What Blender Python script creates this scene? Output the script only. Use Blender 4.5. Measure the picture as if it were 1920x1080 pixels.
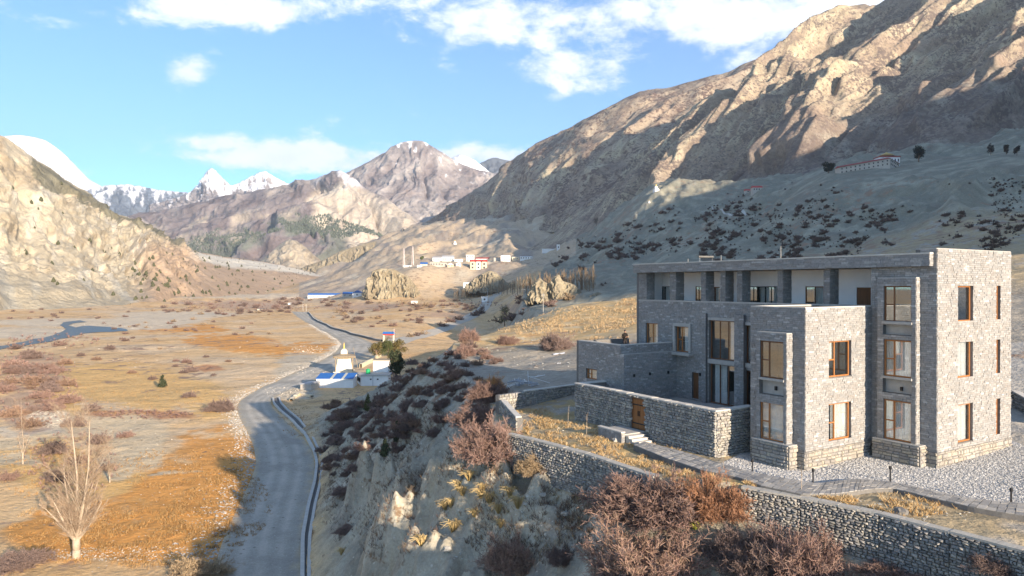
import bpy, bmesh, math, random
import numpy as np
from mathutils import Vector, Matrix

for _o in list(bpy.data.objects):
    bpy.data.objects.remove(_o, do_unlink=True)
SC = bpy.context.scene
COL = SC.collection
PI = math.pi
rnd = random.Random(7)

# ------------------------------------------------------------------ camera
F = 1340.0; HY = 535.0; CH = 10.0          # focal length in photo pixels, horizon row, camera height
cd = bpy.data.cameras.new('camera'); cam = bpy.data.objects.new('camera', cd); COL.objects.link(cam)
cd.sensor_width = 36.0; cd.lens = 36.0 * F / 1920.0
cd.clip_start = 0.5; cd.clip_end = 60000
cam.location = (0, 0, CH)
cam.rotation_euler = (math.radians(90) - math.atan((540 - HY) / F), 0, 0)
SC.camera = cam

# ------------------------------------------------------------------ sun, sky, exposure
SUN_H = Vector((0.565, -0.825, 0)).normalized()
SUN_EL = math.radians(12.9)
SUN_AZ = math.atan2(SUN_H.x, SUN_H.y)
sl = bpy.data.lights.new('sun', 'SUN'); sun = bpy.data.objects.new('sun', sl); COL.objects.link(sun)
sl.energy = 5.0; sl.angle = math.radians(0.5); sl.color = (1.0, 0.82, 0.62)
sdir = Vector((SUN_H.x * math.cos(SUN_EL), SUN_H.y * math.cos(SUN_EL), math.sin(SUN_EL)))
sun.rotation_euler = sdir.to_track_quat('Z', 'Y').to_euler()
sun.location = (60, -80, 60)

W = bpy.data.worlds.new('World'); SC.world = W; W.use_nodes = True
nt = W.node_tree; N = nt.nodes; L = nt.links
for n in list(N): N.remove(n)
def WN(t, **k):
    n = N.new(t)
    for a, b in k.items(): setattr(n, a, b)
    return n
def wm(op, a, b=None, c=None):
    n = WN('ShaderNodeMath', operation=op)
    for i, v in enumerate((a, b, c)):
        if v is None: continue
        if isinstance(v, (int, float)): n.inputs[i].default_value = v
        else: L.new(v, n.inputs[i])
    return n.outputs[0]
out = WN('ShaderNodeOutputWorld'); bg = WN('ShaderNodeBackground')
sky = WN('ShaderNodeTexSky'); sky.sky_type = 'NISHITA'; sky.sun_disc = False
sky.sun_elevation = SUN_EL; sky.sun_rotation = SUN_AZ
sky.altitude = 3200; sky.air_density = 1.0; sky.dust_density = 0.5; sky.ozone_density = 1.0
SKY_STRENGTH = 0.115
bg.inputs[1].default_value = SKY_STRENGTH
tc = WN('ShaderNodeTexCoord')
sep = WN('ShaderNodeSeparateXYZ'); L.new(tc.outputs['Generated'], sep.inputs[0])
# clouds: fractal cover on a flat layer overhead, thickened in the parts of the sky that carry cloud
CLOUDS = [  # px, py, half width, half height, weight : where the cloud banks stand, as directions
    (450, 22, 250, 42, 1.15), (620, 15, 80, 30, .7), (355, 135, 64, 34, 1.3), (395, 100, 50, 20, .5),
    (900, 40, 165, 85, 1.15), (870, 150, 110, 60, .75), (1090, 115, 190, 55, .9), (1060, 45, 220, 70, 1.15), (1350, 20, 360, 85, 1.3),
    (1265, 80, 60, 50, .8), (1500, -30, 420, 110, 1.2), (1120, 150, 120, 40, .75), (770, 160, 80, 50, .55), (712, 130, 22, 16, .6),
    (560, 292, 190, 32, 1.45), (680, 305, 130, 34, 1.3), (900, 296, 150, 26, 1.3), (420, 272, 70, 22, 1.0), (1030, 180, 40, 20, .5), (180, 322, 40, 10, .4)]
def mk_tex(scale, sx, sy, sz, detail, rough, off, dist=0.0):
    mp = WN('ShaderNodeMapping'); mp.inputs['Scale'].default_value = (sx, sy, sz); mp.inputs['Location'].default_value = (off, off * .7, off * .3)
    L.new(tc.outputs['Generated'], mp.inputs[0])
    n = WN('ShaderNodeTexNoise'); n.inputs['Scale'].default_value = scale; n.inputs['Detail'].default_value = detail
    n.inputs['Roughness'].default_value = rough; n.inputs['Distortion'].default_value = dist
    L.new(mp.outputs[0], n.inputs['Vector'])
    return n.outputs['Fac']
cn1 = mk_tex(7.0, 1, 1, 2.0, 9, .60, 3.1, .3)
cn2 = mk_tex(20.0, 1, 1, 1.8, 6, .65, 8.4, .2)
# direction -> tangent coordinates
tx = wm('DIVIDE', sep.outputs['X'], wm('MAXIMUM', sep.outputs['Y'], 0.05))
tz = wm('DIVIDE', sep.outputs['Z'], wm('MAXIMUM', sep.outputs['Y'], 0.05))
field = None
for (cx, cy, rx, ry, wgt) in CLOUDS:
    ax = wm('MULTIPLY', wm('ADD', tx, -(cx - 960) / F), F / rx)
    az = wm('MULTIPLY', wm('ADD', tz, -(HY - cy) / F), F / ry)
    d2 = wm('ADD', wm('MULTIPLY', ax, ax), wm('MULTIPLY', az, az))
    g = wm('MULTIPLY', wm('EXPONENT', wm('MULTIPLY', d2, -0.9)), wgt)
    field = g if field is None else wm('MAXIMUM', field, g)
# elsewhere a scattering of fair weather cloud
elsew = wm('MULTIPLY', wm('LESS_THAN', sep.outputs['Y'], 0.3), 0.45)
field = wm('MAXIMUM', field, elsew)
dens = wm('ADD', field, wm('ADD', wm('MULTIPLY', wm('SUBTRACT', cn1, .5), 2.6), wm('MULTIPLY', wm('SUBTRACT', cn2, .5), 1.5)))
mr = WN('ShaderNodeMapRange'); mr.interpolation_type = 'SMOOTHERSTEP'
L.new(dens, mr.inputs['Value']); mr.inputs['From Min'].default_value = 0.40; mr.inputs['From Max'].default_value = 1.20
mr2 = WN('ShaderNodeMapRange'); L.new(wm('ADD', wm('MULTIPLY', cn1, .6), wm('MULTIPLY', cn2, .4)), mr2.inputs['Value'])
mr2.inputs['From Min'].default_value = .3; mr2.inputs['From Max'].default_value = .7
ccol = WN('ShaderNodeMixRGB'); L.new(mr2.outputs[0], ccol.inputs[0])
ccol.inputs[1].default_value = (3.4, 3.8, 4.5, 1); ccol.inputs[2].default_value = (5.2, 5.25, 5.4, 1)
# the clear sky: slightly brighter and paler towards the skyline, as thin dusty air makes it
hs = WN('ShaderNodeMixRGB', blend_type='MULTIPLY'); hs.inputs[0].default_value = 1.0
L.new(sky.outputs[0], hs.inputs[1]); hs.inputs[2].default_value = (0.52, 0.80, 0.98, 1)
cm = WN('ShaderNodeMixRGB'); L.new(wm('MULTIPLY', mr.outputs[0], .93), cm.inputs[0]); L.new(hs.outputs[0], cm.inputs[1]); L.new(ccol.outputs[0], cm.inputs[2])
L.new(cm.outputs[0], bg.inputs[0]); L.new(bg.outputs[0], out.inputs[0])
SC.view_settings.view_transform = 'Standard'; SC.view_settings.look = 'None'
SC.view_settings.exposure = 1.45; SC.view_settings.gamma = 1.0; SC.view_settings.use_curve_mapping = False
SC.cycles.use_denoising = True; SC.cycles.denoising_prefilter = 'ACCURATE'; W.cycles.sampling_method = 'MANUAL'; W.cycles.sample_map_resolution = 1024
SC.cycles.sample_clamp_indirect = 3.0; SC.cycles.max_bounces = 6; SC.cycles.transparent_max_bounces = 8; SC.cycles.volume_bounces = 0

# ------------------------------------------------------------------ helpers
def U(px, py, D):
    return np.array([(px - 960) / F * D, D, CH + (HY - py) / F * D])
def G(px, py, z):
    D = (CH - z) * F / (py - HY)
    return ((px - 960) / F * D, D)

def perlin(x, y, seed=0):
    x = np.asarray(x, dtype=np.float64); y = np.asarray(y, dtype=np.float64)
    rs = np.random.RandomState(seed + 11)
    perm = rs.permutation(512); perm = np.concatenate([perm, perm])
    ang = rs.rand(512) * 2 * np.pi; gx = np.cos(ang); gy = np.sin(ang)
    xi = np.floor(x).astype(np.int64); yi = np.floor(y).astype(np.int64)
    xf = x - xi; yf = y - yi
    xi &= 511; yi &= 511; xj = (xi + 1) & 511; yj = (yi + 1) & 511
    def g(ix, iy, dx, dy):
        h = perm[perm[ix] + iy]
        return gx[h] * dx + gy[h] * dy
    u = xf * xf * xf * (xf * (xf * 6 - 15) + 10); v = yf * yf * yf * (yf * (yf * 6 - 15) + 10)
    a = g(xi, yi, xf, yf); b = g(xj, yi, xf - 1, yf); c = g(xi, yj, xf, yf - 1); d = g(xj, yj, xf - 1, yf - 1)
    return ((a + (b - a) * u) + ((c + (d - c) * u) - (a + (b - a) * u)) * v) * 1.5
def fbm(x, y, oct=5, seed=0, gain=.5, lac=2.03):
    s = 0; a = 1; t = 0
    for i in range(oct):
        s = s + a * perlin(x, y, seed + i); t += a; a *= gain; x = x * lac + 17.1; y = y * lac + 5.3
    return s / t
def ridged(x, y, oct=5, seed=0, gain=.5, lac=2.03):
    s = 0; a = 1; t = 0
    for i in range(oct):
        s = s + a * (1 - np.abs(perlin(x, y, seed + i)) * 2); t += a; a *= gain; x = x * lac + 9.1; y = y * lac + 3.7
    return s / t
def sstep(x, a, b):
    t = np.clip((x - a) / (b - a), 0, 1); return t * t * (3 - 2 * t)
def lerp(a, b, t): return a + (b - a) * t
def mixc(c, col, w):
    return c + (np.array(col) - c) * w[..., None]

def link(name, me, mat=None, parent=None, loc=None):
    o = bpy.data.objects.new(name, me); COL.objects.link(o)
    if mat is not None and me is not None: me.materials.append(mat)
    if parent is not None: o.parent = parent
    if loc is not None: o.location = loc
    return o
def tag(o, label=None, cat=None, group=None, kind=None):
    if label: o['label'] = label
    if cat: o['category'] = cat
    if group: o['group'] = group
    if kind: o['kind'] = kind
    return o
def empty(name, loc=(0, 0, 0), rz=0, label=None, cat=None, group=None):
    o = bpy.data.objects.new(name, None); COL.objects.link(o); o.location = loc; o.rotation_euler = (0, 0, rz)
    o.empty_display_size = .2
    return tag(o, label, cat, group)
def np_mesh(name, co, quads=None, tris=None, col=None, smooth=True):
    me = bpy.data.meshes.new(name)
    co = np.asarray(co, dtype=np.float32).reshape(-1, 3)
    me.vertices.add(len(co)); me.vertices.foreach_set('co', co.ravel())
    fs = []
    if quads is not None: quads = np.asarray(quads, dtype=np.int32).reshape(-1, 4)
    if tris is not None: tris = np.asarray(tris, dtype=np.int32).reshape(-1, 3)
    nq = 0 if quads is None else len(quads); ntr = 0 if tris is None else len(tris)
    loops = np.concatenate(([] if nq == 0 else [quads.ravel()]) + ([] if ntr == 0 else [tris.ravel()]))
    me.loops.add(len(loops)); me.loops.foreach_set('vertex_index', loops.astype(np.int32))
    me.polygons.add(nq + ntr)
    st = np.concatenate([np.arange(nq) * 4, nq * 4 + np.arange(ntr) * 3]).astype(np.int32)
    me.polygons.foreach_set('loop_start', st)
    me.polygons.foreach_set('use_smooth', np.full(nq + ntr, smooth, dtype=bool))
    me.update(calc_edges=True)
    if col is not None:
        a = me.color_attributes.new('Col', 'FLOAT_COLOR', 'POINT')
        c = np.ones((len(co), 4), dtype=np.float32); c[:, :3] = np.asarray(col, dtype=np.float32).reshape(-1, 3)
        a.data.foreach_set('color', c.ravel())
    return me
def grid_quads(nr, nc, flip=False):
    i = np.arange(nr - 1)[:, None] * nc + np.arange(nc - 1)[None, :]
    q = np.stack([i, i + 1, i + nc + 1, i + nc], -1).reshape(-1, 4)
    return q[:, ::-1] if flip else q

class MB:
    """collects shapes into one mesh"""
    def __init__(s): s.v = []; s.f = []; s.c = []
    def add(s, vs, fs, c=None):
        o = len(s.v); s.v.extend(vs); s.f.extend([tuple(i + o for i in f) for f in fs])
        s.c.extend([c or (1, 1, 1)] * len(vs))
    def box(s, x0, y0, z0, x1, y1, z1, c=None):
        v = [(x0, y0, z0), (x1, y0, z0), (x1, y1, z0), (x0, y1, z0), (x0, y0, z1), (x1, y0, z1), (x1, y1, z1), (x0, y1, z1)]
        s.add(v, [(3, 2, 1, 0), (4, 5, 6, 7), (0, 1, 5, 4), (1, 2, 6, 5), (2, 3, 7, 6), (3, 0, 4, 7)], c)
    def quad(s, a, b, c_, d, c=None): s.add([tuple(a), tuple(b), tuple(c_), tuple(d)], [(0, 1, 2, 3)], c)
    def tube(s, p, q, r0, r1=None, n=6, c=None, cap=True):
        p = Vector(p); q = Vector(q); r1 = r0 if r1 is None else r1
        d = (q - p)
        if d.length < 1e-6: return
        d.normalize(); u = d.orthogonal().normalized(); w = d.cross(u)
        vs = []
        for (c0, r) in ((p, r0), (q, r1)):
            for k in range(n):
                a = 2 * PI * k / n; vs.append(tuple(c0 + (u * math.cos(a) + w * math.sin(a)) * r))
        fs = [(k, (k + 1) % n, n + (k + 1) % n, n + k) for k in range(n)]
        if cap: fs += [tuple(range(n))[::-1], tuple(range(n, 2 * n))]
        s.add(vs, fs, c)
    def lathe(s, prof, n=12, c=None, cx=0, cy=0):
        vs = []
        for (r, z) in prof:
            for k in range(n):
                a = 2 * PI * (k + .5) / n; vs.append((cx + r * math.cos(a), cy + r * math.sin(a), z))
        fs = []
        for j in range(len(prof) - 1):
            for k in range(n):
                fs.append((j * n + k, j * n + (k + 1) % n, (j + 1) * n + (k + 1) % n, (j + 1) * n + k))
        fs += [tuple(range(n))[::-1], tuple(range((len(prof) - 1) * n, len(prof) * n))]
        s.add(vs, fs, c)
    def blob(s, cx, cy, cz, rx, ry, rz, seed=0, c=None, n=6, m=4, jit=.25):
        r = random.Random(seed); vs = [(cx, cy, cz - rz)]
        for j in range(1, m):
            ph = PI * j / m - PI / 2
            for k in range(n):
                a = 2 * PI * (k + .5 * (j % 2)) / n; q = 1 + r.uniform(-jit, jit)
                vs.append((cx + rx * q * math.cos(ph) * math.cos(a), cy + ry * q * math.cos(ph) * math.sin(a), cz + rz * q * math.sin(ph)))
        vs.append((cx, cy, cz + rz)); fs = []
        for k in range(n):
            fs.append((0, 1 + (k + 1) % n, 1 + k)); last = len(vs) - 1; b = 1 + (m - 2) * n
            fs.append((last, b + k, b + (k + 1) % n))
        for j in range(m - 2):
            for k in range(n):
                a = 1 + j * n; b = a + n
                fs.append((a + k, a + (k + 1) % n, b + (k + 1) % n, b + k))
        s.add(vs, fs, c)
    def mesh(s, name, smooth=False, cols=False):
        me = bpy.data.meshes.new(name); me.from_pydata([tuple(map(float, v)) for v in s.v], [], s.f); 
        if smooth: me.polygons.foreach_set('use_smooth', [True] * len(me.polygons))
        if cols:
            a = me.color_attributes.new('Col', 'FLOAT_COLOR', 'POINT')
            a.data.foreach_set('color', np.array([(*c, 1) for c in s.c], dtype=np.float32).ravel())
        me.update(); return me
    def build(s, name, mat, parent=None, smooth=False, cols=False, loc=None):
        return link(name, s.mesh(name, smooth, cols), mat, parent, loc)

# ------------------------------------------------------------------ materials
def new_mat(name):
    m = bpy.data.materials.new(name); m.use_nodes = True
    return m, m.node_tree.nodes, m.node_tree.links, m.node_tree.nodes['Principled BSDF']
def mat_noise(name, c1, c2, scale=3, rough=.85, bump=.0, bscale=None, detail=5, metallic=0, space='Object', lo=.3, hi=.7, spec=.3, stretch=(1, 1, 1)):
    m, n, l, b = new_mat(name)
    t = n.new('ShaderNodeTexCoord'); mp = n.new('ShaderNodeMapping'); mp.inputs['Scale'].default_value = stretch
    l.new(t.outputs[space], mp.inputs[0])
    x = n.new('ShaderNodeTexNoise'); x.inputs['Scale'].default_value = scale; x.inputs['Detail'].default_value = detail; x.inputs['Roughness'].default_value = .6
    l.new(mp.outputs[0], x.inputs['Vector'])
    r = n.new('ShaderNodeMapRange'); r.inputs['From Min'].default_value = lo; r.inputs['From Max'].default_value = hi
    l.new(x.outputs['Fac'], r.inputs['Value'])
    mx = n.new('ShaderNodeMixRGB'); l.new(r.outputs[0], mx.inputs[0]); mx.inputs[1].default_value = (*c1, 1); mx.inputs[2].default_value = (*c2, 1)
    l.new(mx.outputs[0], b.inputs['Base Color']); b.inputs['Roughness'].default_value = rough; b.inputs['Metallic'].default_value = metallic
    b.inputs['Specular IOR Level'].default_value = spec
    if bump:
        y = n.new('ShaderNodeTexNoise'); y.inputs['Scale'].default_value = bscale or scale * 4; y.inputs['Detail'].default_value = 6
        l.new(mp.outputs[0], y.inputs['Vector'])
        bp = n.new('ShaderNodeBump'); bp.inputs['Strength'].default_value = 1; bp.inputs['Distance'].default_value = bump
        l.new(y.outputs['Fac'], bp.inputs['Height']); l.new(bp.outputs[0], b.inputs['Normal'])
    return m
def mat_attr(name, scales=((1.0, .25),), rough=.95, bumps=((2.0, .1),), spec=.15, speck=None, objrnd=0.0, scrub=None):
    """base colour from the mesh's colour attribute, varied by noise of several sizes (metres), with bump"""
    m, n, l, b = new_mat(name)
    a = n.new('ShaderNodeVertexColor'); a.layer_name = 'Col'
    t = n.new('ShaderNodeTexCoord')
    cur = a.outputs['Color']
    for k, (sc, amt) in enumerate(scales):
        x = n.new('ShaderNodeTexNoise'); x.inputs['Scale'].default_value = 1.0 / sc; x.inputs['Detail'].default_value = 6; x.inputs['Roughness'].default_value = .65
        l.new(t.outputs['Object'], x.inputs['Vector'])
        r = n.new('ShaderNodeMapRange'); r.inputs['From Min'].default_value = .28; r.inputs['From Max'].default_value = .72
        r.inputs['To Min'].default_value = 1 - amt; r.inputs['To Max'].default_value = 1 + amt
        l.new(x.outputs['Fac'], r.inputs['Value'])
        v = n.new('ShaderNodeVectorMath'); v.operation = 'SCALE'; l.new(cur, v.inputs[0]); l.new(r.outputs[0], v.inputs['Scale'])
        cur = v.outputs[0]
    if speck:
        for (sc, thr, colr, dmin) in speck:
            x = n.new('ShaderNodeTexVoronoi'); x.inputs['Scale'].default_value = 1.0 / sc; l.new(t.outputs['Object'], x.inputs['Vector'])
            r = n.new('ShaderNodeMapRange'); r.inputs['From Min'].default_value = thr; r.inputs['From Max'].default_value = thr * .7
            l.new(x.outputs['Distance'], r.inputs['Value'])
            sp = n.new('ShaderNodeSeparateColor'); l.new(x.outputs['Color'], sp.inputs[0])
            gt = n.new('ShaderNodeMath'); gt.operation = 'GREATER_THAN'; l.new(sp.outputs[0], gt.inputs[0]); gt.inputs[1].default_value = dmin
            mu = n.new('ShaderNodeMath'); mu.operation = 'MULTIPLY'; l.new(r.outputs[0], mu.inputs[0]); l.new(gt.outputs[0], mu.inputs[1])
            mx = n.new('ShaderNodeMixRGB'); l.new(mu.outputs[0], mx.inputs[0]); l.new(cur, mx.inputs[1]); mx.inputs[2].default_value = (*colr, 1)
            cur = mx.outputs[0]
    for (sc, thr, soft, colr, msc) in (scrub or ()):
        x = n.new('ShaderNodeTexNoise'); x.inputs['Scale'].default_value = 1.0 / sc; x.inputs['Detail'].default_value = 3; x.inputs['Roughness'].default_value = .7; l.new(t.outputs['Object'], x.inputs['Vector'])
        y = n.new('ShaderNodeTexNoise'); y.inputs['Scale'].default_value = 1.0 / msc; y.inputs['Detail'].default_value = 4; l.new(t.outputs['Object'], y.inputs['Vector'])
        ad = n.new('ShaderNodeMath'); ad.operation = 'MULTIPLY_ADD'; l.new(y.outputs['Fac'], ad.inputs[0]); ad.inputs[1].default_value = .55; l.new(x.outputs['Fac'], ad.inputs[2])
        r = n.new('ShaderNodeMapRange'); r.inputs['From Min'].default_value = thr; r.inputs['From Max'].default_value = thr + soft; l.new(ad.outputs[0], r.inputs['Value'])
        mx = n.new('ShaderNodeMixRGB'); l.new(r.outputs[0], mx.inputs[0]); l.new(cur, mx.inputs[1]); mx.inputs[2].default_value = (*colr, 1); cur = mx.outputs[0]
    if objrnd:
        oi = n.new('ShaderNodeObjectInfo'); r = n.new('ShaderNodeMapRange'); r.inputs['To Min'].default_value = 1 - objrnd; r.inputs['To Max'].default_value = 1 + objrnd
        l.new(oi.outputs['Random'], r.inputs['Value'])
        v = n.new('ShaderNodeVectorMath'); v.operation = 'SCALE'; l.new(cur, v.inputs[0]); l.new(r.outputs[0], v.inputs['Scale']); cur = v.outputs[0]
    l.new(cur, b.inputs['Base Color']); b.inputs['Roughness'].default_value = rough; b.inputs['Specular IOR Level'].default_value = spec
    prev = None
    for (sc, dist) in bumps:
        x = n.new('ShaderNodeTexNoise'); x.inputs['Scale'].default_value = 1.0 / sc; x.inputs['Detail'].default_value = 6; x.inputs['Roughness'].default_value = .6
        l.new(t.outputs['Object'], x.inputs['Vector'])
        bp = n.new('ShaderNodeBump'); bp.inputs['Strength'].default_value = 1; bp.inputs['Distance'].default_value = dist
        l.new(x.outputs['Fac'], bp.inputs['Height'])
        if prev is not None: l.new(prev, bp.inputs['Normal'])
        prev = bp.outputs[0]
    if prev is not None: l.new(prev, b.inputs['Normal'])
    return m
def mat_plain(name, c, rough=.6, metallic=0, spec=.3):
    m, n, l, b = new_mat(name); b.inputs['Base Color'].default_value = (*c, 1); b.inputs['Roughness'].default_value = rough
    b.inputs['Metallic'].default_value = metallic; b.inputs['Specular IOR Level'].default_value = spec
    return m
# ------------------------------------------------------------------ terrain heights
def seg_dist(x, y, P):
    """distance to polyline, and arc length position of the nearest point, and nearest vertex-interpolated value column 2"""
    P = np.asarray(P, dtype=float); best = np.full(x.shape, 1e18); s_at = np.zeros(x.shape); v_at = np.zeros(x.shape); s0 = 0
    for i in range(len(P) - 1):
        ax, ay = P[i, 0], P[i, 1]; dx, dy = P[i + 1, 0] - ax, P[i + 1, 1] - ay; L2 = dx * dx + dy * dy; Ln = math.sqrt(L2)
        t = np.clip(((x - ax) * dx + (y - ay) * dy) / L2, 0, 1)
        d = (x - ax - t * dx) ** 2 + (y - ay - t * dy) ** 2
        m = d < best
        best = np.where(m, d, best); s_at = np.where(m, s0 + t * Ln, s_at)
        if P.shape[1] > 2: v_at = np.where(m, P[i, 2] + t * (P[i + 1, 2] - P[i, 2]), v_at)
        s0 += Ln
    return np.sqrt(best), s_at, v_at
def in_poly(x, y, P):
    P = np.asarray(P, dtype=float)[:, :2]; c = np.zeros(x.shape, dtype=bool); j = len(P) - 1
    for i in range(len(P)):
        yi, yj = P[i, 1], P[j, 1]; xi, xj = P[i, 0], P[j, 0]
        with np.errstate(divide='ignore', invalid='ignore'):
            c ^= ((yi > y) != (yj > y)) & (x < (xj - xi) * (y - yi) / (yj - yi + 1e-12) + xi)
        j = i
    return c
class TPS:
    def __init__(s, pts, vals, lam=1e-3):
        s.p = np.asarray(pts, float); n = len(s.p); v = np.asarray(vals, float)
        d = np.linalg.norm(s.p[:, None] - s.p[None], axis=2); K = s.k(d) + lam * np.eye(n)
        Pm = np.hstack([np.ones((n, 1)), s.p]); A = np.zeros((n + 3, n + 3)); A[:n, :n] = K; A[:n, n:] = Pm; A[n:, :n] = Pm.T
        s.w = np.linalg.solve(A, np.concatenate([v, np.zeros(3)]))
    def k(s, d): return np.where(d > 1e-9, d * d * np.log(d + 1e-12), 0)
    def __call__(s, q):
        o = np.zeros(len(q)); n = len(s.p)
        for a in range(0, len(q), 60000):
            b = q[a:a + 60000]
            d2 = ((b[:, None, 0] - s.p[None, :, 0]) ** 2 + (b[:, None, 1] - s.p[None, :, 1]) ** 2)
            o[a:a + 60000] = (0.5 * d2 * np.log(d2 + 1e-12)) @ s.w[:n] + s.w[n] + b @ s.w[n + 1:]
        return o
def polar(x, y):
    r = np.sqrt(x * x + y * y); th = np.arctan2(x, y)
    return np.stack([th / .15, np.log(np.maximum(r, 8)) / .3], -1), np.maximum(r, 8)
def mk_surface(pts, base):
    """pts: (px, D, py|None, z|None)"""
    P = []; V = []
    for (px, D, py, z) in pts:
        x = (px - 960) / F * D; y = D
        if z is None: z = CH + (HY - py) / F * D
        q, r = polar(np.array([x]), np.array([y])); P.append(q[0]); V.append((z - base) / r[0])
    t = TPS(P, V)
    def fn(x, y):
        q, r = polar(x, y); th = q[:, 0] * .15
        q[:, 0] = np.clip(th, -.95, 1.0) / .15
        return base + t(q) * r
    return fn
VP = []
for px in (-400, 0, 200, 400, 600, 800, 1000, 1300):
    for D in (12, 40, 90, 180, 320, 450): VP.append((px, D, None, -17))
for px in (-400, 0, 200, 400, 550):
    for D, z in ((700, -15), (1000, -11), (1500, -8), (2200, -8), (3600, -10)): VP.append((px, D, None, z))
VP += [(620, 700, None, -14.5), (620, 1000, None, -10), (620, 1400, 532, None), (600, 1900, 515, None), (605, 2400, 503, None), (600, 3500, 506, None),
       (690, 700, None, -14), (690, 830, None, -8), (690, 1050, 538, None), (690, 1500, 512, None), (690, 2000, 488, None), (690, 2600, 466, None), (700, 3300, 452, None),
       (760, 700, 568, None), (760, 840, 557, None), (770, 960, 508, None), (760, 1300, 492, None), (760, 1800, 462, None), (760, 2400, 440, None), (765, 3300, 428, None),
       (860, 620, 574, None), (860, 830, 557, None), (860, 940, 528, None), (860, 1040, 499, None), (860, 1300, 484, None), (860, 1700, 455, None), (860, 2200, 430, None), (860, 3200, 418, None),
       (930, 560, 580, None), (940, 750, 553, None), (940, 900, 528, None), (950, 1040, 498, None), (950, 1300, 478, None), (950, 1700, 442, None), (950, 2300, 412, None), (950, 3300, 400, None),
       (1050, 450, 563, None), (1050, 600, 522, None), (1050, 800, 497, None), (1050, 1050, 482, None), (1060, 1300, 460, None), (1060, 1700, 425, None),
       (1200, 600, 500, None), (1200, 900, 420, None), (1400, 700, 380, None), (1400, 1500, 300, None)]
valley_s = mk_surface(VP, -17.0)
UP = []
def upw(x, y, z): UP.append(((x / y) * F + 960 if y > 0 else 0, y, None, z))
for (x, y, z) in [(0, 45, -.8), (8, 40, -.25), (30,24,-.1), (23, 39, 0), (27, 36, .2), (33, 44, .5), (12, 41.5, -.2), (5, 55, -.2), (0, 62, -.5), (-4, 80, -.8),
                  (-9, 110, -.2), (-8, 130, .2), (5, 92, .2), (10, 62, .6), (22, 62, 1), (40, 60, 2.2), (36, 38, .8), (16, 18, -.5), (25, 12, 3.8), (20.5, 6, 7.4), (21, 0, 8.5), (31, 8, 4.6), (25, -5, 10.8), (30, -12, 11), (36, -5, 9), (31, 22, 1.2), (60, 32, 8), (8, 120, 1.0), (10, 138, 1.5), (20, 100, 2.5), (23, 20, -.2), (4, 47, -.4), (17, 36, -.15),(13,36.6,-.12),(15,34,-.15),(18,31,-.15),(20,28.5,-.15),(22,25,-.15),(10,38,-.12), (26, 31.5, .2), (24, 30, -.3),(21,33,-.2)]:  # includes an unseen mound right of the camera, added to shade the road
    upw(x, y, z)
UP += [(1100, 152, 605, None), (1190, 150, 596, None), (1190, 178, 574, None), (1190, 210, 557, None), (1060, 175, 593, None), (1055, 212, 577, None), (1000, 180, 603, None),
       (940, 160, 622, None), (1060, 265, 585, None), (1180, 260, 572, None), (1000, 240, 607, None),
       (1010, 360, 573, None), (1010, 430, 560, None), (1100, 330, 568, None), (1100, 400, 540, None), (1100, 450, 520, None), (1110, 560, 508, None), (1000, 560, 535, None), (1180, 430, 512, None), (1200, 330, 545, None),
       (1050, 650, 516, None), (1060, 850, 492, None), (1060, 1050, 480, None), (1060, 1300, 458, None), (1060, 1700, 425, None), (970, 650, 547, None), (960, 900, 520, None), (960, 1100, 497, None),
       (1120, 700, 487, None), (1150, 820, 440, None), (1140, 1000, 418, None), (1150, 1400, 395, None),
       (1230, 560, 492, None), (1230, 700, 440, None), (1230, 830, 385, None), (1235, 930, 357, None), (1250, 1200, 335, None),
       (1330, 420, 490, None), (1330, 560, 440, None), (1330, 700, 400, None), (1340, 850, 365, None), (1340, 1100, 335, None),
       (1430, 320, 492, None), (1430, 430, 455, None), (1430, 560, 400, None), (1430, 740, 355, None), (1430, 950, 330, None),
       (1550, 250, 490, None), (1550, 350, 440, None), (1560, 470, 365, None), (1555, 560, 326, None), (1560, 760, 308, None), (1500, 640, 340, None),
       (1700, 110, 530, None), (1700, 230, 480, None), (1700, 320, 420, None), (1700, 430, 345, None), (1690, 500, 318, None), (1700, 560, 308, None), (1700, 760, 280, None),
       (1850, 100, 560, None), (1850, 210, 465, None), (1850, 300, 390, None), (1850, 400, 320, None), (1850, 470, 294, None), (1850, 560, 287, None), (1850, 720, 258, None),
       (1920, 80, 600, None), (1920, 60, 700, None), (1920, 180, 470, None), (2000, 300, 360, None), (2100, 120, 500, None), (2100, 450, 270, None), (2100, 650, 200, None), (2400, 90, 520, None), (2400, 300, 330, None), (2400, 600, 150, None),
       (1400, 130, 560, None), (1550, 130, 540, None), (1300, 250, 530, None), (1300, 180, 545, None)]
upland_s = mk_surface(UP, 0.0)
# the rim of the terrace with the drop of the retaining wall under it, and the foot of the bank
CREST = [(44, -170, 0), (34, -80, 0), (24, -20, 0), (18, 0, 0), (19, 9, 0), (23, 15, 1.6), (21.5, 23.0, 2.2), (19.4, 27.1, 2.4), (17.9, 29.2, 2.3), (16.2, 31.5, 1.8), (13.7, 33.9, 1.3), (11.45, 35.7, 1.1), (9.5, 36.6, 1.0), (7.5, 37.7, .9),
         (4.4, 42.4, 1.7), (1.4, 46.0, 1.8), (-.3, 47.9, 1.6), (-1.0, 49.5, 1.2), (-.8, 52.4, .9), (-1.9, 58, .9), (-2.0, 62, .8), (-3, 68, .2), (-4.5, 80, 0), (-7.5, 95, 0), (-9.5, 110, 0), (-10, 122, 0), (-8, 132, 0), (-6, 142, 0),
         (-5, 160, 0), (-3, 180, 0), (2, 200, 0), (12, 222, 0), (25, 245, 0), (20, 300, 0), (8, 350, 0), (6, 400, 0), (8, 500, 0), (14, 650, 0), (40, 900, 0), (90, 1300, 0), (200, 2000, 0)]
CREST_OUT = [tuple(p) for p in CREST]
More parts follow.
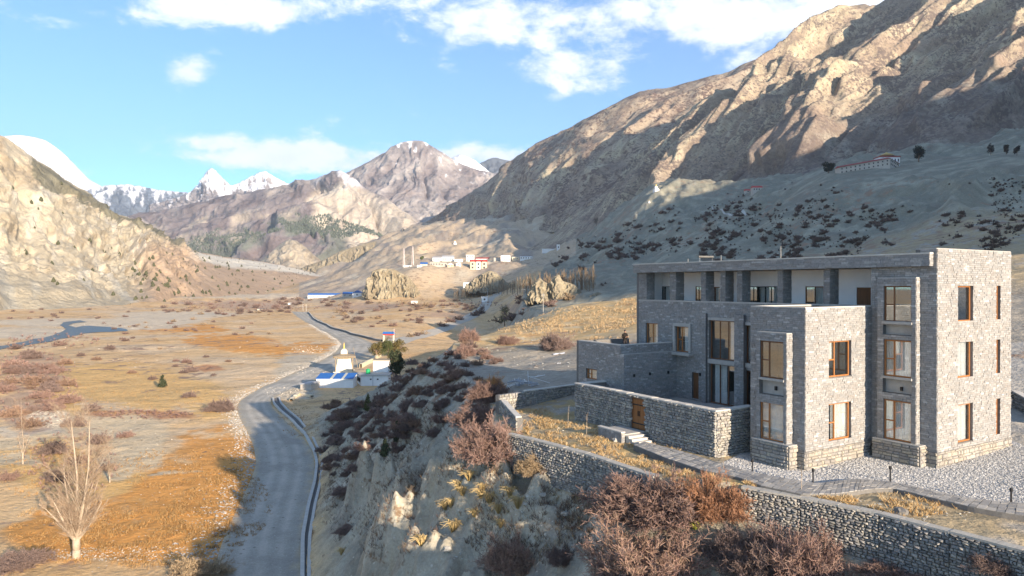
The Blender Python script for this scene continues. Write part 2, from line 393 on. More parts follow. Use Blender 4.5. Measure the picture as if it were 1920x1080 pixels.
def _shift():
    out = []
    for i, p in enumerate(CREST):
        a = CREST[max(0, i - 1)]; b = CREST[min(len(CREST) - 1, i + 1)]; dx, dy = b[0] - a[0], b[1] - a[1]; l_ = math.hypot(dx, dy)
        k = .5 if p[2] > 0 and p[1] < 66 else 0
        out.append((p[0] + dy / l_ * k, p[1] - dx / l_ * k, p[2]))
    return out
CREST = _shift()
RIBS = [(-6.8, 57.0, -11.2, 59.5, 4.4, 1.4), (-10.4, 65, -13.4, 65.2, 4.0, 1.3), (-2.4, 50, -7.6, 54.2, 3.6, 1.3), (2.4, 42.5, -4.8, 50, 2.4, .8), (.4, 46.6, -1.5, 47.8, 1.7, .5), (-1.0, 48.8, -3.0, 50.4, 1.6, .45), (2.6, 44.2, 1.0, 45.4, 1.5, .5), (-7.5, 51.5, -12.0, 56.5, 3.9, 1.5), (-14, 72, -17, 74, 4.0, 1.0), (-8, 76, -14, 80, 2.6, .9), (-4.0, 45.0, -8.5, 48.5, 2.0, 1.5), (-1.0, 41.5, -5, 43.5, 1.6, 1.4)]
TOE = [(6, -170), (0, -80), (-8, -20), (-13, 10), (-15, 30), (-17, 50), (-19.3, 66), (-22.3, 78), (-25.2, 92), (-29.3, 108), (-34, 120), (-40, 132), (-40, 150), (-36, 170), (-33, 190), (-26, 212), (-16, 228),
       (-6, 246), (6, 270), (6, 300), (-8, 350), (-10, 400), (-12, 500), (-20, 650), (-10, 900), (30, 1300), (120, 2000)]
def height(x, y, detail=True):
    x = np.asarray(x, float).ravel(); y = np.asarray(y, float).ravel()
    va = valley_s(x, y); up = upland_s(x, y)
    wth = sstep(np.abs(np.arctan2(x, y)), 1.05, 1.6); up = lerp(up, np.clip(up, -5, 18), wth); va = lerp(va, -17 + 0 * va, sstep(np.arctan2(x, y), .75, 1.2) + sstep(-np.arctan2(x, y), 1.0, 1.6))
    dc, s, drop = seg_dist(x, y, CREST); dt, s2, _ = seg_dist(x, y, TOE)
    big = [(3000, 2000), (3000, -400), (44, -400)]
    inc = in_poly(x, y, CREST + [p + (0,) for p in big]); intoe = in_poly(x, y, TOE + [(3000, 2000), (3000, -400), (6, -400)])
    t = np.where(inc, 1.0, np.where(intoe, dt / (dt + dc + 1e-6), 0.0))
    far = sstep(y, 330, 650)
    f = np.where(t >= 1, 1.0, t ** (lerp(1.12, 1.3, far) + .75 * (1 - sstep(y, 42, 66))))
    slope_in = (t > 0) & (t < 1)
    r = np.sqrt(x * x + y * y)
    near = 1 - sstep(y, 150, 240)
    # ribs and gullies run down the bank
    env = np.where(slope_in, np.sin(np.pi * np.clip(t, 0, 1)) ** .7, 0)
    wob = fbm(x / 9, y / 9, 3, 5) * 3.0
    skew = dc * .28
    rib = ridged((s + skew + wob) / 7.0, dc / 40.0, 3, 21) - .42
    rib2 = ridged((s + skew + wob * 1.3) / 2.2, dc / 14.0, 3, 31) - .45
    upz = up - np.where(inc, 0, drop * sstep(dc, .02, .42) * (1 - sstep(dc, 14, 30) * .5))
    z = lerp(va, upz, f)
    z = z + env * near * (rib * 3.2 + rib2 * .6 + fbm(x / 3.1, y / 3.1, 4, 77) * .5 + ridged(x / 1.1, y / 1.1, 3, 78) * .16) * sstep(dc, 0.3, 5)
    for (ax, ay, bx, by, hh, ww) in RIBS:
        m_ = (np.abs(x - (ax + bx) / 2) < 9) & (np.abs(y - (ay + by) / 2) < 9) & (t < 1)
        if m_.any():
            dd, ss, _ = seg_dist(x[m_] + perlin(x[m_] / 1.5, y[m_] / 1.5, 5) * .5, y[m_] + perlin(x[m_] / 1.3, y[m_] / 1.3, 6) * .5, [(ax, ay), (bx, by)])
            z[m_] = z[m_] + 1.25 * hh * np.sin(np.pi * np.clip(ss / math.hypot(bx - ax, by - ay) * .9 + .05, 0, 1)) ** .7 * np.exp(-(dd / ww) ** 1.8) * (1 + .25 * perlin(x[m_] * 1.1, y[m_] * 1.1, 8))
    if detail:
        z = z + env * (1 - near) * fbm(x / 30, y / 30, 4, 9) * 4
        # valley floor: gentle swells, low scarps
        vm = np.where(t <= 0, 1, 0)
        z = z + vm * sstep(dt, 12, 40) * (fbm(x / 45, y / 45, 4, 3) * 1.0 + fbm(x / 9, y / 9, 3, 4) * .16) * (1 - sstep(r, 500, 900) * .3)
        z = z + sstep(r, 700, 1100) * (fbm(x / 40, y / 90, 5, 43) * 5 + ridged(x / 60, y / 120, 4, 44) * 3)
        farh = sstep(r, 750, 1300) * (1 - inc * 0)
        z = z + farh * (ridged(x / 210, y / 330, 5, 41) - .5) * np.clip((z + 12) * .35, 0, 36)
        # right hand slopes
        rs = np.where(inc, 1, 0) * sstep(r, 230, 430)
        th = x / np.maximum(y, 1)
        bench = 1 - .85 * sstep(r, 470, 540) * sstep(th, .36, .42) * (1 - sstep(r, 640, 760))
        gl = ridged((x - .35 * y) / 75 + fbm(x / 90, y / 90, 3, 52) * .6, y / 230, 5, 51) - .5
        z = z + rs * gl * np.clip((z - 2) * .24, 0, 13) * bench
        z = z + rs * bench * (fbm(x / 22, y / 22, 5, 53) * 2.4 + (ridged((x - .35 * y) / 19 + fbm(x / 30, y / 30, 3, 56), y / 70, 4, 55) - .45) * 1.7)
        ps = np.where(inc, 1, 0) * (1 - sstep(r, 230, 430)) * sstep(y, 62, 100)
        z = z + ps * fbm(x / 14, y / 14, 4, 54) * .7
    return z
def hz(x, y): return float(height(np.array([x]), np.array([y]))[0])

GRAVEL_POLY = [G(a, b, 0.0) for a, b in [(1343, 868), (1395, 884), (1459, 894), (1531, 907), (1600, 899), (1654, 901), (1726, 916), (1821, 935), (1920, 942), (1990, 950), (1990, 880), (1900, 838), (1757, 870), (1640, 850), (1520, 850), (1450, 850), (1400, 840)]]
# --- colour of the ground (albedo only)
SOIL = (.59, .45, .29); PALE = (.47, .41, .31); GREYS = (.33, .31, .27); ORNG = (.60, .29, .08); OCHR = (.62, .40, .16); REDB = (.30, .17, .11); TANG = (.62, .43, .23); PEBB = (.57, .49, .37)
def gpatch(lst, px, py, wx, wy):
    m = np.zeros(px.shape)
    for (cx, cy, rx, ry) in lst:
        d = np.sqrt(((px + wx - cx) / rx) ** 2 + ((py + wy - cy) / ry) ** 2); m = np.maximum(m, 1 - sstep(d, .75, 1.1))
    return m
def ground_color(x, y, z):
    n1 = fbm(x / 60, y / 60, 4, 61); n2 = fbm(x / 14, y / 14, 4, 62); n3 = fbm(x / 3.5, y / 3.5, 4, 63)
    px = 960 + F * x / np.maximum(y, 5); py = HY + F * (CH - z) / np.maximum(y, 5)
    far = np.clip(y / 200, .25, 3)
    wx = n2 * 60 + n3 * 20; wy = (n2 * 24 + n3 * 10) / far
    dc, s, _ = seg_dist(x, y, CREST); inc = in_poly(x, y, CREST + [(3000, 2000, 0), (3000, -400, 0), (44, -400, 0)])
    intoe = in_poly(x, y, TOE + [(3000, 2000), (3000, -400), (6, -400)])
    dt, _, _ = seg_dist(x, y, TOE)
    c = np.empty(x.shape + (3,)); c[:] = TANG
    # valley
    c = mixc(c, SOIL, sstep(n1 + n2 * .5, -.15, .35)); c = mixc(c, (.52, .33, .15), sstep(n2 - n1 * .6, .02, .4) * .7)
    c = mixc(c, (.40, .26, .17), sstep(n3 + n2 * .8 - n1 * .4, .38, .7) * .4)
    c = mixc(c, ORNG, gpatch([(400, 935, 190, 75), (330, 1010, 180, 70), (420, 860, 80, 60), (150, 1000, 150, 60), (300, 900, 120, 40), (430, 640, 90, 14), (370, 615, 60, 6), (330, 618, 80, 6), (590, 650, 60, 8), (510, 655, 100, 9)], px, py, wx, wy) * .95)
    c = mixc(c, OCHR, gpatch([(250, 725, 130, 40), (340, 740, 100, 35), (180, 700, 90, 18), (60, 860, 90, 50), (100, 760, 60, 40), (180, 900, 100, 60)], px, py, wx, wy) * .9)
    c = mixc(c, (.42, .20, .10), gpatch([(260, 778, 110, 9), (380, 690, 40, 6)], px, py, wx * .3, wy * .3) * .8)
    c = mixc(c, (.58, .47, .31), gpatch([(255, 830, 70, 55), (215, 860, 40, 45), (330, 890, 60, 6), (230, 800, 90, 18), (30, 830, 70, 22), (90, 790, 55, 30), (30, 870, 60, 14)], px, py, wx * .6, wy * .6) * .9)
    c = mixc(c, PEBB, gpatch([(90, 785, 45, 22), (20, 805, 40, 8), (140, 605, 170, 9), (240, 610, 120, 10), (300, 600, 100, 8), (60, 625, 120, 12), (470, 555, 200, 5), (330, 590, 130, 7), (640, 552, 70, 4)], px, py, wx * .5, wy * .5) * .9)
    c = mixc(c, (.50, .43, .32), gpatch([(570, 690, 60, 30), (660, 668, 60, 22), (540, 735, 60, 14), (610, 700, 80, 18)], px, py, wx * .4, wy * .4))
    c = mixc(c, (.36, .25, .20), gpatch([(560, 562, 60, 4), (680, 575, 90, 7), (470, 575, 90, 6), (430, 568, 120, 5), (70, 690, 60, 30), (40, 760, 60, 40), (840, 590, 60, 6), (1000, 578, 70, 10)], px, py, wx, wy) * .6)
    # the bank: grey-green silty clay
    bank = intoe & ~inc
    bk = np.empty(x.shape + (3,)); bk[:] = (.37, .34, .27)
    bk = mixc(bk, (.27, .245, .20), sstep(n3 + n2 * .7, -.05, .4)); bk = mixc(bk, (.43, .39, .31), sstep(n2 - n3 * .5, .1, .45))
    bk = mixc(bk, (.34, .27, .17), sstep(fbm(x / 1.2, y / 1.2, 3, 66), .2, .5) * .5)
    wb = np.where(bank, 1.0, 0) * sstep(dt + n2 * 3, -1, 4)
    wb = np.where(y < 420, wb, wb * (1 - sstep(y, 420, 500)))
    c = c * (1 - wb[..., None]) + bk * wb[..., None]
    # upland
    u = np.empty(x.shape + (3,)); u[:] = (.40, .32, .20)
    u = mixc(u, (.36, .33, .28), sstep(n3 + n2, 0.0, .5))
    wall_strip = (y < 60) & (x < 40)
    g = sstep(y, 96, 128) * (1 - sstep(y, 260, 330)) * (1 - sstep(px, 1260, 1420))
    field = np.empty(x.shape + (3,)); field[:] = (.58, .40, .19); field = mixc(field, (.58, .47, .30), sstep(n3 + n1, 0, .5)); field = mixc(field, (.45, .26, .12), sstep(n2 - n3 * .3, .1, .4) * .7)
    u = u * (1 - g[..., None]) + field * g[..., None]
    mid = sstep(y, 56, 62) * (1 - sstep(y, 96, 122)); u = mixc(u, (.33, .30, .25), mid * .9)
    sl = np.empty(x.shape + (3,)); sl[:] = (.24, .235, .185); sl = mixc(sl, (.35, .335, .26), sstep(n2 + n1 * .5, -.1, .35)); sl = mixc(sl, (.22, .20, .16), sstep(fbm(x / 25, y / 60, 4, 67), .12, .45) * .7)
    g2 = sstep(y, 270, 340); u = u * (1 - g2[..., None]) + sl * g2[..., None]
    u = mixc(u, (.42, .31, .15), ((x < 30) & (y > 36) & (y < 64)) * sstep(fbm(x / 2.2, y / 2.2, 4, 68), -.12, .22) * .9)
    u = mixc(u, (.42, .40, .36), sstep(x - (27 + n3 * 1.5), 0, 2.5) * (y < 70) * .8)
    u = mixc(u, (.50, .49, .47), in_poly(x, y, GRAVEL_POLY) * 1.0)
    farv = sstep(y, 420, 800) * (z < 60)
    wu = np.where(inc, 1.0, 0)
    c = c * (1 - wu[..., None]) + u * wu[..., None]
    # distant terraces left of the village and beyond
    td = sstep(y, 800, 1000) * (px > 560) * (px < 1080)
    t3 = np.empty(x.shape + (3,)); t3[:] = (.50, .40, .28); t3 = mixc(t3, (.34, .29, .24), sstep(fbm(x / 60, y / 200, 5, 69), .0, .3)); t3 = mixc(t3, (.56, .49, .37), sstep(fbm(x / 90, y / 90, 5, 70), .12, .4))
    c = c * (1 - td[..., None]) + t3 * td[..., None]
    return c

# --- one ground sheet: fine where the camera looks, coarser around
ra = np.concatenate([np.geomspace(3, 24, 36)[:-1], np.geomspace(24, 115, 300)[:-1], np.geomspace(115, 420, 140)[:-1], np.geomspace(420, 5000, 250)])
tv = np.arctan(np.linspace(-1.0, 1.0, 860) * .80)
al = np.concatenate([np.linspace(-PI, tv[0], 60)[:-1], tv, np.linspace(tv[-1], PI, 60)[1:]])
R_, A_ = np.meshgrid(ra, al, indexing='ij')
gx = (R_ * np.sin(A_)).ravel(); gy = (R_ * np.cos(A_)).ravel()
gz = height(gx, gy)
gc = ground_color(gx, gy, gz)
M_GROUND = mat_attr('ground_soil', scales=((6.0, .16), (.9, .20), (.16, .18)), bumps=((22, 1.6), (3.0, .40), (.45, .12), (.1, .03)), speck=((.5, .2, (.52, .48, .41), .82),), scrub=((1.1, .93, .10, (.20, .14, .09), 14), (7.0, .885, .07, (.30, .21, .15), 90)))
_q = grid_quads(len(ra), len(al), True); _q = _q[(gy[_q].min(1) > -2500)]
g_me = np_mesh('ground', np.stack([gx, gy, gz], -1), quads=_q, col=gc)
ground = tag(link('ground', g_me, M_GROUND), kind='structure')

_slow_height = height
GZ = gz.reshape(len(ra), len(al)); LR = np.log(ra)
def height(x, y, detail=True):
    """the ground sheet's own height, read off its grid"""
    x = np.asarray(x, float).ravel(); y = np.asarray(y, float).ravel(); r = np.clip(np.sqrt(x * x + y * y), ra[0], ra[-1] * .999); th = np.arctan2(x, y)
    i = np.clip(np.searchsorted(ra, r) - 1, 0, len(ra) - 2); j = np.clip(np.searchsorted(al, th) - 1, 0, len(al) - 2); u = (r - ra[i]) / (ra[i + 1] - ra[i]); v = (th - al[j]) / (al[j + 1] - al[j])
    return (GZ[i, j] * (1 - u) + GZ[i + 1, j] * u) * (1 - v) + (GZ[i, j + 1] * (1 - u) + GZ[i + 1, j + 1] * u) * v
def ray_ground(P, lo=24, hi=3400, n=360):
    P = np.asarray(P, float); res = []
    for c in range(0, len(P), 2500):
        Q = P[c:c + 2500]; Ds = np.geomspace(lo, hi, n); X = (Q[:, 0:1] - 960) / F * Ds; Y = np.broadcast_to(Ds, X.shape); Z = CH + (HY - Q[:, 1:2]) / F * Ds
        H = height(X, Y).reshape(X.shape); below = Z <= H; hit = below.any(1); k = np.where(hit, below.argmax(1), n - 1); k = np.maximum(k, 1); I = np.arange(len(Q))
        a = Z[I, k - 1] - H[I, k - 1]; b = Z[I, k] - H[I, k]; f = np.where(hit, np.clip(a / (a - b + 1e-9), 0, 1), 1); D = Ds[k - 1] + (Ds[k] - Ds[k - 1]) * f
        res.append(np.column_stack([(Q[:, 0] - 960) / F * D, D]))
    res = np.concatenate(res); return np.column_stack([res, height(res[:, 0], res[:, 1])])
# ------------------------------------------------------------------ mountains
def loft(name, cols, nu, nv, disp, colfn, mat, kr=1.0, back=None, upow=1.0, ridge_amp=.35, world=False):
    """cols: list of [ridge, (mids...), foot], points (px, py, D) or ('w', x, y, z)"""
    def P(p): return np.array(p[1:], float) if p[0] == 'w' else U(*p)
    k = max(len(c) for c in cols)
    A = []
    for c in cols:
        pts = [P(p) for p in c]
        if len(pts) < k:
            t = np.linspace(0, 1, k); src = np.linspace(0, 1, len(pts))
            pts = [np.array([np.interp(tt, src, [q[i] for q in pts]) for i in range(3)]) for tt in t]
        A.append(pts)
    A = np.array(A)                      # cols, k, 3
    d = np.linalg.norm(np.diff(A[:, 0], axis=0), axis=1) / np.maximum(np.linalg.norm(A[1:, 0], axis=1), 1)
    uc = np.concatenate([[0], np.cumsum(d)]); uc /= uc[-1]
    uu = np.linspace(0, 1, nu); vv = np.linspace(0, 1, nv) ** upow
    B = np.empty((k, nu, 3))
    for j in range(k):
        for i in range(3): B[j, :, i] = np.interp(uu, uc, A[:, j, i])
    # soften the corners of the interpolation a little
    ker = np.ones(5) / 5
    for j in range(k):
        for i in range(3):
            pad = np.concatenate([np.full(2, B[j, 0, i]), B[j, :, i], np.full(2, B[j, -1, i])]); B[j, :, i] = np.convolve(pad, ker, 'valid')
    S = np.empty((nv, nu, 3)); src = np.linspace(0, 1, k)
    for a, v in enumerate(vv):
        j = min(int(v * (k - 1)), k - 2); f = v * (k - 1) - j
        S[a] = B[j] * (1 - f) + B[j + 1] * f
    du = np.gradient(S, axis=1); dv = np.gradient(S, axis=0)
    n = np.cross(dv, du); n /= np.linalg.norm(n, axis=2, keepdims=True) + 1e-9
    n *= np.sign(n[..., 2:3] + 1e-9)
    Uu = np.concatenate([np.zeros((nv, 1)), np.cumsum(np.linalg.norm(np.diff(S, axis=1), axis=2), axis=1)], 1)
    Uu = np.broadcast_to(Uu.mean(0)[None], (nv, nu))
    Vv = np.concatenate([np.zeros((1, nu)), np.cumsum(np.linalg.norm(np.diff(S, axis=0), axis=2), axis=0)], 0)
    T = np.broadcast_to(vv[:, None], (nv, nu))
    h, extra = disp(Uu, Vv, T, S)
    env = ridge_amp + (1 - ridge_amp) * sstep(T, 0, .12)
    S2 = S + n * (h * env)[..., None]
    # back side
    if back:
        wv = S[0] - S[-1]; wv[:, 2] = 0; wv /= np.linalg.norm(wv, axis=1, keepdims=True) + 1e-9
        rows = []
        for q in (1.0, .6, .3, .12):
            r = S2[0] + wv * back[0] * q; r[:, 2] -= back[1] * q ** .9; r[:, 2] += fbm(Uu[0] / 120, q * 5 + 0 * Uu[0], 3, 5) * back[1] * .15 * q; rows.append(r)
        S2 = np.concatenate([np.array(rows), S2], 0)
        ext = lambda a: np.concatenate([np.repeat(a[:1], 4, 0), a], 0)
        extra = {kk: ext(vv_) for kk, vv_ in extra.items()}; Uu = ext(Uu); Vv = ext(Vv); T = ext(T)
    nr = S2.shape[0]
    du = np.gradient(S2, axis=1); dv = np.gradient(S2, axis=0); nn = np.cross(dv, du); nn /= np.linalg.norm(nn, axis=2, keepdims=True) + 1e-9
    nn *= np.sign(nn[..., 2:3] + 1e-9)
    px = 960 + F * S2[..., 0] / np.maximum(S2[..., 1], 5); py = HY - F * (S2[..., 2] - CH) / np.maximum(S2[..., 1], 5)
    c = colfn(S2, nn, Uu, Vv, T, px, py, extra)
    me = np_mesh(name, S2.reshape(-1, 3), quads=grid_quads(nr, nu, True), col=c.reshape(-1, 3))
    return tag(link(name, me, mat), kind='structure')

def base_col(shape, c):
    a = np.empty(shape + (3,)); a[:] = c; return a
M_ROCK = mat_attr('mountain_rock', scales=((40, .16), (9, .24), (3, .24)), bumps=((30, 3.5), (8, 2.0), (3, .8)), scrub=((5.0, .80, .08, (.15, .12, .105), 60), (11, .84, .08, (.17, .135, .115), 130)))
M_ROCKB = mat_attr('mountain_scrub', scales=((60, .14), (14, .18), (5, .16)), bumps=((40, 4.0), (12, 2.2), (5, 1.0)), scrub=((8.0, .80, .08, (.12, .085, .07), 90), (20, .84, .08, (.13, .09, .075), 200)))
M_CLIFF = mat_attr('mountain_cliff', scales=((60, .10), (14, .14), (4, .12)), bumps=((40, 5.0), (9, 3.0), (3, 1.2)), scrub=((5.0, .97, .06, (.20, .18, .11), 60),))
M_FAR = mat_attr('mountain_far', scales=((180, .16), (40, .20), (14, .14)), bumps=((130, 16.0), (35, 8.0), (14, 3)))

# left cliffs
def dl(Uu, Vv, T, S):
    w = fbm(Uu / 160, Vv / 160, 3, 101)
    big = ridged(Uu / 240 + w * .7, Vv / 700, 3, 102) - .45
    rb = ridged(Uu / 70 + w * 1.2, Vv / 330, 5, 103) - .45
    fine = ridged(Uu / 22 + w * 2, Vv / 70, 4, 104) - .45
    tal = sstep(T + w * .12, .62, .85)
    h = big * 40 * (1 - .7 * T) + rb * 14 * (1 - tal) + fine * 6 * (1 - tal) + fbm(Uu / 45, Vv / 60, 5, 105) * 4 + ridged(Uu / 18 + w, Vv / 60, 4, 109) * 2.2 + tal * fbm(Uu / 140, Vv / 140, 3, 106) * 14
    h = h * (1 - .85 * sstep(960 + F * S[..., 0] / S[..., 1], 330, 400)); return h * sstep(1 - T, 0, .12), dict(tal=tal, w=w, rb=rb, fine=fine)
def cl(S, n, Uu, Vv, T, px, py, e):
    c = base_col(T.shape, (.46, .405, .30)); a = fbm(S[..., 0] / 80, S[..., 2] / 60, 5, 107); b = fbm(Uu / 30, Vv / 200, 4, 108)
    c = mixc(c, (.54, .50, .41), sstep(b + a * .5, .0, .4)); c = mixc(c, (.40, .33, .23), sstep(a - b, .05, .4)); c = mixc(c, (.48, .41, .28), sstep(a, .1, .4) * .6)
    c = mixc(c, (.36, .32, .24), e['tal'] * .85); c = mixc(c, (.38, .37, .32), e['tal'] * sstep(b, .0, .3) * .7)
    red = sstep(px, 230, 300) * sstep(py, 430, 480) ; c = mixc(c, (.40, .28, .19), red * .8)
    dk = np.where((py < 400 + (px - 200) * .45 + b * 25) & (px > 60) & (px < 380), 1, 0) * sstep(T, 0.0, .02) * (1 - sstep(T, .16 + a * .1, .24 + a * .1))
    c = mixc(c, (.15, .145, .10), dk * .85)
    mor = sstep(px, 345, 385) * (1 - sstep(T, .30, .42)) * sstep(T, .015, .05); c = mixc(c, (.60, .57, .49), mor * .95)
    return c
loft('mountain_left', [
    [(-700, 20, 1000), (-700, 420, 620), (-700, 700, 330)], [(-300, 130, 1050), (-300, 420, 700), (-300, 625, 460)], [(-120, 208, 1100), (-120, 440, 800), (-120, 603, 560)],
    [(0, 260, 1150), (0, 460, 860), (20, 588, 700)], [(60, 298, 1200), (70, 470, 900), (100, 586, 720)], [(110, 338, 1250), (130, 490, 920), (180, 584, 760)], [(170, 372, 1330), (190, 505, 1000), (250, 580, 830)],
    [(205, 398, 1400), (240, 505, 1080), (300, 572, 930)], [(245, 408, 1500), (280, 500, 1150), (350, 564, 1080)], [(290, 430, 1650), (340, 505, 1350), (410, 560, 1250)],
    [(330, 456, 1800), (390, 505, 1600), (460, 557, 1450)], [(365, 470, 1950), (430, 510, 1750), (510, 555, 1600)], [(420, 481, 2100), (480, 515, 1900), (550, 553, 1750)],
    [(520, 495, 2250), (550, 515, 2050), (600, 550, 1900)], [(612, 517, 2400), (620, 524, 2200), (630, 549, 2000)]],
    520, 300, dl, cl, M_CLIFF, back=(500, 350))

# right mountain, far brown shoulder
def dr1(Uu, Vv, T, S):
    w = fbm(Uu / 300, Vv / 300, 3, 111)
    a = ridged(Uu / 420 + Vv / 900 + w * .6, Vv / 1400, 4, 112) - .45
    b = ridged((Uu + Vv * .55) / 95 + w, Vv / 600, 4, 113) - .45
    return (a * 58 + b * 13 * sstep(T, .12, .5) + fbm(Uu / 60, Vv / 60, 5, 114) * 4 + ridged(Uu / 45, Vv / 45, 4, 118) * 3) * sstep(1.0 - T, 0, .1), dict(a=a, b=b, w=w)
def cr1(S, n, Uu, Vv, T, px, py, e):
    c = base_col(T.shape, (.34, .27, .20)); a = fbm(S[..., 0] / 90, S[..., 2] / 90, 5, 115)
    c = mixc(c, (.42, .34, .25), sstep(a, .0, .35)); c = mixc(c, (.27, .21, .165), sstep(-a, .05, .35)); c = mixc(c, (.47, .40, .27), sstep(e['b'] + a * .5, .12, .40) * sstep(T, .25, .5))
    sk = fbm((Uu + Vv * .55) / 26, Vv / 420, 4, 119); c = mixc(c, (.22, .17, .135), sstep(sk, .06, .34) * .7); c = mixc(c, (.46, .39, .28), sstep(-sk, .16, .4) * .5)
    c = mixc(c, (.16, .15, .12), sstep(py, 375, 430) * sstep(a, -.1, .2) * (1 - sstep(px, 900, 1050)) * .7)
    return c
loft('mountain_brown_shoulder', [
    [(745, 432, 3500), (760, 440, 3300)], [(790, 420, 3450), (800, 442, 3000)], [(830, 396, 3300), (840, 438, 2700)], [(900, 350, 3050), (900, 432, 2450)], [(950, 311, 2900), (955, 430, 2150)], [(1000, 275, 2800), (1000, 432, 1900)],
    [(1100, 222, 2650), (1090, 440, 1500)], [(1200, 175, 2550), (1190, 405, 1450)], [(1320, 140, 2450), (1300, 330, 1550)], [(1450, 108, 2400), (1430, 300, 1650)], [(1620, 60, 2400), (1560, 200, 1800)]],
    420, 260, dr1, cr1, M_ROCKB, back=(700, 450))

# right mountain, near: pale strata ribs above, scrub below
def dr2(Uu, Vv, T, S):
    w = fbm(Uu / 200, Vv / 200, 4, 121)
    a = ridged((Uu + Vv * .55) / 330 + w * .55, Vv / 1100, 3, 122) - .45
    q = (Uu + Vv * .75)
    b = ridged(q / 68 + w * .5, (Uu - Vv) / 1400, 5, 123) - .45
    f = ridged(q / 19 + w * 1.6, (Uu - Vv) / 150, 4, 124) - .45
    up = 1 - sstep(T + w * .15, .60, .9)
    h = a * 88 * (1 - .45 * T) + b * 21 * (.35 + .65 * up) + f * 5 * (.3 + .7 * up) + fbm(Uu / 40, Vv / 40, 5, 125) * 1.6 + ridged(Uu / 34, Vv / 90, 4, 128) * 1.2
    return h * sstep(1.0 - T, 0, .12) * sstep(Uu, 20, 420), dict(q=q, a=a, b=b, f=f, w=w, up=up)
def cr2(S, n, Uu, Vv, T, px, py, e):
    c = base_col(T.shape, (.33, .27, .20)); a = fbm(S[..., 0] / 60, S[..., 2] / 60, 5, 126); s2 = fbm(S[..., 0] / 22, S[..., 2] / 22, 4, 127)
    st = sstep(e['b'] + e['f'] * .5 + a * .35, .0, .4) * e['up']
    c = mixc(c, (.46, .39, .27), st); c = mixc(c, (.36, .29, .20), sstep(s2, .1, .4) * .6)
    sk = fbm(e['q'] / 15 + e['w'], (Uu - Vv) / 240, 4, 129); c = mixc(c, (.21, .165, .13), sstep(sk, .06, .34) * .75); c = mixc(c, (.50, .43, .31), sstep(-sk, .14, .4) * .6 * e['up'])
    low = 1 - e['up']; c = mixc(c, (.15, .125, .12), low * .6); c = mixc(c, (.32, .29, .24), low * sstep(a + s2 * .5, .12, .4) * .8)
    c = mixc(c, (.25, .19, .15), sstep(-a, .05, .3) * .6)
    return c
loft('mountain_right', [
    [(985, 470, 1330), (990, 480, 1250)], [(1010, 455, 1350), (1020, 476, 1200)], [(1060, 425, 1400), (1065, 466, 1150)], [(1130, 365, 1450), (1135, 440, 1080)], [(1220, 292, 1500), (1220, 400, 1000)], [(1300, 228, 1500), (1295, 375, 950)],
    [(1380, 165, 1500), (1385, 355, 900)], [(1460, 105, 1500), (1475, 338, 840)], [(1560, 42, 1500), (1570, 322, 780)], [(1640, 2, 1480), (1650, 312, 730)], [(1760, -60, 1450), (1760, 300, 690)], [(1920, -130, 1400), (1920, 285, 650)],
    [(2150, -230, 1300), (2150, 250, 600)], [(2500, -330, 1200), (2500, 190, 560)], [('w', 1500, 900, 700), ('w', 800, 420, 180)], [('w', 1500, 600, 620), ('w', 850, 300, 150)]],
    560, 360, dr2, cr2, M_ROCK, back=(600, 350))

# the mountain side goes on to the right and behind: its shadow lies over the lower slopes
def dsp(Uu, Vv, T, S):
    w = fbm(Uu / 200, Vv / 200, 3, 131)
    return (ridged(Uu / 150 + w, Vv / 400, 4, 132) - .45) * 26 * sstep(1 - T, 0, .1), dict(w=w)
def csp(S, n, Uu, Vv, T, px, py, e):
    return mixc(base_col(T.shape, (.28, .23, .18)), (.38, .33, .24), sstep(fbm(S[..., 0] / 60, S[..., 1] / 60, 4, 133), 0, .4))
SPUR = [(110, 340, 40), (140, 330, 64), (180, 315, 98), (230, 300, 143), (280, 300, 168), (330, 298, 192), (400, 300, 225), (600, 300, 300), (800, 300, 358), (1000, 300, 410), (1300, 300, 490)]
loft('mountain_spur', [[('w', .8 * u + .6 * v, .6 * u - .8 * v, z), ('w', .8 * u + .6 * (v + 1.0 * z + 60) * 0 + .6 * v - .5 * (z * 1.3 + 20), .6 * u - .8 * v + .6 * (z * 1.3 + 20), max(0, u * .03))] for (u, v, z) in SPUR],
     160, 60, dsp, csp, M_ROCK, back=(500, 420), ridge_amp=.2)

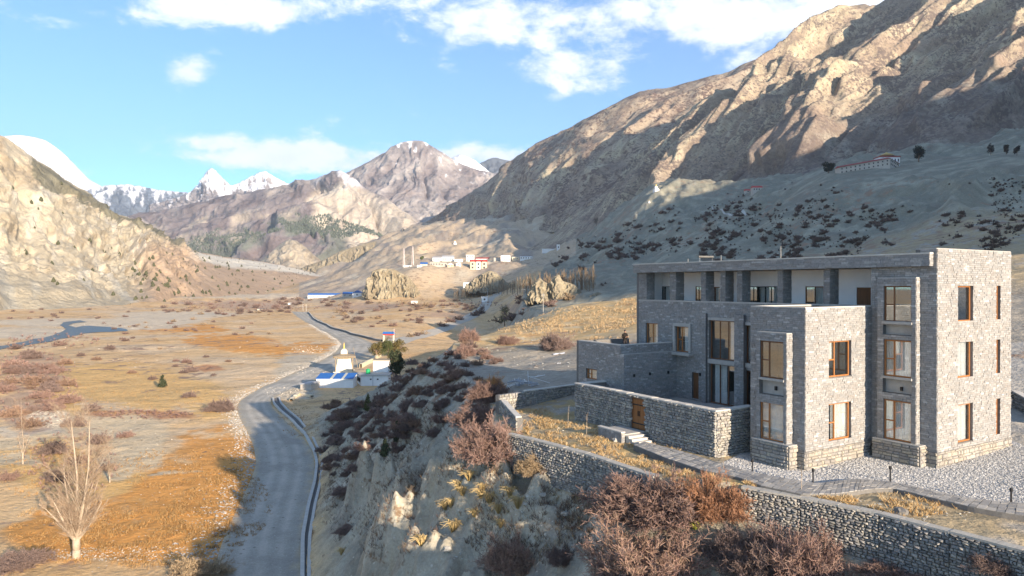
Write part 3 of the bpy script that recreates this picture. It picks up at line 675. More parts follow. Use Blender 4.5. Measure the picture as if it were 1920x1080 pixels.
# distant range
def far_disp(seed, big, mid, fine, lam=600, skew=0.0):
    def f(Uu, Vv, T, S):
        w = fbm(Uu / lam, Vv / lam, 3, seed)
        a = ridged((Uu + skew * Vv) / lam + w * .8, Vv / (lam * 2.2), 4, seed + 1) - .45
        b = ridged((Uu + skew * Vv) / (lam * .28) + w, Vv / (lam * .9), 4, seed + 2) - .45
        return a * big + b * mid + fbm(Uu / (lam * .1), Vv / (lam * .1), 4, seed + 3) * fine, dict(a=a, b=b, w=w)
    return f
def c_m2(S, n, Uu, Vv, T, px, py, e):
    c = base_col(T.shape, (.20, .175, .18)); a = fbm(S[..., 0] / 160, S[..., 2] / 120, 5, 141)
    c = mixc(c, (.33, .295, .275), sstep(a + e['b'] * .5, .0, .4)); c = mixc(c, (.15, .12, .12), sstep(-a, .05, .3) * .7)
    cliff = gpatch([(650, 385, 75, 55), (720, 425, 75, 50), (610, 372, 40, 36)], px, py, a * 40, e['b'] * 30) * sstep(py - (322 + np.abs(px - 640) * .42), 8, 26)
    c = mixc(c, (.50, .44, .36), cliff * .95); c = mixc(c, (.34, .29, .25), cliff * sstep(fbm(Uu / 30, Vv / 200, 3, 142), .05, .3) * .6)
    low = gpatch([(480, 470, 150, 40), (590, 440, 110, 45), (660, 450, 70, 30), (560, 480, 140, 30)], px, py, a * 60, e['b'] * 20) * (1 - cliff)
    c = mixc(c, (.14, .155, .13), low * sstep(a - e['b'] * .3, -.2, .15) * .9)
    pale = gpatch([(370, 440, 110, 26), (430, 415, 60, 12), (520, 405, 60, 8)], px, py, a * 50, e['b'] * 30); c = mixc(c, (.42, .36, .29), pale * sstep(a, -.1, .2) * .8)
    snow = sstep(py * -1 + 352 + a * 14, -6, 10) * sstep(px, 575, 610) * sstep(e['b'], .05, .2); c = mixc(c, (.75, .76, .80), snow * .6)
    return c
loft('mountain_cliff_face', [
    [(60, 440, 3900), (60, 560, 2900)], [(170, 420, 3900), (170, 560, 2900)], [(260, 402, 3900), (260, 550, 2800)], [(350, 388, 3850), (350, 540, 2700)], [(430, 368, 3800), (430, 530, 2650)], [(500, 356, 3750), (500, 520, 2600)],
    [(560, 343, 3700), (560, 505, 2650)], [(638, 321, 3600), (620, 498, 2750)], [(675, 338, 3550), (680, 472, 2900)], [(715, 368, 3500), (720, 455, 3050)], [(760, 400, 3450), (750, 445, 3200)], [(800, 425, 3400), (790, 440, 3250)], [(860, 440, 3400), (850, 450, 3250)]],
    440, 220, far_disp(143, 95, 32, 10, 520, .35), c_m2, M_FAR, back=(600, 300))
def c_m3(S, n, Uu, Vv, T, px, py, e):
    c = base_col(T.shape, (.29, .26, .255)); a = fbm(S[..., 0] / 150, S[..., 2] / 150, 5, 151)
    c = mixc(c, (.42, .385, .36), sstep(a + e['b'] * .6, .0, .45)); c = mixc(c, (.18, .15, .15), sstep(-a - e['b'] * .4, .0, .35) * .7)
    c = mixc(c, (.82, .84, .88), sstep(fbm(Uu / 50, Vv / 160, 4, 152) * 1.3 + (300 - py) / 90 + (px > 830) * .25, .42, .62) * .9)
    return c
loft('mountain_central_peak', [[(px, py, 4500), (px + (px - 775) * .15, 455, 3400)] for (px, py) in
    [(480, 400), (560, 360), (620, 334), (650, 324), (700, 300), (725, 284), (742, 271), (760, 265), (778, 262), (800, 268), (822, 283), (850, 300), (885, 317), (920, 324), (960, 326), (1010, 330), (1080, 345)]],
    420, 220, far_disp(153, 62, 30, 7, 420, .1), c_m3, M_FAR, back=(700, 500), ridge_amp=.18)
def c_snow(line, base, amt):
    def f(S, n, Uu, Vv, T, px, py, e):
        c = base_col(T.shape, base); a = fbm(Uu / 42, Vv / 900, 4, 161); c = mixc(c, tuple(b * .65 for b in base), sstep(e['b'], -.1, .2) * .6)
        s = sstep((line - py) / 60 + a * 1.0 + n[..., 2] * .3 + e['b'] * .5, -.05, .28); return mixc(c, (.86, .88, .92), s * amt)
    return f
loft('mountain_snow_streaked', [[(px, py, 5800), (px, 450, 4700)] for (px, py) in [(60, 400), (130, 368), (165, 357), (200, 348), (235, 345), (262, 349), (300, 357), (350, 361), (400, 372), (460, 390)]],
     220, 110, far_disp(162, 60, 50, 8, 300), c_snow(352, (.17, .21, .27), .95), M_FAR, back=(500, 300), ridge_amp=.15)
loft('mountain_snow_horns', [[(px, py, 5300), (px, 430, 4300)] for (px, py) in [(280, 385), (330, 372), (360, 359), (376, 340), (388, 322), (397, 314), (405, 322), (418, 335), (432, 349), (450, 343), (470, 331), (485, 325), (498, 321), (515, 333), (540, 344), (600, 348), (660, 360)]],
     300, 120, far_disp(165, 55, 40, 10, 260), c_snow(352, (.29, .27, .28), .97), M_FAR, back=(500, 400), ridge_amp=.15)
loft('mountain_snow_shoulder', [[(px, py, 5600), (px, 420, 4800)] for (px, py) in [(780, 320), (825, 305), (848, 297), (862, 290), (875, 294), (890, 300), (905, 312), (922, 325), (960, 335)]],
     140, 80, far_disp(168, 45, 30, 8, 300), c_snow(330, (.30, .27, .27), .95), M_FAR, back=(500, 300), ridge_amp=.15)
loft('mountain_shaded_peak', [[(px, py, 6300), (px, 420, 5400)] for (px, py) in [(880, 322), (900, 306), (915, 299), (926, 295), (940, 299), (955, 302), (985, 312), (1040, 330), (1100, 350)]],
     120, 60, far_disp(171, 40, 25, 8, 300), lambda S, n, Uu, Vv, T, px, py, e: base_col(T.shape, (.13, .15, .18)), M_FAR, back=(500, 300), ridge_amp=.15)  # the peak's shadow is put into its even dark bluish colour
loft('mountain_snow_dome', [[(px, py, 7600), (px + 40, 470, 6000)] for (px, py) in [(-500, 420), (-260, 330), (-90, 276), (-20, 260), (10, 255), (35, 253), (60, 256), (84, 262), (103, 274), (122, 289), (145, 313), (168, 337), (200, 354), (240, 370), (300, 390)]],
     220, 90, far_disp(174, 50, 14, 3, 900), lambda S, n, Uu, Vv, T, px, py, e: base_col(T.shape, (.90, .91, .94)), M_FAR, back=(600, 400), ridge_amp=.06)
def c_m4(S, n, Uu, Vv, T, px, py, e):
    c = base_col(T.shape, (.44, .38, .29)); return mixc(c, (.26, .22, .17), sstep(fbm(S[..., 0] / 30, S[..., 2] / 30, 4, 181), 0, .3) * .8)
loft('hill_pale_knoll', [[(px, py, 2700), (px, 530, 2350)] for (px, py) in [(450, 515), (480, 497), (510, 472), (528, 456), (543, 449), (556, 452), (575, 465), (600, 488), (625, 510)]],
     140, 80, far_disp(182, 22, 16, 4, 160), c_m4, M_CLIFF, back=(200, 150), ridge_amp=.2)

# ------------------------------------------------------------------ haze over the whole valley
hb = MB(); hb.box(-9300, -2560, -60, 5200, 8900, 1900)
mh = bpy.data.materials.new('valley_haze'); mh.use_nodes = True
mh.node_tree.nodes.remove(mh.node_tree.nodes['Principled BSDF'])
pv = mh.node_tree.nodes.new('ShaderNodeVolumePrincipled'); pv.inputs['Color'].default_value = (.80, .88, 1.0, 1); pv.inputs['Density'].default_value = HAZE_D if 'HAZE_D' in globals() else 7e-5
pv.inputs['Anisotropy'].default_value = 0.2
try: mh.cycles.volume_sampling = 'DISTANCE'; mh.cycles.homogeneous_volume = True
except Exception: pass
mh.node_tree.links.new(pv.outputs[0], mh.node_tree.nodes['Material Output'].inputs['Volume'])
tag(hb.build('haze', mh), kind='stuff')
# ------------------------------------------------------------------ stone lodge
C0 = (23.2, 39.0); E1 = (.860, .510); E2 = (-.510, .860)
RZ = math.atan2(E1[1], E1[0])
def LW(a, b, z=None):
    p = (C0[0] + a * E1[0] + b * E2[0], C0[1] + a * E1[1] + b * E2[1])
    return p if z is None else (p[0], p[1], z)
def sA(px, a):      # b on the plane a = const seen at column px
    k = (px - 960) / F; x, y = LW(a, 0); return (x - k * y) / (k * E2[1] - E2[0])
def sB(px, b):      # a on the plane b = const
    k = (px - 960) / F; x, y = LW(0, b); return (x - k * y) / (k * E1[1] - E1[0])
def zp(py, a, b): return CH + (HY - py) / F * LW(a, b)[1]

def brick_mat(name, single):
    m, n, l, b = new_mat(name)
    t = n.new('ShaderNodeTexCoord'); ge = n.new('ShaderNodeNewGeometry')
    if single:
        oi = n.new('ShaderNodeObjectInfo'); r = n.new('ShaderNodeValToRGB'); l.new(oi.outputs['Random'], r.inputs[0])
        els = r.color_ramp.elements; els[0].color = (.225, .228, .232, 1); els[1].color = (.385, .385, .38, 1); els[0].position = 0
        e = els.new(.5); e.color = (.27, .27, .27, 1); e = els.new(.93); e.color = (.33, .33, .325, 1)
        cur = r.outputs[0]
    else:
        a = n.new('ShaderNodeVertexColor'); a.layer_name = 'Col'; cur = a.outputs['Color']
    x = n.new('ShaderNodeTexNoise'); x.inputs['Scale'].default_value = 9; x.inputs['Detail'].default_value = 6; x.inputs['Roughness'].default_value = .7
    l.new(ge.outputs['Position'], x.inputs['Vector'])
    r = n.new('ShaderNodeMapRange'); r.inputs['From Min'].default_value = .3; r.inputs['From Max'].default_value = .7; r.inputs['To Min'].default_value = .72; r.inputs['To Max'].default_value = 1.25
    l.new(x.outputs['Fac'], r.inputs['Value'])
    v = n.new('ShaderNodeVectorMath'); v.operation = 'SCALE'; l.new(cur, v.inputs[0]); l.new(r.outputs[0], v.inputs['Scale']); cur = v.outputs[0]
    # lime wash stains on the courses, a few broad patches
    y = n.new('ShaderNodeTexNoise'); y.inputs['Scale'].default_value = .55; y.inputs['Detail'].default_value = 7; y.inputs['Roughness'].default_value = .7
    l.new(ge.outputs['Position'], y.inputs['Vector'])
    r2 = n.new('ShaderNodeMapRange'); r2.inputs['From Min'].default_value = .52; r2.inputs['From Max'].default_value = .72; r2.inputs['To Max'].default_value = .4
    l.new(y.outputs['Fac'], r2.inputs['Value'])
    mx = n.new('ShaderNodeMixRGB'); l.new(r2.outputs[0], mx.inputs[0]); l.new(cur, mx.inputs[1]); mx.inputs[2].default_value = (.45, .445, .43, 1)
    l.new(mx.outputs[0], b.inputs['Base Color']); b.inputs['Roughness'].default_value = .9; b.inputs['Specular IOR Level'].default_value = .2
    bp = n.new('ShaderNodeBump'); bp.inputs['Distance'].default_value = .012; bp.inputs['Strength'].default_value = 1
    z = n.new('ShaderNodeTexNoise'); z.inputs['Scale'].default_value = 28; z.inputs['Detail'].default_value = 4; l.new(ge.outputs['Position'], z.inputs['Vector'])
    l.new(z.outputs['Fac'], bp.inputs['Height']); l.new(bp.outputs[0], b.inputs['Normal'])
    return m
M_BRICK1 = brick_mat('slate_brick', True); M_BRICK = brick_mat('slate_brick_courses', False)
M_MORTAR = mat_noise('mortar', (.13, .125, .12), (.18, .175, .165), 4, .95, .01)
M_CONC = mat_noise('concrete', (.34, .33, .31), (.42, .41, .385), 3, .9, .01)
M_COPE = mat_noise('pale_coping', (.50, .47, .42), (.62, .59, .53), 2.5, .9, .015)
M_PLASTER = mat_noise('white_plaster', (.74, .75, .77), (.82, .82, .83), 1.2, .85, .004)
M_WOODO = mat_noise('varnished_wood', (.30, .12, .035), (.40, .17, .06), 6, .45, .003, stretch=(1, 1, .15))
M_WOODD = mat_noise('dark_wood', (.12, .055, .025), (.20, .09, .04), 6, .5, .003, stretch=(1, 1, .15))
M_CURT = mat_noise('curtain_cloth', (.80, .79, .77), (.88, .87, .85), 1, .9)
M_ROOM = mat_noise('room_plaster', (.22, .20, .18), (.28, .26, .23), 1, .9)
M_BLACK = mat_plain('black_metal', (.02, .02, .022), .5)
def glass_mat():
    m, n, l, b = new_mat('window_glass'); n.remove(b)
    o = n['Material Output']; g = n.new('ShaderNodeBsdfGlossy'); g.inputs['Roughness'].default_value = .02; g.inputs['Color'].default_value = (.9, .93, .95, 1)
    tr = n.new('ShaderNodeBsdfTransparent'); tr.inputs['Color'].default_value = (.94, .96, .96, 1); lw = n.new('ShaderNodeLayerWeight'); pw = n.new('ShaderNodeMath'); pw.operation = 'POWER'; l.new(lw.outputs['Facing'], pw.inputs[0]); pw.inputs[1].default_value = 3.5; fr = n.new('ShaderNodeMapRange'); l.new(pw.outputs[0], fr.inputs['Value']); fr.inputs['To Min'].default_value = .20; fr.inputs['To Max'].default_value = .95
    mx = n.new('ShaderNodeMixShader'); l.new(fr.outputs[0], mx.inputs[0]); l.new(tr.outputs[0], mx.inputs[1]); l.new(g.outputs[0], mx.inputs[2]); l.new(mx.outputs[0], o.inputs[0])
    return m
M_GLASS = glass_mat()

lodge = empty('stone_lodge', (C0[0], C0[1], 0), RZ, 'large flat-roofed grey slate brick lodge of three storeys with orange wooden windows, on the terrace', 'building')
BR = []       # bricks of the lodge (box, colour) in local coordinates
def brick_colour(r):
    g = r.choice([.235, .25, .265, .28, .305, .27, .25]); w = r.uniform(-.012, .02)
    if r.random() < .05: g = .40
    return (g + w * .6 + .002, g, g - .004 - w * .5)
def split_int(s0, s1, cuts):
    """free intervals of [s0,s1] outside the cuts"""
    iv = [(s0, s1)]
    for (c0, c1) in cuts:
        nv = []
        for (p, q) in iv:
            if c1 <= p or c0 >= q: nv.append((p, q)); continue
            if c0 > p: nv.append((p, c0))
            if c1 < q: nv.append((c1, q))
        iv = nv
    return [(p, q) for p, q in iv if q - p > .03]
def backing(mb, axis, const, s0, s1, z0, z1, ops, th, c=None):
    zs = sorted(set([z0, z1] + [z for o in ops for z in o[2:4] if z0 < z < z1]))
    for za, zb in zip(zs[:-1], zs[1:]):
        zm = (za + zb) / 2
        for (p, q) in split_int(s0, s1, [(o[0], o[1]) for o in ops if o[2] < zm < o[3]]):
            if axis == 'A': mb.box(const, p, za, const + th, q, zb, c)
            else: mb.box(p, const, za, q, const + th, zb, c)
def courses(axis, const, s0, s1, z0, z1, ops, seed, store, ch=.118, lo=.2, hi=.44, jt=.011, corner0=.0):
    r = random.Random(seed); z = z0; k = 0
    while z < z1 - .03:
        h = min(ch * r.uniform(.92, 1.08), z1 - z)
        if z1 - z - h < .05: h = z1 - z
        cuts = [(o[0], o[1]) for o in ops if o[2] < z + h * .5 < o[3]]
        for (p, q) in split_int(s0, s1, cuts):
            s = p; first = True
            while s < q - .01:
                ln = r.uniform(lo, hi) * (.55 if first and k % 2 else 1)
                if q - s - ln < .14: ln = q - s
                pr = r.uniform(.012, .04)
                e0 = s + (0 if first else jt / 2); e1 = s + ln - (0 if s + ln >= q - 1e-4 else jt / 2)
                if axis == 'A': bx = (const - pr, e0, z + jt / 2, const + .02, e1, z + h - jt / 2)
                else: bx = (e0, const - pr, z + jt / 2, e1, const + .02, z + h - jt / 2)
                store.append((bx, brick_colour(r))); s += ln; first = False
        z += h; k += 1
WALLMB = MB()
def facade(axis, const, s0, s1, z0, z1, ops, seed, th=.32, reveal=True):
    backing(WALLMB, axis, const, s0 + .013, s1, z0, z1, ops, th)
    courses(axis, const, s0, s1, z0, z1, ops, seed, BR)
def rubble(axis, const, s0, s1, z0f, z1f, seed, mb, ch=(.14, .26), ln=(.2, .5), out=(.02, .09), pal=None, ops=(), depth=.05):
    """irregular stones on a plane; z0f, z1f functions of s; returns list of stones as (verts, faces, colour)"""
    r = random.Random(seed); pal = pal or [(.30, .28, .25), (.36, .33, .28), (.25, .24, .22), (.41, .37, .30), (.33, .31, .29)]
    res = []; zlo = min(z0f(s0), z0f(s1)); zhi = max(z1f(s0), z1f(s1)); z = zlo
    while z < zhi - .02:
        h = r.uniform(*ch)
        if zhi - z - h < .08: h = zhi - z
        s = s0 - r.uniform(0, .2)
        while s < s1 - .02:
            l_ = r.uniform(*ln); 
            if s1 - s - l_ < .12: l_ = s1 - s
            a0 = max(s, s0); a1 = min(s + l_, s1); sm = (a0 + a1) / 2; b0 = max(z, z0f(sm)); b1 = min(z + h, z1f(sm))
            if a1 - a0 > .05 and b1 - b0 > .04 and not any(o[0] < sm < o[1] and o[2] < (b0 + b1) / 2 < o[3] for o in ops):
                g = .012; j = min(.035, (b1 - b0) * .22); o_ = r.uniform(*out)
                q = [(a0 + g, b0 + g), (a1 - g, b0 + g), (a1 - g, b1 - g), (a0 + g, b1 - g)]
                q2 = [(s_ + r.uniform(-j, j) * .6 + (j if i in (0, 3) else -j), z_ + r.uniform(-j, j) * .6 + (j if i < 2 else -j)) for i, (s_, z_) in enumerate(q)]
                c = r.choice(pal); f = r.uniform(.85, 1.15)
                vs = [(s_, z_, -depth) for s_, z_ in q] + [(s_, z_, o_ * r.uniform(.7, 1.1)) for s_, z_ in q2]
                res.append((vs, tuple(x * f for x in c)))
            s += l_
        z += h
    return res
RF = [(4, 5, 6, 7), (0, 1, 5, 4), (1, 2, 6, 5), (2, 3, 7, 6), (3, 0, 4, 7)]
def stone_xyz(axis, const, vs):
    if axis == 'A': return [(const - o, s, z) for s, z, o in vs]
    return [(s, const - o, z) for s, z, o in vs]
def stone_faces(axis): return RF if axis == 'B' else [f[::-1] for f in RF]

def window(axis, const, s0, s1, z0, z1, layout, mat, curtain=None, inset=.14, room=1.3, fw=.075, parent=None, roomw=.25):
    """layout: 'L'/'H' narrow split light at the low-s / high-s side; ints = equal panes; 'one'"""
    def bx(mb, p, q, za, zb, d0, d1):
        if axis == 'A': mb.box(const + d0, p, za, const + d1, q, zb)
        else: mb.box(p, const + d0, za, q, const + d1, zb)
    d0, d1 = inset, inset + .09
    fr = MB()
    bx(fr, s0, s1, z0, z0 + fw, d0, d1); bx(fr, s0, s1, z1 - fw, z1, d0, d1)
    bx(fr, s0, s0 + fw, z0 + fw, z1 - fw, d0, d1); bx(fr, s1 - fw, s1, z0 + fw, z1 - fw, d0, d1)
    i0, i1, j0, j1 = s0 + fw, s1 - fw, z0 + fw, z1 - fw; panes = []
    if layout in ('L', 'H'):
        w = (i1 - i0) * .34; m = i0 + w if layout == 'L' else i1 - w; mw = fw * .9
        bx(fr, m - mw / 2, m + mw / 2, j0, j1, d0 + .004, d1 + .004)
        n0, n1 = (i0, m - mw / 2) if layout == 'L' else (m + mw / 2, i1); b0, b1 = (m + mw / 2, i1) if layout == 'L' else (i0, m - mw / 2)
        zm = j0 + (j1 - j0) * .48
        bx(fr, n0, n1, zm - mw / 2, zm + mw / 2, d0 - .004, d1 - .004)
        panes = [(n0, n1, j0, zm - mw / 2), (n0, n1, zm + mw / 2, j1), (b0, b1, j0, j1)]
    elif isinstance(layout, int):
        w = (i1 - i0) / layout; mw = fw * .8
        for k in range(1, layout): bx(fr, i0 + w * k - mw / 2, i0 + w * k + mw / 2, j0, j1, d0 + .004, d1 + .004)
        panes = [(i0 + w * k + (mw / 2 if k else 0), i0 + w * (k + 1) - (mw / 2 if k < layout - 1 else 0), j0, j1) for k in range(layout)]
    elif layout == 'T':
        zm = j1 - (j1 - j0) * .22; bx(fr, i0, i1, zm - fw / 2, zm + fw / 2, d0, d1); panes = [(i0, i1, j0, zm - fw / 2), (i0, i1, zm + fw / 2, j1)]
    else: panes = [(i0, i1, j0, j1)]
    w_ = fr.build('window', mat, parent or lodge)
    for (p, q, za, zb) in panes:
        mb = MB(); bx(mb, p + .001, q - .001, za + .001, zb - .001, d0 + .035, d0 + .047); mb.build('pane', M_GLASS, w_)
    if curtain:
        mb = MB(); f0, f1 = (s0 + (s1 - s0) * curtain[0], s0 + (s1 - s0) * curtain[1]); n_ = int((f1 - f0) / .045) + 2; dd = d1 + .07
        for k in range(n_):
            p = f0 + (f1 - f0) * k / n_; q = f0 + (f1 - f0) * (k + 1) / n_; o1 = dd + .028 * math.sin(k * 1.9) + .012 * math.sin(k * 5.1); o2 = dd + .028 * math.sin((k + 1) * 1.9) + .012 * math.sin((k + 1) * 5.1)
            zb_ = z0 + (z1 - z0) * (curtain[2] if len(curtain) > 2 else 0)
            if axis == 'A': mb.quad((const + o1, p, zb_), (const + o2, q, zb_), (const + o2, q, z1), (const + o1, p, z1))
            else: mb.quad((p, const + o1, zb_), (q, const + o2, zb_), (q, const + o2, z1), (p, const + o1, z1))
        mb.build('curtain', M_CURT, w_, smooth=True)
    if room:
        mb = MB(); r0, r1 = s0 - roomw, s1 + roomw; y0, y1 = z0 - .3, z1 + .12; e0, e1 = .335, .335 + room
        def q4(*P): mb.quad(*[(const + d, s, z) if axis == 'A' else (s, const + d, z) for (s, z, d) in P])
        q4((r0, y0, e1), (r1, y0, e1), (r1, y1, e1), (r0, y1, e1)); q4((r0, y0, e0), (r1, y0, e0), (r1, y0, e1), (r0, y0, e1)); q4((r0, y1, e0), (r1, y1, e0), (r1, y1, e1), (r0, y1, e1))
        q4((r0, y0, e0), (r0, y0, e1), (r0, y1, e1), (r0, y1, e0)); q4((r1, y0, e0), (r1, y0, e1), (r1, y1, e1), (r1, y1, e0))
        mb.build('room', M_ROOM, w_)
    return w_

GND = -.7
# --- tower
TB = sA(1634, 0)      # where the tower meets the lower block
twA = sB(1895, 0)
w1, w2 = sB(1795.3, 0), sB(1824, 0); n1_, n2_ = sB(1867.6, 0), sB(1875.2, 0)
rowsT = [(zp(605, w1, 0) + .05, zp(536, w1, 0)), (zp(709.5, w1, 0), zp(640.3, w1, 0)), (zp(832, w1, 0), zp(760, w1, 0))]
opsT = []
for (za, zb) in rowsT: opsT += [(w1, w2, za, zb), (n1_, n2_, za + .02, zb)]
PL = .85                                             # top of the rough plinth
facade('B', 0, 0, twA, PL, 12.0, opsT, 1)
for i, (za, zb) in enumerate(rowsT):
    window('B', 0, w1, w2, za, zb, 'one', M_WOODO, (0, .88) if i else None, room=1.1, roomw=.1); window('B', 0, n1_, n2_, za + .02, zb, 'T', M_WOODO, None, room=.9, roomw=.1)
bayp = .42
b0, b1 = sA(1717.7, -bayp), sA(1646, -bayp)
wb0, wb1 = sA(1709, -bayp), sA(1657, -bayp)
rowsB = [(zp(604.5, -bayp, 1.3), zp(536, -bayp, 1.3)), (zp(709.5, -bayp, 1.3), zp(639.5, -bayp, 1.3)), (zp(831, -bayp, 1.3), zp(755, -bayp, 1.3))]
zbt = zp(521.8, -bayp, 1.3)
# the tower's left face, open behind the bay
facade('A', 0, 0, b0, PL, 12.0, [], 2); facade('A', 0, b1, TB, PL, 11.05, [], 3); facade('A', 0, b0, b1, zbt, 11.05, [], 4)
recess = [(wb0 - .04, wb1 + .04, rowsB[1][1] + .30, rowsB[0][0] - .14), (wb0 - .04, wb1 + .04, rowsB[2][1] + .42, rowsB[1][0] - .14)]
opsB = [(wb0, wb1, za, zb) for za, zb in rowsB] + recess
facade('A', -bayp, b0, b1, 1.15, zbt, opsB, 5, th=.30)
def side_wall(a0, a1, b, z0, z1, seed):          # narrow lit return of a bay (faces -b)
    backing(WALLMB, 'B', b, a0 + .012, a1, z0, z1, [], .2); courses('B', b, a0, a1, z0, z1, [], seed, BR)
side_wall(-bayp, 0, b0, 1.15, zbt, 6)
tb = MB(); tb.box(-bayp, b0, zbt, 0.0, b1, zbt + .06); tb.build('bay_coping', M_CONC, lodge)
for k, (za, zb) in enumerate(rowsB):
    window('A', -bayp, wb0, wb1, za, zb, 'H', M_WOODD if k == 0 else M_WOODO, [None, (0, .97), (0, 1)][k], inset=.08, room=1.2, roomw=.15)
    m = MB(); m.box(-bayp - .10, wb0 - .06, za - .13, -bayp + .05, wb1 + .06, za - .002); m.build('window_sill', M_CONC, lodge)
for o in recess:
    m = MB(); m.box(-bayp + .28, o[0], o[2], -bayp + .31, o[1], o[3]); m.build('recess_panel', M_CONC, lodge)
# --- lower block
LBa = -6.0; LBb = TB; LBe = sA(1408, LBa); LBz = 8.74
v1, v2 = sB(1553.7, LBb), sB(1596, LBb)
rowsL = [(zp(708.5, v1, LBb), zp(640.5, v1, LBb)), (zp(828.5, v1, LBb), zp(758.6, v1, LBb))]
facade('B', LBb, LBa, -.02, PL, LBz, [(v1, v2, a_, b_) for a_, b_ in rowsL], 11)
for i, (a_, b_) in enumerate(rowsL): window('B', LBb, v1, v2, a_, b_, 'L', M_WOODO, (.30, 1) if i else (0, .34, .45), room=1.6)
p2 = .54; c0 = sA(1475, LBa - p2); c1 = sA(1419.5, LBa - p2); x0, x1 = sA(1469.5, LBa - p2), sA(1425.3, LBa - p2)
lz = zp(625, LBa - p2, c0 + 1)
rowsM = [(zp(709.5, LBa - p2, x0 + .8), zp(640, LBa - p2, x0 + .8)), (zp(826.5, LBa - p2, x0 + .8), zp(755.5, LBa - p2, x0 + .8))]
facade('A', LBa, LBb, c0, PL, LBz, [], 12); facade('A', LBa, c1, LBe, PL, LBz, [], 13); facade('A', LBa, c0, c1, lz, LBz, [], 14)
rec2 = [(x0 - .04, x1 + .04, rowsM[1][1] + .45, rowsM[0][0] - .14)]
facade('A', LBa - p2, c0, c1, 1.15, lz, [(x0, x1, a_, b_) for a_, b_ in rowsM] + rec2, 15, th=.30); side_wall(LBa - p2, LBa, c0, 1.15, lz, 16)
m = MB(); m.box(LBa - p2, c0, lz, LBa, c1, lz + .06); m.build('bay_coping', M_CONC, lodge)
for k, (a_, b_) in enumerate(rowsM):
    window('A', LBa - p2, x0, x1, a_, b_, 'H', M_WOODD if k == 0 else M_WOODO, None if k == 0 else (0, 1), inset=.08, room=1.4, roomw=.15)
    m = MB(); m.box(LBa - p2 - .1, x0 - .06, a_ - .13, LBa - p2 + .05, x1 + .06, a_ - .002); m.build('window_sill', M_CONC, lodge)
m = MB(); m.box(LBa - p2 + .28, rec2[0][0], rec2[0][2], LBa - p2 + .31, rec2[0][1], rec2[0][3]); m.build('recess_panel', M_CONC, lodge)
m = MB(); m.box(LBa, LBb, LBz, 0, LBb + .3, LBz + .05); m.box(LBa, LBb + .3, LBz, LBa + .3, LBe, LBz + .05); m.box(LBa + .3, LBe - .3, LBz, 0, LBe, LBz + .05); m.build('parapet_coping', M_COPE, lodge)
m = MB(); m.box(LBa + .33, LBb + .33, 8.1, 0, LBe - .33, 8.25); m.build('roof_terrace', M_CONC, lodge)
m = MB(); m.box(LBa + .33, LBe - .3, GND, -.01, LBe, LBz); m.build('rear_wall', M_MORTAR, lodge)
# --- main front
MA = 0.0; ME = sA(1198.4, 0)
def ao(px0, px1, py0, py1, a=0):
    s_, e_ = sA(px1, a), sA(px0, a); mid = (s_ + e_) / 2; return (s_, e_, zp(py1, a, mid), zp(py0, a, mid))
oA = ao(1211, 1233.8, 606, 641); oA = (oA[0], oA[1], 4.85, oA[3])
oB = ao(1267.6, 1293.4, 612, 660); oC = ao(1329.6, 1380.3, 601, 676); oD = ao(1329.6, 1380.3, 680, 759)
oE = ao(1397, 1412, 604, 673); oE2 = ao(1397, 1412, 686, 757); oF = ao(1297.7, 1310.5, 697.7, 748)
oC = (oC[0], oC[1], 4.55, 7.42); oD = (oD[0], oD[1], 1.25, 4.2); oE = (oE[0] - .6, oE[1], 4.55, 7.2); oE2 = (oE2[0] - .6, oE2[1], 1.25, 4.0)
facade('A', 0, TB, ME, .9, 8.7, [oA, oB, oC, oD, oE, oE2, oF], 21)
window('A', 0, oA[0], oA[1], oA[2], oA[3], 2, M_WOODO, (0, .4), room=1.6); window('A', 0, oB[0], oB[1], oB[2], oB[3], 'H', M_WOODO, (0, .55), room=1.6)
window('A', 0, oC[0], oC[1], oC[2], oC[3], 3, M_WOODD, (0, .3), inset=.2, room=2.2); window('A', 0, oD[0], oD[1], oD[2], oD[3], 3, M_WOODD, (.45, .9), inset=.2, room=2.2)
window('A', 0, oE[0], oE[1], oE[2], oE[3], 2, M_WOODD, (.5, 1), inset=.2, room=2); window('A', 0, oE2[0], oE2[1], oE2[2], oE2[3], 2, M_WOODD, None, inset=.2, room=2)
m = MB(); m.box(.15, oF[0], oF[2], .22, oF[1], oF[3]); 
for k in range(1, 4): m.box(.135, oF[0] + (oF[1] - oF[0]) * k / 4 - .01, oF[2] + .05, .15, oF[0] + (oF[1] - oF[0]) * k / 4 + .01, oF[3] - .05)
m.build('door', M_WOODD, lodge)
for o in (oB,):                                   # projecting surround of the landing window
    m = MB(); m.box(-.55, o[0] - .45, o[2] - .22, -.01, o[1] + .12, o[2] - .02); m.build('window_ledge', M_CONC, lodge)
    m = MB(); m.box(-.16, o[1], o[2], -.045, o[1] + .22, o[3] + .25); m.box(-.16, o[0] - .22, o[2], -.045, o[0], o[3] + .25); m.box(-.16, o[0], o[3], -.045, o[1], o[3] + .25); m.build('window_surround', M_CONC, lodge)
for (o, q) in ((oC, .55), (oE, .5)):              # concrete bands and pilaster edges of the tall bay
    m = MB(); m.box(-.14, o[0], 4.23, -.045, o[1], 4.53); m.build('spandrel_band', M_CONC, lodge)
    m = MB(); m.box(-.14, o[0], o[3], -.045, o[1], o[3] + .2); m.build('lintel', M_CONC, lodge)
m = MB(); m.box(-.30, oC[0] - .95, 1.0, -.045, oC[0] - .12, 7.9); m.box(-.22, oC[1] + .12, 1.0, -.045, oC[1] + .5, 7.9); m.build('pilaster', M_MORTAR, lodge)
courses('A', -.30, oC[0] - .95, oC[0] - .12, 1.0, 7.9, [], 22, BR); courses('A', -.22, oC[1] + .12, oC[1] + .5, 1.0, 7.9, [], 23, BR)
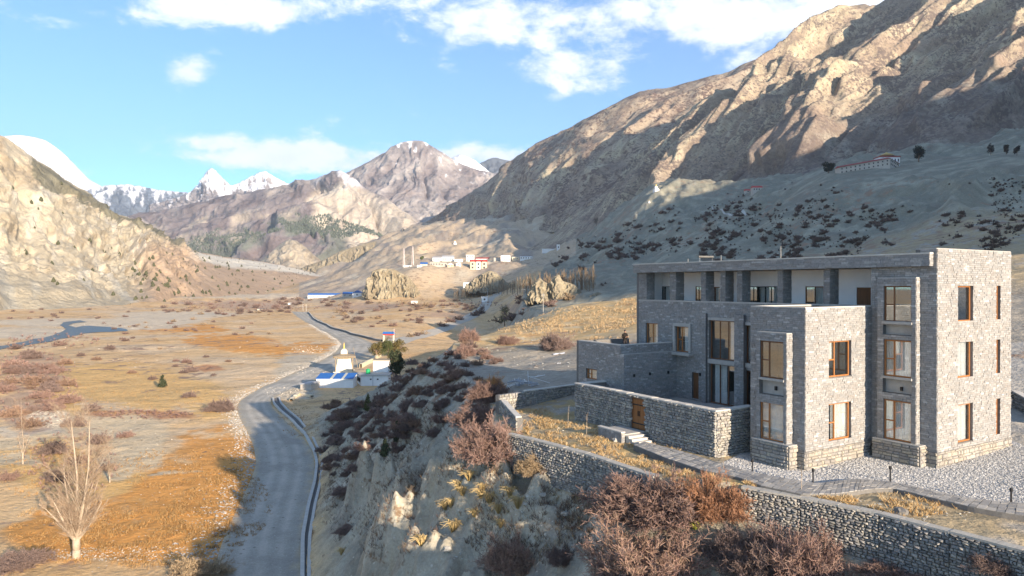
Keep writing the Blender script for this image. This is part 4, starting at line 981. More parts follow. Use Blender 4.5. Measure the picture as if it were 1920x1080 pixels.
m = MB(); m.box(-.06, TB + .02, 8.7, .28, ME, 8.82); m.build('balcony_coping', M_CONC, lodge)
m = MB(); m.box(.28, TB + .02, 8.35, 2.4, ME, 8.62); m.build('balcony_floor', M_CONC, lodge)
# colonnade
for (p, q) in [(1198.4, 1212.5), (1256, 1267.5), (1314.7, 1323.5), (1351, 1360), (1382.4, 1391.5), (1458, 1468), (1544.7, 1556)]:
    s_, e_ = sA(q, 0), sA(p, 0)
    m = MB(); m.box(.01, s_ + .01, 8.7, .85, e_ - .01, 11.04); cl_ = m.build('column', M_MORTAR, lodge)
    loc = []; courses('A', 0.0, s_, e_, 8.83, 11.04, [], int(p), loc, lo=.3, hi=.5); courses('B', s_, 0, .85, 8.83, 11.04, [], int(p) + 1, loc, lo=.3, hi=.5)
    m = MB()
    for bx_, c_ in loc: m.box(*bx_, c=tuple(v * .8 for v in c_))
    tag(m.build('brick_courses', M_BRICK, cl_, cols=True), kind='stuff')
BW = 2.3
def bo(px0, px1, py0, py1): return ao(px0, px1, py0, py1, BW)
obs = [bo(1236, 1257, 537, 566), bo(1304, 1316, 537, 566), bo(1330, 1350, 538, 566), bo(1400.5, 1458, 537, 568), bo(1510, 1545, 537, 572), bo(1606, 1633, 539, 574)]
obs = [(o[0], o[1], 8.62, o[3]) for o in obs]
m = MB(); backing(m, 'A', BW, TB + .05, ME - .05, 8.62, 11.04, obs, .2); m.build('white_wall', M_PLASTER, lodge)
m = MB(); m.box(.3, ME - .3, 8.62, BW, ME - .1, 11.04); m.build('end_wall', M_PLASTER, lodge)
for k, o in enumerate(obs):
    if k == 5:
        m = MB(); m.box(BW + .05, o[0], o[2], BW + .12, o[1], o[3]); m.build('door', M_WOODD, lodge)
    else: window('A', BW, o[0], o[1], o[2] + .02, o[3], {3: 5}.get(k, 2), M_BLACK if k in (0, 3) else M_WOODD, (.05, .6) if k != 1 else None, inset=.02, room=1.5, fw=.06)
# roof slab and brick fascia
m = MB(); m.box(-.37, .22, 11.07, 7.9, ME + .3, 11.78); m.box(-.05, -.0, 11.98, 7.95, .95, 12.04); rf = m.build('roof', M_CONC, lodge)
courses('A', -.38, .2, ME + .3, 11.05, 11.72, [], 31, BR, lo=.4, hi=.7); courses('B', .21, -.38, -.04, 11.05, 11.72, [], 32, BR)
m = MB(); m.box(-.44, .15, 11.72, -.1, ME + .34, 11.80); m.build('roof_coping', M_COPE, lodge)
m = MB(); m.box(.33, .33, 11.0, 7.6, .95, 11.98); m.box(0.02, .95, 11.79, .3, 1.2, 11.99); m.build('tower_head', M_MORTAR, lodge)
# side and rear walls, not faced towards the camera
m = MB(); m.box(7.62, .33, GND, 7.94, ME, 11.05); m.box(.0, ME, GND, 7.6, ME + .3, 11.05); m.build('rear_wall', M_MORTAR, lodge)
courses('A', 7.94 + 0, .0, .33, PL, 12.0, [], 33, BR)
# --- terrace annex
AXa = sB(1170, 20.07); AXb = 20.07; AXe = 25.8
axw = (sA(1119.6, AXa), sA(1099, AXa)); axz = (zp(713, AXa, axw[0]), zp(694, AXa, axw[0]))
facade('A', AXa, AXb, AXe, .2, 4.78, [(axw[0], axw[1], axz[0], axz[1])], 41); facade('A', AXa, AXb + .4, AXe, 4.78, 5.46, [], 42, th=.3)
window('A', AXa, axw[0], axw[1], axz[0], axz[1], 'H', M_WOODO, (0, 1), room=.9)
facade('B', AXb, AXa, -.03, .2, 4.78, [], 43, th=.35); facade('B', AXb + .4, AXa, sB(1260, AXb + .4), 4.78, 5.46, [], 44, th=.28)
m = MB(); m.box(AXa, AXb, 4.78, -.05, AXb + .385, 4.83); m.build('ledge_coping', M_CONC, lodge)
m = MB(); m.box(AXa + .3, AXb + .69, 4.6, -.03, AXe, 4.75); m.build('terrace_floor', M_CONC, lodge)
m = MB(); m.box(AXa, AXb + .4, 5.46, sB(1260, AXb + .4), AXb + .7, 5.52); m.box(AXa, AXb + .7, 5.46, AXa + .3, AXe, 5.52); m.build('parapet_coping', M_COPE, lodge)
m = MB(); m.box(AXa, AXe, GND, 0, AXe + .3, 5.46); m.build('rear_wall', M_MORTAR, lodge)
# small black boxes on the walls, for lamps and for dark putlog holes
for (ax, cst, px, py) in [('B', AXb, 1188, 704), ('B', AXb, 1217.6, 700.7), ('B', AXb, 1252, 698), ('A', 0, 1314, 702), ('A', LBa - p2 + .28, 1457, 728), ('A', -bayp + .28, 1692.5, 729)]:
    s_ = sA(px, cst) if ax == 'A' else sB(px, cst); z_ = zp(py, cst, s_) if ax == 'A' else zp(py, s_, cst)
    m = MB()
    if ax == 'A': m.box(cst - .14, s_ - .06, z_ - .11, cst - .03, s_ + .06, z_ + .11); m.box(cst - .04, s_ - .03, z_ - .04, cst + .0, s_ + .03, z_ + .04)
    else: m.box(s_ - .06, cst - .14, z_ - .11, s_ + .06, cst - .03, z_ + .11); m.box(s_ - .03, cst - .04, z_ - .04, s_ + .03, cst, z_ + .04)
    m.build('lamp_hole_box', M_BLACK, lodge)
# plinths of rough stone
PLS = MB(); PST = []
def plinth(axis, const, s0, s1, zt, seed, out=.07, zb=GND):
    if axis == 'A': PLS.box(const - out + .03, s0, zb, const + .3, s1, zt)
    else: PLS.box(s0, const - out + .03, zb, s1, const + .3, zt)
    for vs, c in rubble(axis, const - out, s0, s1, lambda s: zb, lambda s: zt, seed, None, ch=(.13, .27), ln=(.22, .6), out=(.0, .06), depth=.02, pal=[(.33, .30, .255), (.31, .285, .25), (.27, .255, .235), (.36, .33, .27), (.29, .275, .255)]):
        PST.append((stone_xyz(axis, const - out, vs), stone_faces(axis), c))
plinth('B', 0, -.07, twA + .07, PL, 51); plinth('A', 0, -.07, b0 - .3, PL, 52); plinth('A', -bayp - .15, b0 - .3, b1 + .2, 1.12, 53); plinth('B', b0 - .3, -bayp - .2, 0, 1.12, 54)
plinth('A', 0, b1 + .2, TB, PL, 55); plinth('B', LBb, LBa - .07, -.02, PL, 56); plinth('A', LBa, LBb - .07, c0 - .28, PL, 57); plinth('A', LBa - p2 - .15, c0 - .28, c1 + .2, 1.12, 58); plinth('B', c0 - .28, LBa - p2 - .2, LBa, 1.12, 59)
plinth('A', LBa, c1 + .2, LBe, PL, 60)
m = MB(); m.box(-bayp - .24, b0 - .34, 1.12, 0, b1 + .2, 1.17); m.build('plinth_cap', M_CONC, lodge); m = MB(); m.box(LBa - p2 - .24, c0 - .33, 1.12, LBa, c1 + .2, 1.17); m.build('plinth_cap', M_CONC, lodge)
PLS.build('plinth', M_MORTAR, lodge)
WALLMB.build('wall', M_MORTAR, lodge)
mb = MB()
for vs, fs, c in PST: mb.add(vs, fs, c)
tag(mb.build('plinth_stones', M_BRICK, lodge, cols=True), kind='stuff')
m = MB(); m.box(-7.6, 8.9, .6, -.02, 20.0, 1.2); m.build('courtyard_floor', M_CONC, lodge)
# bricks: the ones that show largest as parts, the rest as one part
def brick_score(t):
    b_ = t[0]; cx, cy = (b_[0] + b_[3]) / 2, (b_[1] + b_[4]) / 2; x, y = LW(cx, cy); wA = b_[4] - b_[1]; wB = b_[3] - b_[0]; h = b_[5] - b_[2]
    D = y; s1_ = wA * h * abs(E1[0] * x + E1[1] * y) / math.hypot(x, y) if wA > wB else wB * h * abs(E2[0] * x + E2[1] * y) / math.hypot(x, y)
    return -s1_ / (D * D)
BR.sort(key=brick_score)
ub = MB(); ub.box(-.5, -.5, -.5, .5, .5, .5); unit = ub.mesh('brick'); unit.materials.append(M_BRICK1)
for bx_, c_ in BR[:300]:
    o = bpy.data.objects.new('brick', unit); COL.objects.link(o); o.parent = lodge
    o.location = [(bx_[i] + bx_[i + 3]) / 2 for i in range(3)]; o.scale = [bx_[i + 3] - bx_[i] for i in range(3)]
mb = MB()
for bx_, c_ in BR[300:]: mb.box(*bx_, c=c_)
tag(mb.build('brick_courses', M_BRICK, lodge, cols=True), kind='stuff')

# ------------------------------------------------------------------ courtyard wall
RUB = [(.265, .255, .24), (.31, .30, .275), (.225, .22, .21), (.36, .34, .30), (.285, .275, .265), (.33, .31, .27)]
M_STONE = mat_attr('rubble_stone', scales=((.5, .18), (.07, .2)), bumps=((.12, .015),), rough=.9, objrnd=0)
def stone_mat_single():
    m, n, l, b = new_mat('rubble_stone_loose'); oi = n.new('ShaderNodeObjectInfo'); r = n.new('ShaderNodeValToRGB'); r.color_ramp.interpolation = 'CONSTANT'
    l.new(oi.outputs['Random'], r.inputs[0]); els = r.color_ramp.elements; els[0].color = (*RUB[0], 1); els[1].color = (*RUB[1], 1); els[1].position = .17
    for k in range(2, 6): e = els.new(k / 6); e.color = (*RUB[k], 1)
    x = n.new('ShaderNodeTexNoise'); ge = n.new('ShaderNodeNewGeometry'); l.new(ge.outputs['Position'], x.inputs['Vector']); x.inputs['Scale'].default_value = 14; x.inputs['Detail'].default_value = 6
    q = n.new('ShaderNodeMapRange'); q.inputs['From Min'].default_value = .3; q.inputs['From Max'].default_value = .7; q.inputs['To Min'].default_value = .75; q.inputs['To Max'].default_value = 1.25; l.new(x.outputs['Fac'], q.inputs['Value'])
    v = n.new('ShaderNodeVectorMath'); v.operation = 'SCALE'; l.new(r.outputs[0], v.inputs[0]); l.new(q.outputs[0], v.inputs['Scale']); l.new(v.outputs[0], b.inputs['Base Color']); b.inputs['Roughness'].default_value = .9
    bp = n.new('ShaderNodeBump'); bp.inputs['Distance'].default_value = .015; l.new(x.outputs['Fac'], bp.inputs['Height']); l.new(bp.outputs[0], b.inputs['Normal'])
    return m
M_STONE1 = stone_mat_single()
_sv = []
for k in range(10):                                # ten stone shapes shared by the single stones
    r = random.Random(400 + k); mb = MB(); j = .13
    q = [(-.5, -.5), (.5, -.5), (.5, .5), (-.5, .5)]
    vs = [(a_, b_, -.5) for a_, b_ in q] + [(a_ * (1 - j) + r.uniform(-j, j) * .6, b_ * (1 - j) + r.uniform(-j, j) * .8, .5 + r.uniform(-.25, .25)) for a_, b_ in q]
    vs.append((r.uniform(-.15, .15), r.uniform(-.15, .15), .5 + r.uniform(.1, .5)))
    mb.add(vs, [(4, 5, 8), (5, 6, 8), (6, 7, 8), (7, 4, 8)] + RF[1:]); me = mb.mesh('stone'); me.materials.append(M_STONE1); _sv.append(me)
def place_stones(items, parent, nsingle=300, rest='rubble_stones'):
    """items: (origin, sdir, zdir, ndir, ls, lz, ln, colour, score); world or parent space"""
    items.sort(key=lambda t: -t[8]); r = random.Random(len(items))
    for t in items[:nsingle]:
        o = bpy.data.objects.new('stone', _sv[r.randrange(10)]); COL.objects.link(o); o.parent = parent
        S, Z, Nn = Vector(t[1]) * t[4], Vector(t[2]) * t[5], Vector(t[3]) * t[6]
        o.matrix_local = Matrix(((S.x, Z.x, Nn.x, t[0][0]), (S.y, Z.y, Nn.y, t[0][1]), (S.z, Z.z, Nn.z, t[0][2]), (0, 0, 0, 1)))
    if len(items) > nsingle:
        mb = MB()
        for t in items[nsingle:]:
            S, Z, Nn = Vector(t[1]) * t[4], Vector(t[2]) * t[5], Vector(t[3]) * t[6]; me = _sv[r.randrange(10)]; O = Vector(t[0])
            mb.add([tuple(O + S * v.co.x + Z * v.co.y + Nn * v.co.z) for v in me.vertices], [tuple(p.vertices) for p in me.polygons], t[7])
        tag(mb.build(rest, M_STONE, parent, cols=True), kind='stuff')
def rubble_line(pts, zt, zb, parent, seed, ch=(.13, .26), ln=(.18, .5), nsingle=300, thick=.16, outside=1, ops=(), side=None, core=None, width=.45, rag=0.0, mat=None, top=None):
    """dry stone wall along world points; face on the left (outside=1) or right of the direction; core box joined behind"""
    r = random.Random(seed); items = []; s_base = 0
    cm_ = MB()
    for i in range(len(pts) - 1):
        p, q = Vector((*pts[i], 0)), Vector((*pts[i + 1], 0)); d = q - p; Ln = d.length; d.normalize(); nrm = Vector((-d.y, d.x, 0)) * outside
        t0, t1 = zt[i], zt[i + 1]; b0_, b1_ = zb[i], zb[i + 1]
        w = nrm * -width; o2 = nrm * -.05
        P = [p + o2, q + o2, q + w, p + w]; vs = [(P[0].x, P[0].y, b0_), (P[1].x, P[1].y, b1_), (P[2].x, P[2].y, b1_), (P[3].x, P[3].y, b0_), (P[0].x, P[0].y, t0 - .03), (P[1].x, P[1].y, t1 - .03), (P[2].x, P[2].y, t1 - .03), (P[3].x, P[3].y, t0 - .03)]
        if not ops: cm_.add(vs, [(3, 2, 1, 0), (4, 5, 6, 7), (0, 1, 5, 4), (1, 2, 6, 5), (2, 3, 7, 6), (3, 0, 4, 7)])
        z = min(b0_, b1_)
        while z < max(t0, t1):
            h = r.uniform(*ch); s = -r.uniform(0, .2)
            while s < Ln:
                l_ = r.uniform(*ln); a0 = max(0, s); a1 = min(Ln, s + l_); sm = (a0 + a1) / 2; f = sm / Ln; zt_ = t0 + (t1 - t0) * f; zb_ = b0_ + (b1_ - b0_) * f
                za, zz = max(z, zb_), min(z + h, zt_)
                if a1 - a0 > .07 and zz - za > .05 and not any(o[0] < s_base + sm < o[1] and o[2] < (za + zz) / 2 < o[3] for o in ops):
                    O = p + d * sm + nrm * (-.03 + r.uniform(-.02, .03)); tl = r.uniform(-.12, .12)
                    sd = (d * math.cos(tl) + Vector((0, 0, 1)) * math.sin(tl)); zd = (Vector((0, 0, 1)) * math.cos(tl) - d * math.sin(tl))
                    dist2 = O.x ** 2 + O.y ** 2; face = abs(nrm.dot(Vector((O.x, O.y, 0)).normalized()))
                    c = r.choice(RUB); fc = r.uniform(.8, 1.15)
                    items.append(((O.x, O.y, (za + zz) / 2), sd, zd, nrm, a1 - a0 - .015, zz - za - .012, thick * r.uniform(.8, 1.2), tuple(v * fc for v in c), (a1 - a0) * (zz - za) * face / dist2))
                s += l_
            z += h
        s_base += Ln
    if not ops: cm_.build('core', mat or M_MORTAR, parent)
    place_stones(items, parent, nsingle)
CWa = -7.95; CWb = 8.43; CWe = sA(1078.5, CWa); CWz = 2.52
g0, g1 = sA(1209, CWa), sA(1182.5, CWa); gz0, gz1 = .25, 2.36
cw = empty('courtyard_wall', (0, 0, 0), 0, 'tall rough stone courtyard wall with pale capping in front of the lodge, around the wooden gate', 'wall')
P0, P1 = LW(CWa, CWb), LW(CWa, CWe); PE = LW(sB(1416, CWb), CWb)
rubble_line([P0, P1], [CWz] * 2, [-.8] * 2, cw, 71, ops=[(g0 - CWb, g1 - CWb, -1, gz1)], outside=1, nsingle=170, ch=(.11, .2), ln=(.16, .42))
rubble_line([PE, P0], [CWz] * 2, [-.8] * 2, cw, 72, ops=[(99, 99, 0, 0)], outside=-1 * -1, nsingle=130, ch=(.11, .2), ln=(.16, .42))
mb = MB()
for (sa, sb, za, zb_) in [(CWb + .02, g0, -.8, CWz), (g1, CWe, -.8, CWz), (g0, g1, gz1, CWz), (g0, g1, -.8, gz0)]:
    a0, a1 = CWa + .05, CWa + .5; pp = [LW(a0, sa), LW(a1, sa), LW(a1, sb), LW(a0, sb)]
    mb.add([(x, y, za) for x, y in pp] + [(x, y, zb_ - .02) for x, y in pp], [(3, 2, 1, 0), (4, 5, 6, 7), (0, 1, 5, 4), (1, 2, 6, 5), (2, 3, 7, 6), (3, 0, 4, 7)])
ae = sB(1416, CWb)
for (a0, a1, s0_, s1_) in [(CWa + .03, ae, CWb + .05, CWb + .5), (CWa + .5, -5.3, CWe - .5, CWe)]:
    pp = [LW(a0, s0_), LW(a1, s0_), LW(a1, s1_), LW(a0, s1_)]
    mb.add([(x, y, -.8) for x, y in pp] + [(x, y, CWz - .025) for x, y in pp], [(3, 2, 1, 0), (4, 5, 6, 7), (0, 1, 5, 4), (1, 2, 6, 5), (2, 3, 7, 6), (3, 0, 4, 7)])
mb.build('core', M_MORTAR, cw)
def cap_run(parent, a0, a1, s0_, s1_, z, step, seed, along='b', name='capstone'):
    r = random.Random(seed); L_ = (s1_ - s0_) if along == 'b' else (a1 - a0); n_ = max(1, int(L_ / step))
    for k in range(n_):
        p, q = k / n_, (k + 1) / n_; e = r.uniform(-.03, .03); zz = z + r.uniform(-.012, .012); m = MB()
        if along == 'b': c = [LW(a0 - .06 + e, s0_ + L_ * p + .01), LW(a1 + .04, s0_ + L_ * p + .01), LW(a1 + .04, s0_ + L_ * q - .01), LW(a0 - .06 + e, s0_ + L_ * q - .01)]
        else: c = [LW(a0 + L_ * p + .01, s0_ - .06 + e), LW(a0 + L_ * q - .01, s0_ - .06 + e), LW(a0 + L_ * q - .01, s1_ + .04), LW(a0 + L_ * p + .01, s1_ + .04)]
        m.add([(x, y, zz) for x, y in c] + [(x, y, zz + .075) for x, y in c], [(3, 2, 1, 0), (4, 5, 6, 7), (0, 1, 5, 4), (1, 2, 6, 5), (2, 3, 7, 6), (3, 0, 4, 7)])
        m.build(name, M_COPE, parent)
cap_run(cw, CWa, CWa + .5, CWb - .03, CWe + .02, CWz, .62, 5); cap_run(cw, CWa + .52, ae, CWb, CWb + .5, CWz, .6, 6, 'a'); cap_run(cw, CWa + .52, -5.35, CWe - .5, CWe, CWz, .6, 7, 'a')
# wooden gate
gt = empty('wooden_gate', LW(CWa, (g0 + g1) / 2, 0), RZ, 'brown wooden double gate with iron fittings in the rough courtyard wall', 'gate')
gw = g1 - g0; mb = MB(); mb.box(.10, -gw / 2, gz0, .22, -gw / 2 + .09, gz1); mb.box(.10, gw / 2 - .09, gz0, .22, gw / 2, gz1); mb.box(.10, -gw / 2 + .09, gz1 - .1, .22, gw / 2 - .09, gz1); mb.build('frame', M_WOODD, gt)
M_GATE = mat_noise('gate_wood', (.20, .085, .03), (.30, .13, .045), 5, .55, .004, stretch=(1, 1, .12))
for side in (-1, 1):
    npl = 4; w_ = (gw / 2 - .1) / npl
    for k in range(npl):
        m = MB(); x_ = side * (.006 + w_ * k); lo_, hi_ = sorted((x_, x_ + side * (w_ - .012))); m.box(.13 + .004 * (k % 2), lo_, gz0 + .03, .17, hi_, gz1 - .105); m.build('plank', M_GATE, gt)
    for zz in (gz0 + .35, gz1 - .5):
        m = MB(); lo_, hi_ = sorted((side * .03, side * (gw / 2 - .1))); m.box(.105, lo_, zz, .128, hi_, zz + .08); m.build('hinge_strap', M_BLACK, gt)
    m = MB(); lo_, hi_ = sorted((side * .05, side * .09)); m.box(.08, lo_, 1.15, .127, hi_, 1.5); m.build('handle', M_BLACK, gt)
# steps
st = empty('entrance_steps', LW(CWa, g0, 0), RZ, 'short flight of pale stone steps with a landing below the wooden gate', 'steps')
mb = MB(); mb.box(-1.75, -.1, -.8, -.08, gw + .9, .22); mb.build('landing', M_MORTAR, st)
m = MB(); m.box(-1.8, -.1, .22, -.06, gw + .9, .28); m.build('landing_slab', M_CONC, st)
for k in range(5):
    z_ = .13 - k * .14; y1_ = -.1 - k * .34; m = MB(); m.box(-1.78, y1_ - .38, z_, -.35, y1_ + .0, z_ + .06); m.box(-1.72, y1_ - .34, -.9, -.38, y1_ - .0, z_ - .001); m.build('step', M_COPE, st)
m = MB(); m.box(-2.05, -.1, -.8, -1.8, gw + .9, .38); m.build('side_wall', M_MORTAR, st)
m = MB(); m.box(-2.1, -.12, .38, -1.76, gw + .95, .45); m.build('side_coping', M_COPE, st)
m = MB()
for bx_, c_ in (lambda s: (courses('A', -2.05, -.1, gw + .9, -.6, .38, [], 88, s, lo=.2, hi=.4), s)[1])([]): m.box(*bx_, c=c_)
for bx_, c_ in (lambda s: (courses('B', -.1, -2.05, -1.8, -.6, .38, [], 89, s, lo=.2, hi=.4), s)[1])([]): m.box(*bx_, c=c_)
tag(m.build('side_stones', M_BRICK, st, cols=True), kind='stuff')
# ------------------------------------------------------------------ retaining walls below the terrace
def cap_strip(pts, zt, parent, width=.5, over=.05, outside=1, mat=None, step=.9, th=.07, name='capstone', seed=0):
    r = random.Random(seed)
    for i in range(len(pts) - 1):
        p, q = Vector((*pts[i], zt[i])), Vector((*pts[i + 1], zt[i + 1])); d = q - p; Ln = d.length; dn = Vector((d.x, d.y, 0)).normalized(); nrm = Vector((-dn.y, dn.x, 0)) * outside
        n_ = max(1, round(Ln / step))
        for k in range(n_):
            a = p + d * (k / n_) + dn * .006; b = p + d * ((k + 1) / n_) - dn * .006; e = r.uniform(-.02, .03); dz = r.uniform(-.012, .012); m = MB()
            c = [a + nrm * (over + e), b + nrm * (over + e), b - nrm * width, a - nrm * width]
            m.add([(v.x, v.y, v.z + dz - .02) for v in c] + [(v.x, v.y, v.z + dz + th) for v in c], [(3, 2, 1, 0), (4, 5, 6, 7), (0, 1, 5, 4), (1, 2, 6, 5), (2, 3, 7, 6), (3, 0, 4, 7)])
            m.build(name, mat or M_CAPG, parent)
M_CAPG = mat_noise('cement_capping', (.36, .34, .30), (.46, .44, .39), 2.2, .9, .015)
W2 = [p[:2] for p in CREST_OUT if 14 < p[1] < 36.2 and p[0] > 11][::1]
rw2 = empty('retaining_wall', (*W2[3], -2), 0, 'long coarse stone retaining wall with cement capping at the lower right, below the paved path', 'wall')
rw2.location = (0, 0, 0)
z2 = [-.12] * len(W2); rubble_line(W2, z2, [-3.6] * len(W2), rw2, 81, ch=(.08, .17), ln=(.11, .34), thick=.17); cap_strip(W2, z2, rw2, .42)
W1 = [p[:2] for p in CREST_OUT if 37.5 < p[1] < 48.5 and -1 < p[0] < 8]
rw1 = empty('retaining_wall', (0, 0, 0), 0, 'dark stone retaining wall with pale capping along the dry grass strip, left of the big reddish bushes', 'wall')
z1 = [-.15, -.05, 0, 0][:len(W1)]; rubble_line(W1, z1, [-2.6] * len(W1), rw1, 82, ch=(.09, .18), ln=(.12, .34), thick=.17); cap_strip(W1, z1, rw1, .40)
W0 = [G(969, 783, .2), G(955, 768, .3), G(942, 753, .45), G(932, 744, .5)]
rw0 = empty('low_wall', (0, 0, 0), 0, 'short curved low wall with light capping, beside the orange bush', 'wall')
z0_ = [.2, .3, .45, .5]; rubble_line(W0, z0_, [-2.2] * 4, rw0, 83, thick=.16, nsingle=60); cap_strip(W0, z0_, rw0, .38, mat=M_COPE, step=1.2)
WB = [G(936, 741, .9), G(985, 734, .9), G(1080, 722, .95)]
rwb = empty('boundary_wall', (0, 0, 0), 0, 'rough stone boundary wall between the orange bush and the courtyard wall, its left end in the sun', 'wall')
rubble_line(WB, [.9, .9, .95], [-1.2] * 3, rwb, 84, outside=-1, thick=.16, nsingle=120); cap_strip(WB[1:], [.9, .95], rwb, .35, outside=-1, mat=M_COPE, step=1.1)

# ------------------------------------------------------------------ flagstone path with its kerb
OUT_E = [(1188, 834), (1251, 859.5), (1316, 881), (1380, 894), (1427, 910), (1506, 927), (1569, 926), (1632, 917), (1673, 915), (1742, 932), (1821, 950), (1877, 960), (1930, 968), (2000, 985)]
INN_E = [(1209, 828), (1280, 846), (1343, 866), (1395, 881), (1459, 894), (1531, 906), (1600, 898), (1640, 899), (1680, 905), (1750, 920), (1821, 934), (1880, 940), (1930, 944), (2000, 955)]
ZP = .06
def resample(pts, n):
    P = np.array(pts, float); d = np.concatenate([[0], np.cumsum(np.linalg.norm(np.diff(P, axis=0), axis=1))]); t = np.linspace(0, d[-1], n)
    return np.column_stack([np.interp(t, d, P[:, i]) for i in range(P.shape[1])])
po = resample([G(a, b, ZP) for a, b in OUT_E], 96); pi_ = resample([G(a, b, ZP) for a, b in INN_E], 96)
path = empty('flagstone_path', (0, 0, 0), 0, 'paved path of irregular grey flagstones with a raised kerb, curving past the front of the lodge', 'path')
mb = MB()
for k in range(95):
    mb.quad((*po[k], ZP - .03), (*po[k + 1], ZP - .03), (*pi_[k + 1], ZP - .03), (*pi_[k], ZP - .03)); mb.quad((*po[k], -.8), (*po[k + 1], -.8), (*po[k + 1], ZP - .03), (*po[k], ZP - .03)); mb.quad((*pi_[k + 1], -.6), (*pi_[k], -.6), (*pi_[k], ZP - .03), (*pi_[k + 1], ZP - .03))
mb.build('path_bed', M_MORTAR, path)
M_FLAG = []
for g in ((.34, .325, .30), (.29, .28, .265), (.40, .38, .345), (.25, .245, .235)): M_FLAG.append(mat_noise('flagstone', tuple(v * .9 for v in g), tuple(v * 1.1 for v in g), 3, .85, .01))
fr_ = random.Random(9); allf = []
k = 0.0
while k < 94:
    st_ = fr_.uniform(.75, 1.5); k1 = min(k + st_, 94.99); nacross = fr_.choice([3, 3, 4]); cuts = sorted([0, 1] + [(j + fr_.uniform(-.22, .22)) / nacross for j in range(1, nacross)])
    def pt(kk, f):
        i = min(int(kk), 94); q = kk - i; A = po[i] * (1 - q) + po[min(i + 1, 95)] * q; B = pi_[i] * (1 - q) + pi_[min(i + 1, 95)] * q; return A * (1 - f) + B * f
    for f0, f1 in zip(cuts[:-1], cuts[1:]):
        g = .012; j = lambda: fr_.uniform(-.06, .06); q = [pt(min(max(k + .05 + j(), 0), 94.9), f0 + .015), pt(min(k1 - .05 + j(), 94.9), f0 + .015), pt(min(k1 - .05 + j(), 94.9), f1 - .015), pt(max(k + .05 + j(), 0), f1 - .015)]
        zt_ = ZP + fr_.uniform(-.008, .010); allf.append((q, zt_, fr_.randrange(4)))
    k = k1
for i, (q, zt_, mi) in enumerate(allf[:300] if len(allf) < 330 else allf[:300]):
    m = MB(); m.add([(*p, ZP - .029) for p in q] + [(*p, zt_) for p in q], RF); m.build('flagstone', M_FLAG[mi], path)
if len(allf) > 300:
    m = MB()
    for (q, zt_, mi) in allf[300:]: m.add([(*p, ZP - .029) for p in q] + [(*p, zt_) for p in q], RF)
    tag(m.build('flagstones', M_FLAG[0], path), kind='stuff')
# gravel bed of pale stones against the lodge
pr_ = np.random.RandomState(4); gp = np.array(GRAVEL_POLY); lo, hi = gp.min(0), gp.max(0)
N_ = 44000; qx = pr_.uniform(lo[0], hi[0], N_); qy = pr_.uniform(lo[1], hi[1], N_); la = (qx - C0[0]) * E1[0] + (qy - C0[1]) * E1[1]; lb = (qx - C0[0]) * E2[0] + (qy - C0[1]) * E2[1]
ok = in_poly(qx, qy, GRAVEL_POLY) & ~((la > 0) & (lb > 0)) & ~((la > LBa) & (lb > LBb)) & ~((la > CWa) & (lb > CWb)); pathpoly = [tuple(p) for p in po] + [tuple(p) for p in pi_[::-1]]
ok &= ~in_poly(qx, qy, pathpoly); qx, qy = qx[ok], qy[ok]; qz = height(qx, qy)
def rock_cloud(name, X, Y, Z, size, colr, mat, seed, flat=.6, parent=None, kind='stuff', sink=.25):
    r_ = np.random.RandomState(seed); n = len(X); base = np.array([(1, 0, 0), (0, 1, 0), (-1, 0, 0), (0, -1, 0), (0, 0, 1), (0, 0, -1)], float)
    ang = r_.rand(n) * 6.283; sx = size * r_.uniform(.6, 1.3, n); sy = size * r_.uniform(.5, 1.0, n); sz = size * r_.uniform(.4, .9, n) * flat
    v = np.repeat(base[None], n, 0) * r_.uniform(.75, 1.25, (n, 6, 1)); v[..., 0] += r_.uniform(-.3, .3, (n, 6)); v[..., 1] += r_.uniform(-.3, .3, (n, 6))
    x = v[..., 0] * sx[:, None]; y = v[..., 1] * sy[:, None]; c, s = np.cos(ang)[:, None], np.sin(ang)[:, None]
    co = np.stack([X[:, None] + x * c - y * s, Y[:, None] + x * s + y * c, Z[:, None] + (v[..., 2] + 1 - 2 * sink) * sz[:, None]], -1)
    t = np.array([(0, 1, 4), (1, 2, 4), (2, 3, 4), (3, 0, 4), (1, 0, 5), (2, 1, 5), (3, 2, 5), (0, 3, 5)]); tr = (t[None] + (np.arange(n) * 6)[:, None, None]).reshape(-1, 3)
    cc = np.repeat((np.asarray(colr) * r_.uniform(.7, 1.2, (n, 1)))[:, None, :], 6, 1)
    o = link(name, np_mesh(name, co.reshape(-1, 3), tris=tr, col=cc.reshape(-1, 3), smooth=False), mat, parent)
    return tag(o, kind=kind)
M_PEB = mat_attr('pebble', scales=((.06, .2),), bumps=(), rough=.8)
rock_cloud('gravel', qx, qy, qz, np.full(len(qx), .047) * pr_.uniform(.6, 1.6, len(qx)), (.46, .455, .44), M_PEB, 1)
# garden lights along the path
for (px, py, lab) in [(1411, 885, 'short black garden light at the left end of the gravel bed'), (1525, 904, 'black garden light in the gravel before the lower block'), (1670, 899, 'black garden light in the gravel before the tower bay'), (1897, 943, 'black garden light in the gravel near the right edge')]:
    x, y = G(px, py, .03); t = empty('garden_light', (x, y, .0), 0, lab, 'garden light', 'garden lights in the gravel bed'); m = MB(); m.tube((0, 0, -.1), (0, 0, .55), .04, n=8); m.build('post', M_BLACK, t); m = MB(); m.lathe([(.0, .55), (.07, .55), (.075, .66), (.05, .72), (0, .73)], 10); m.build('lamp_head', M_BLACK, t)

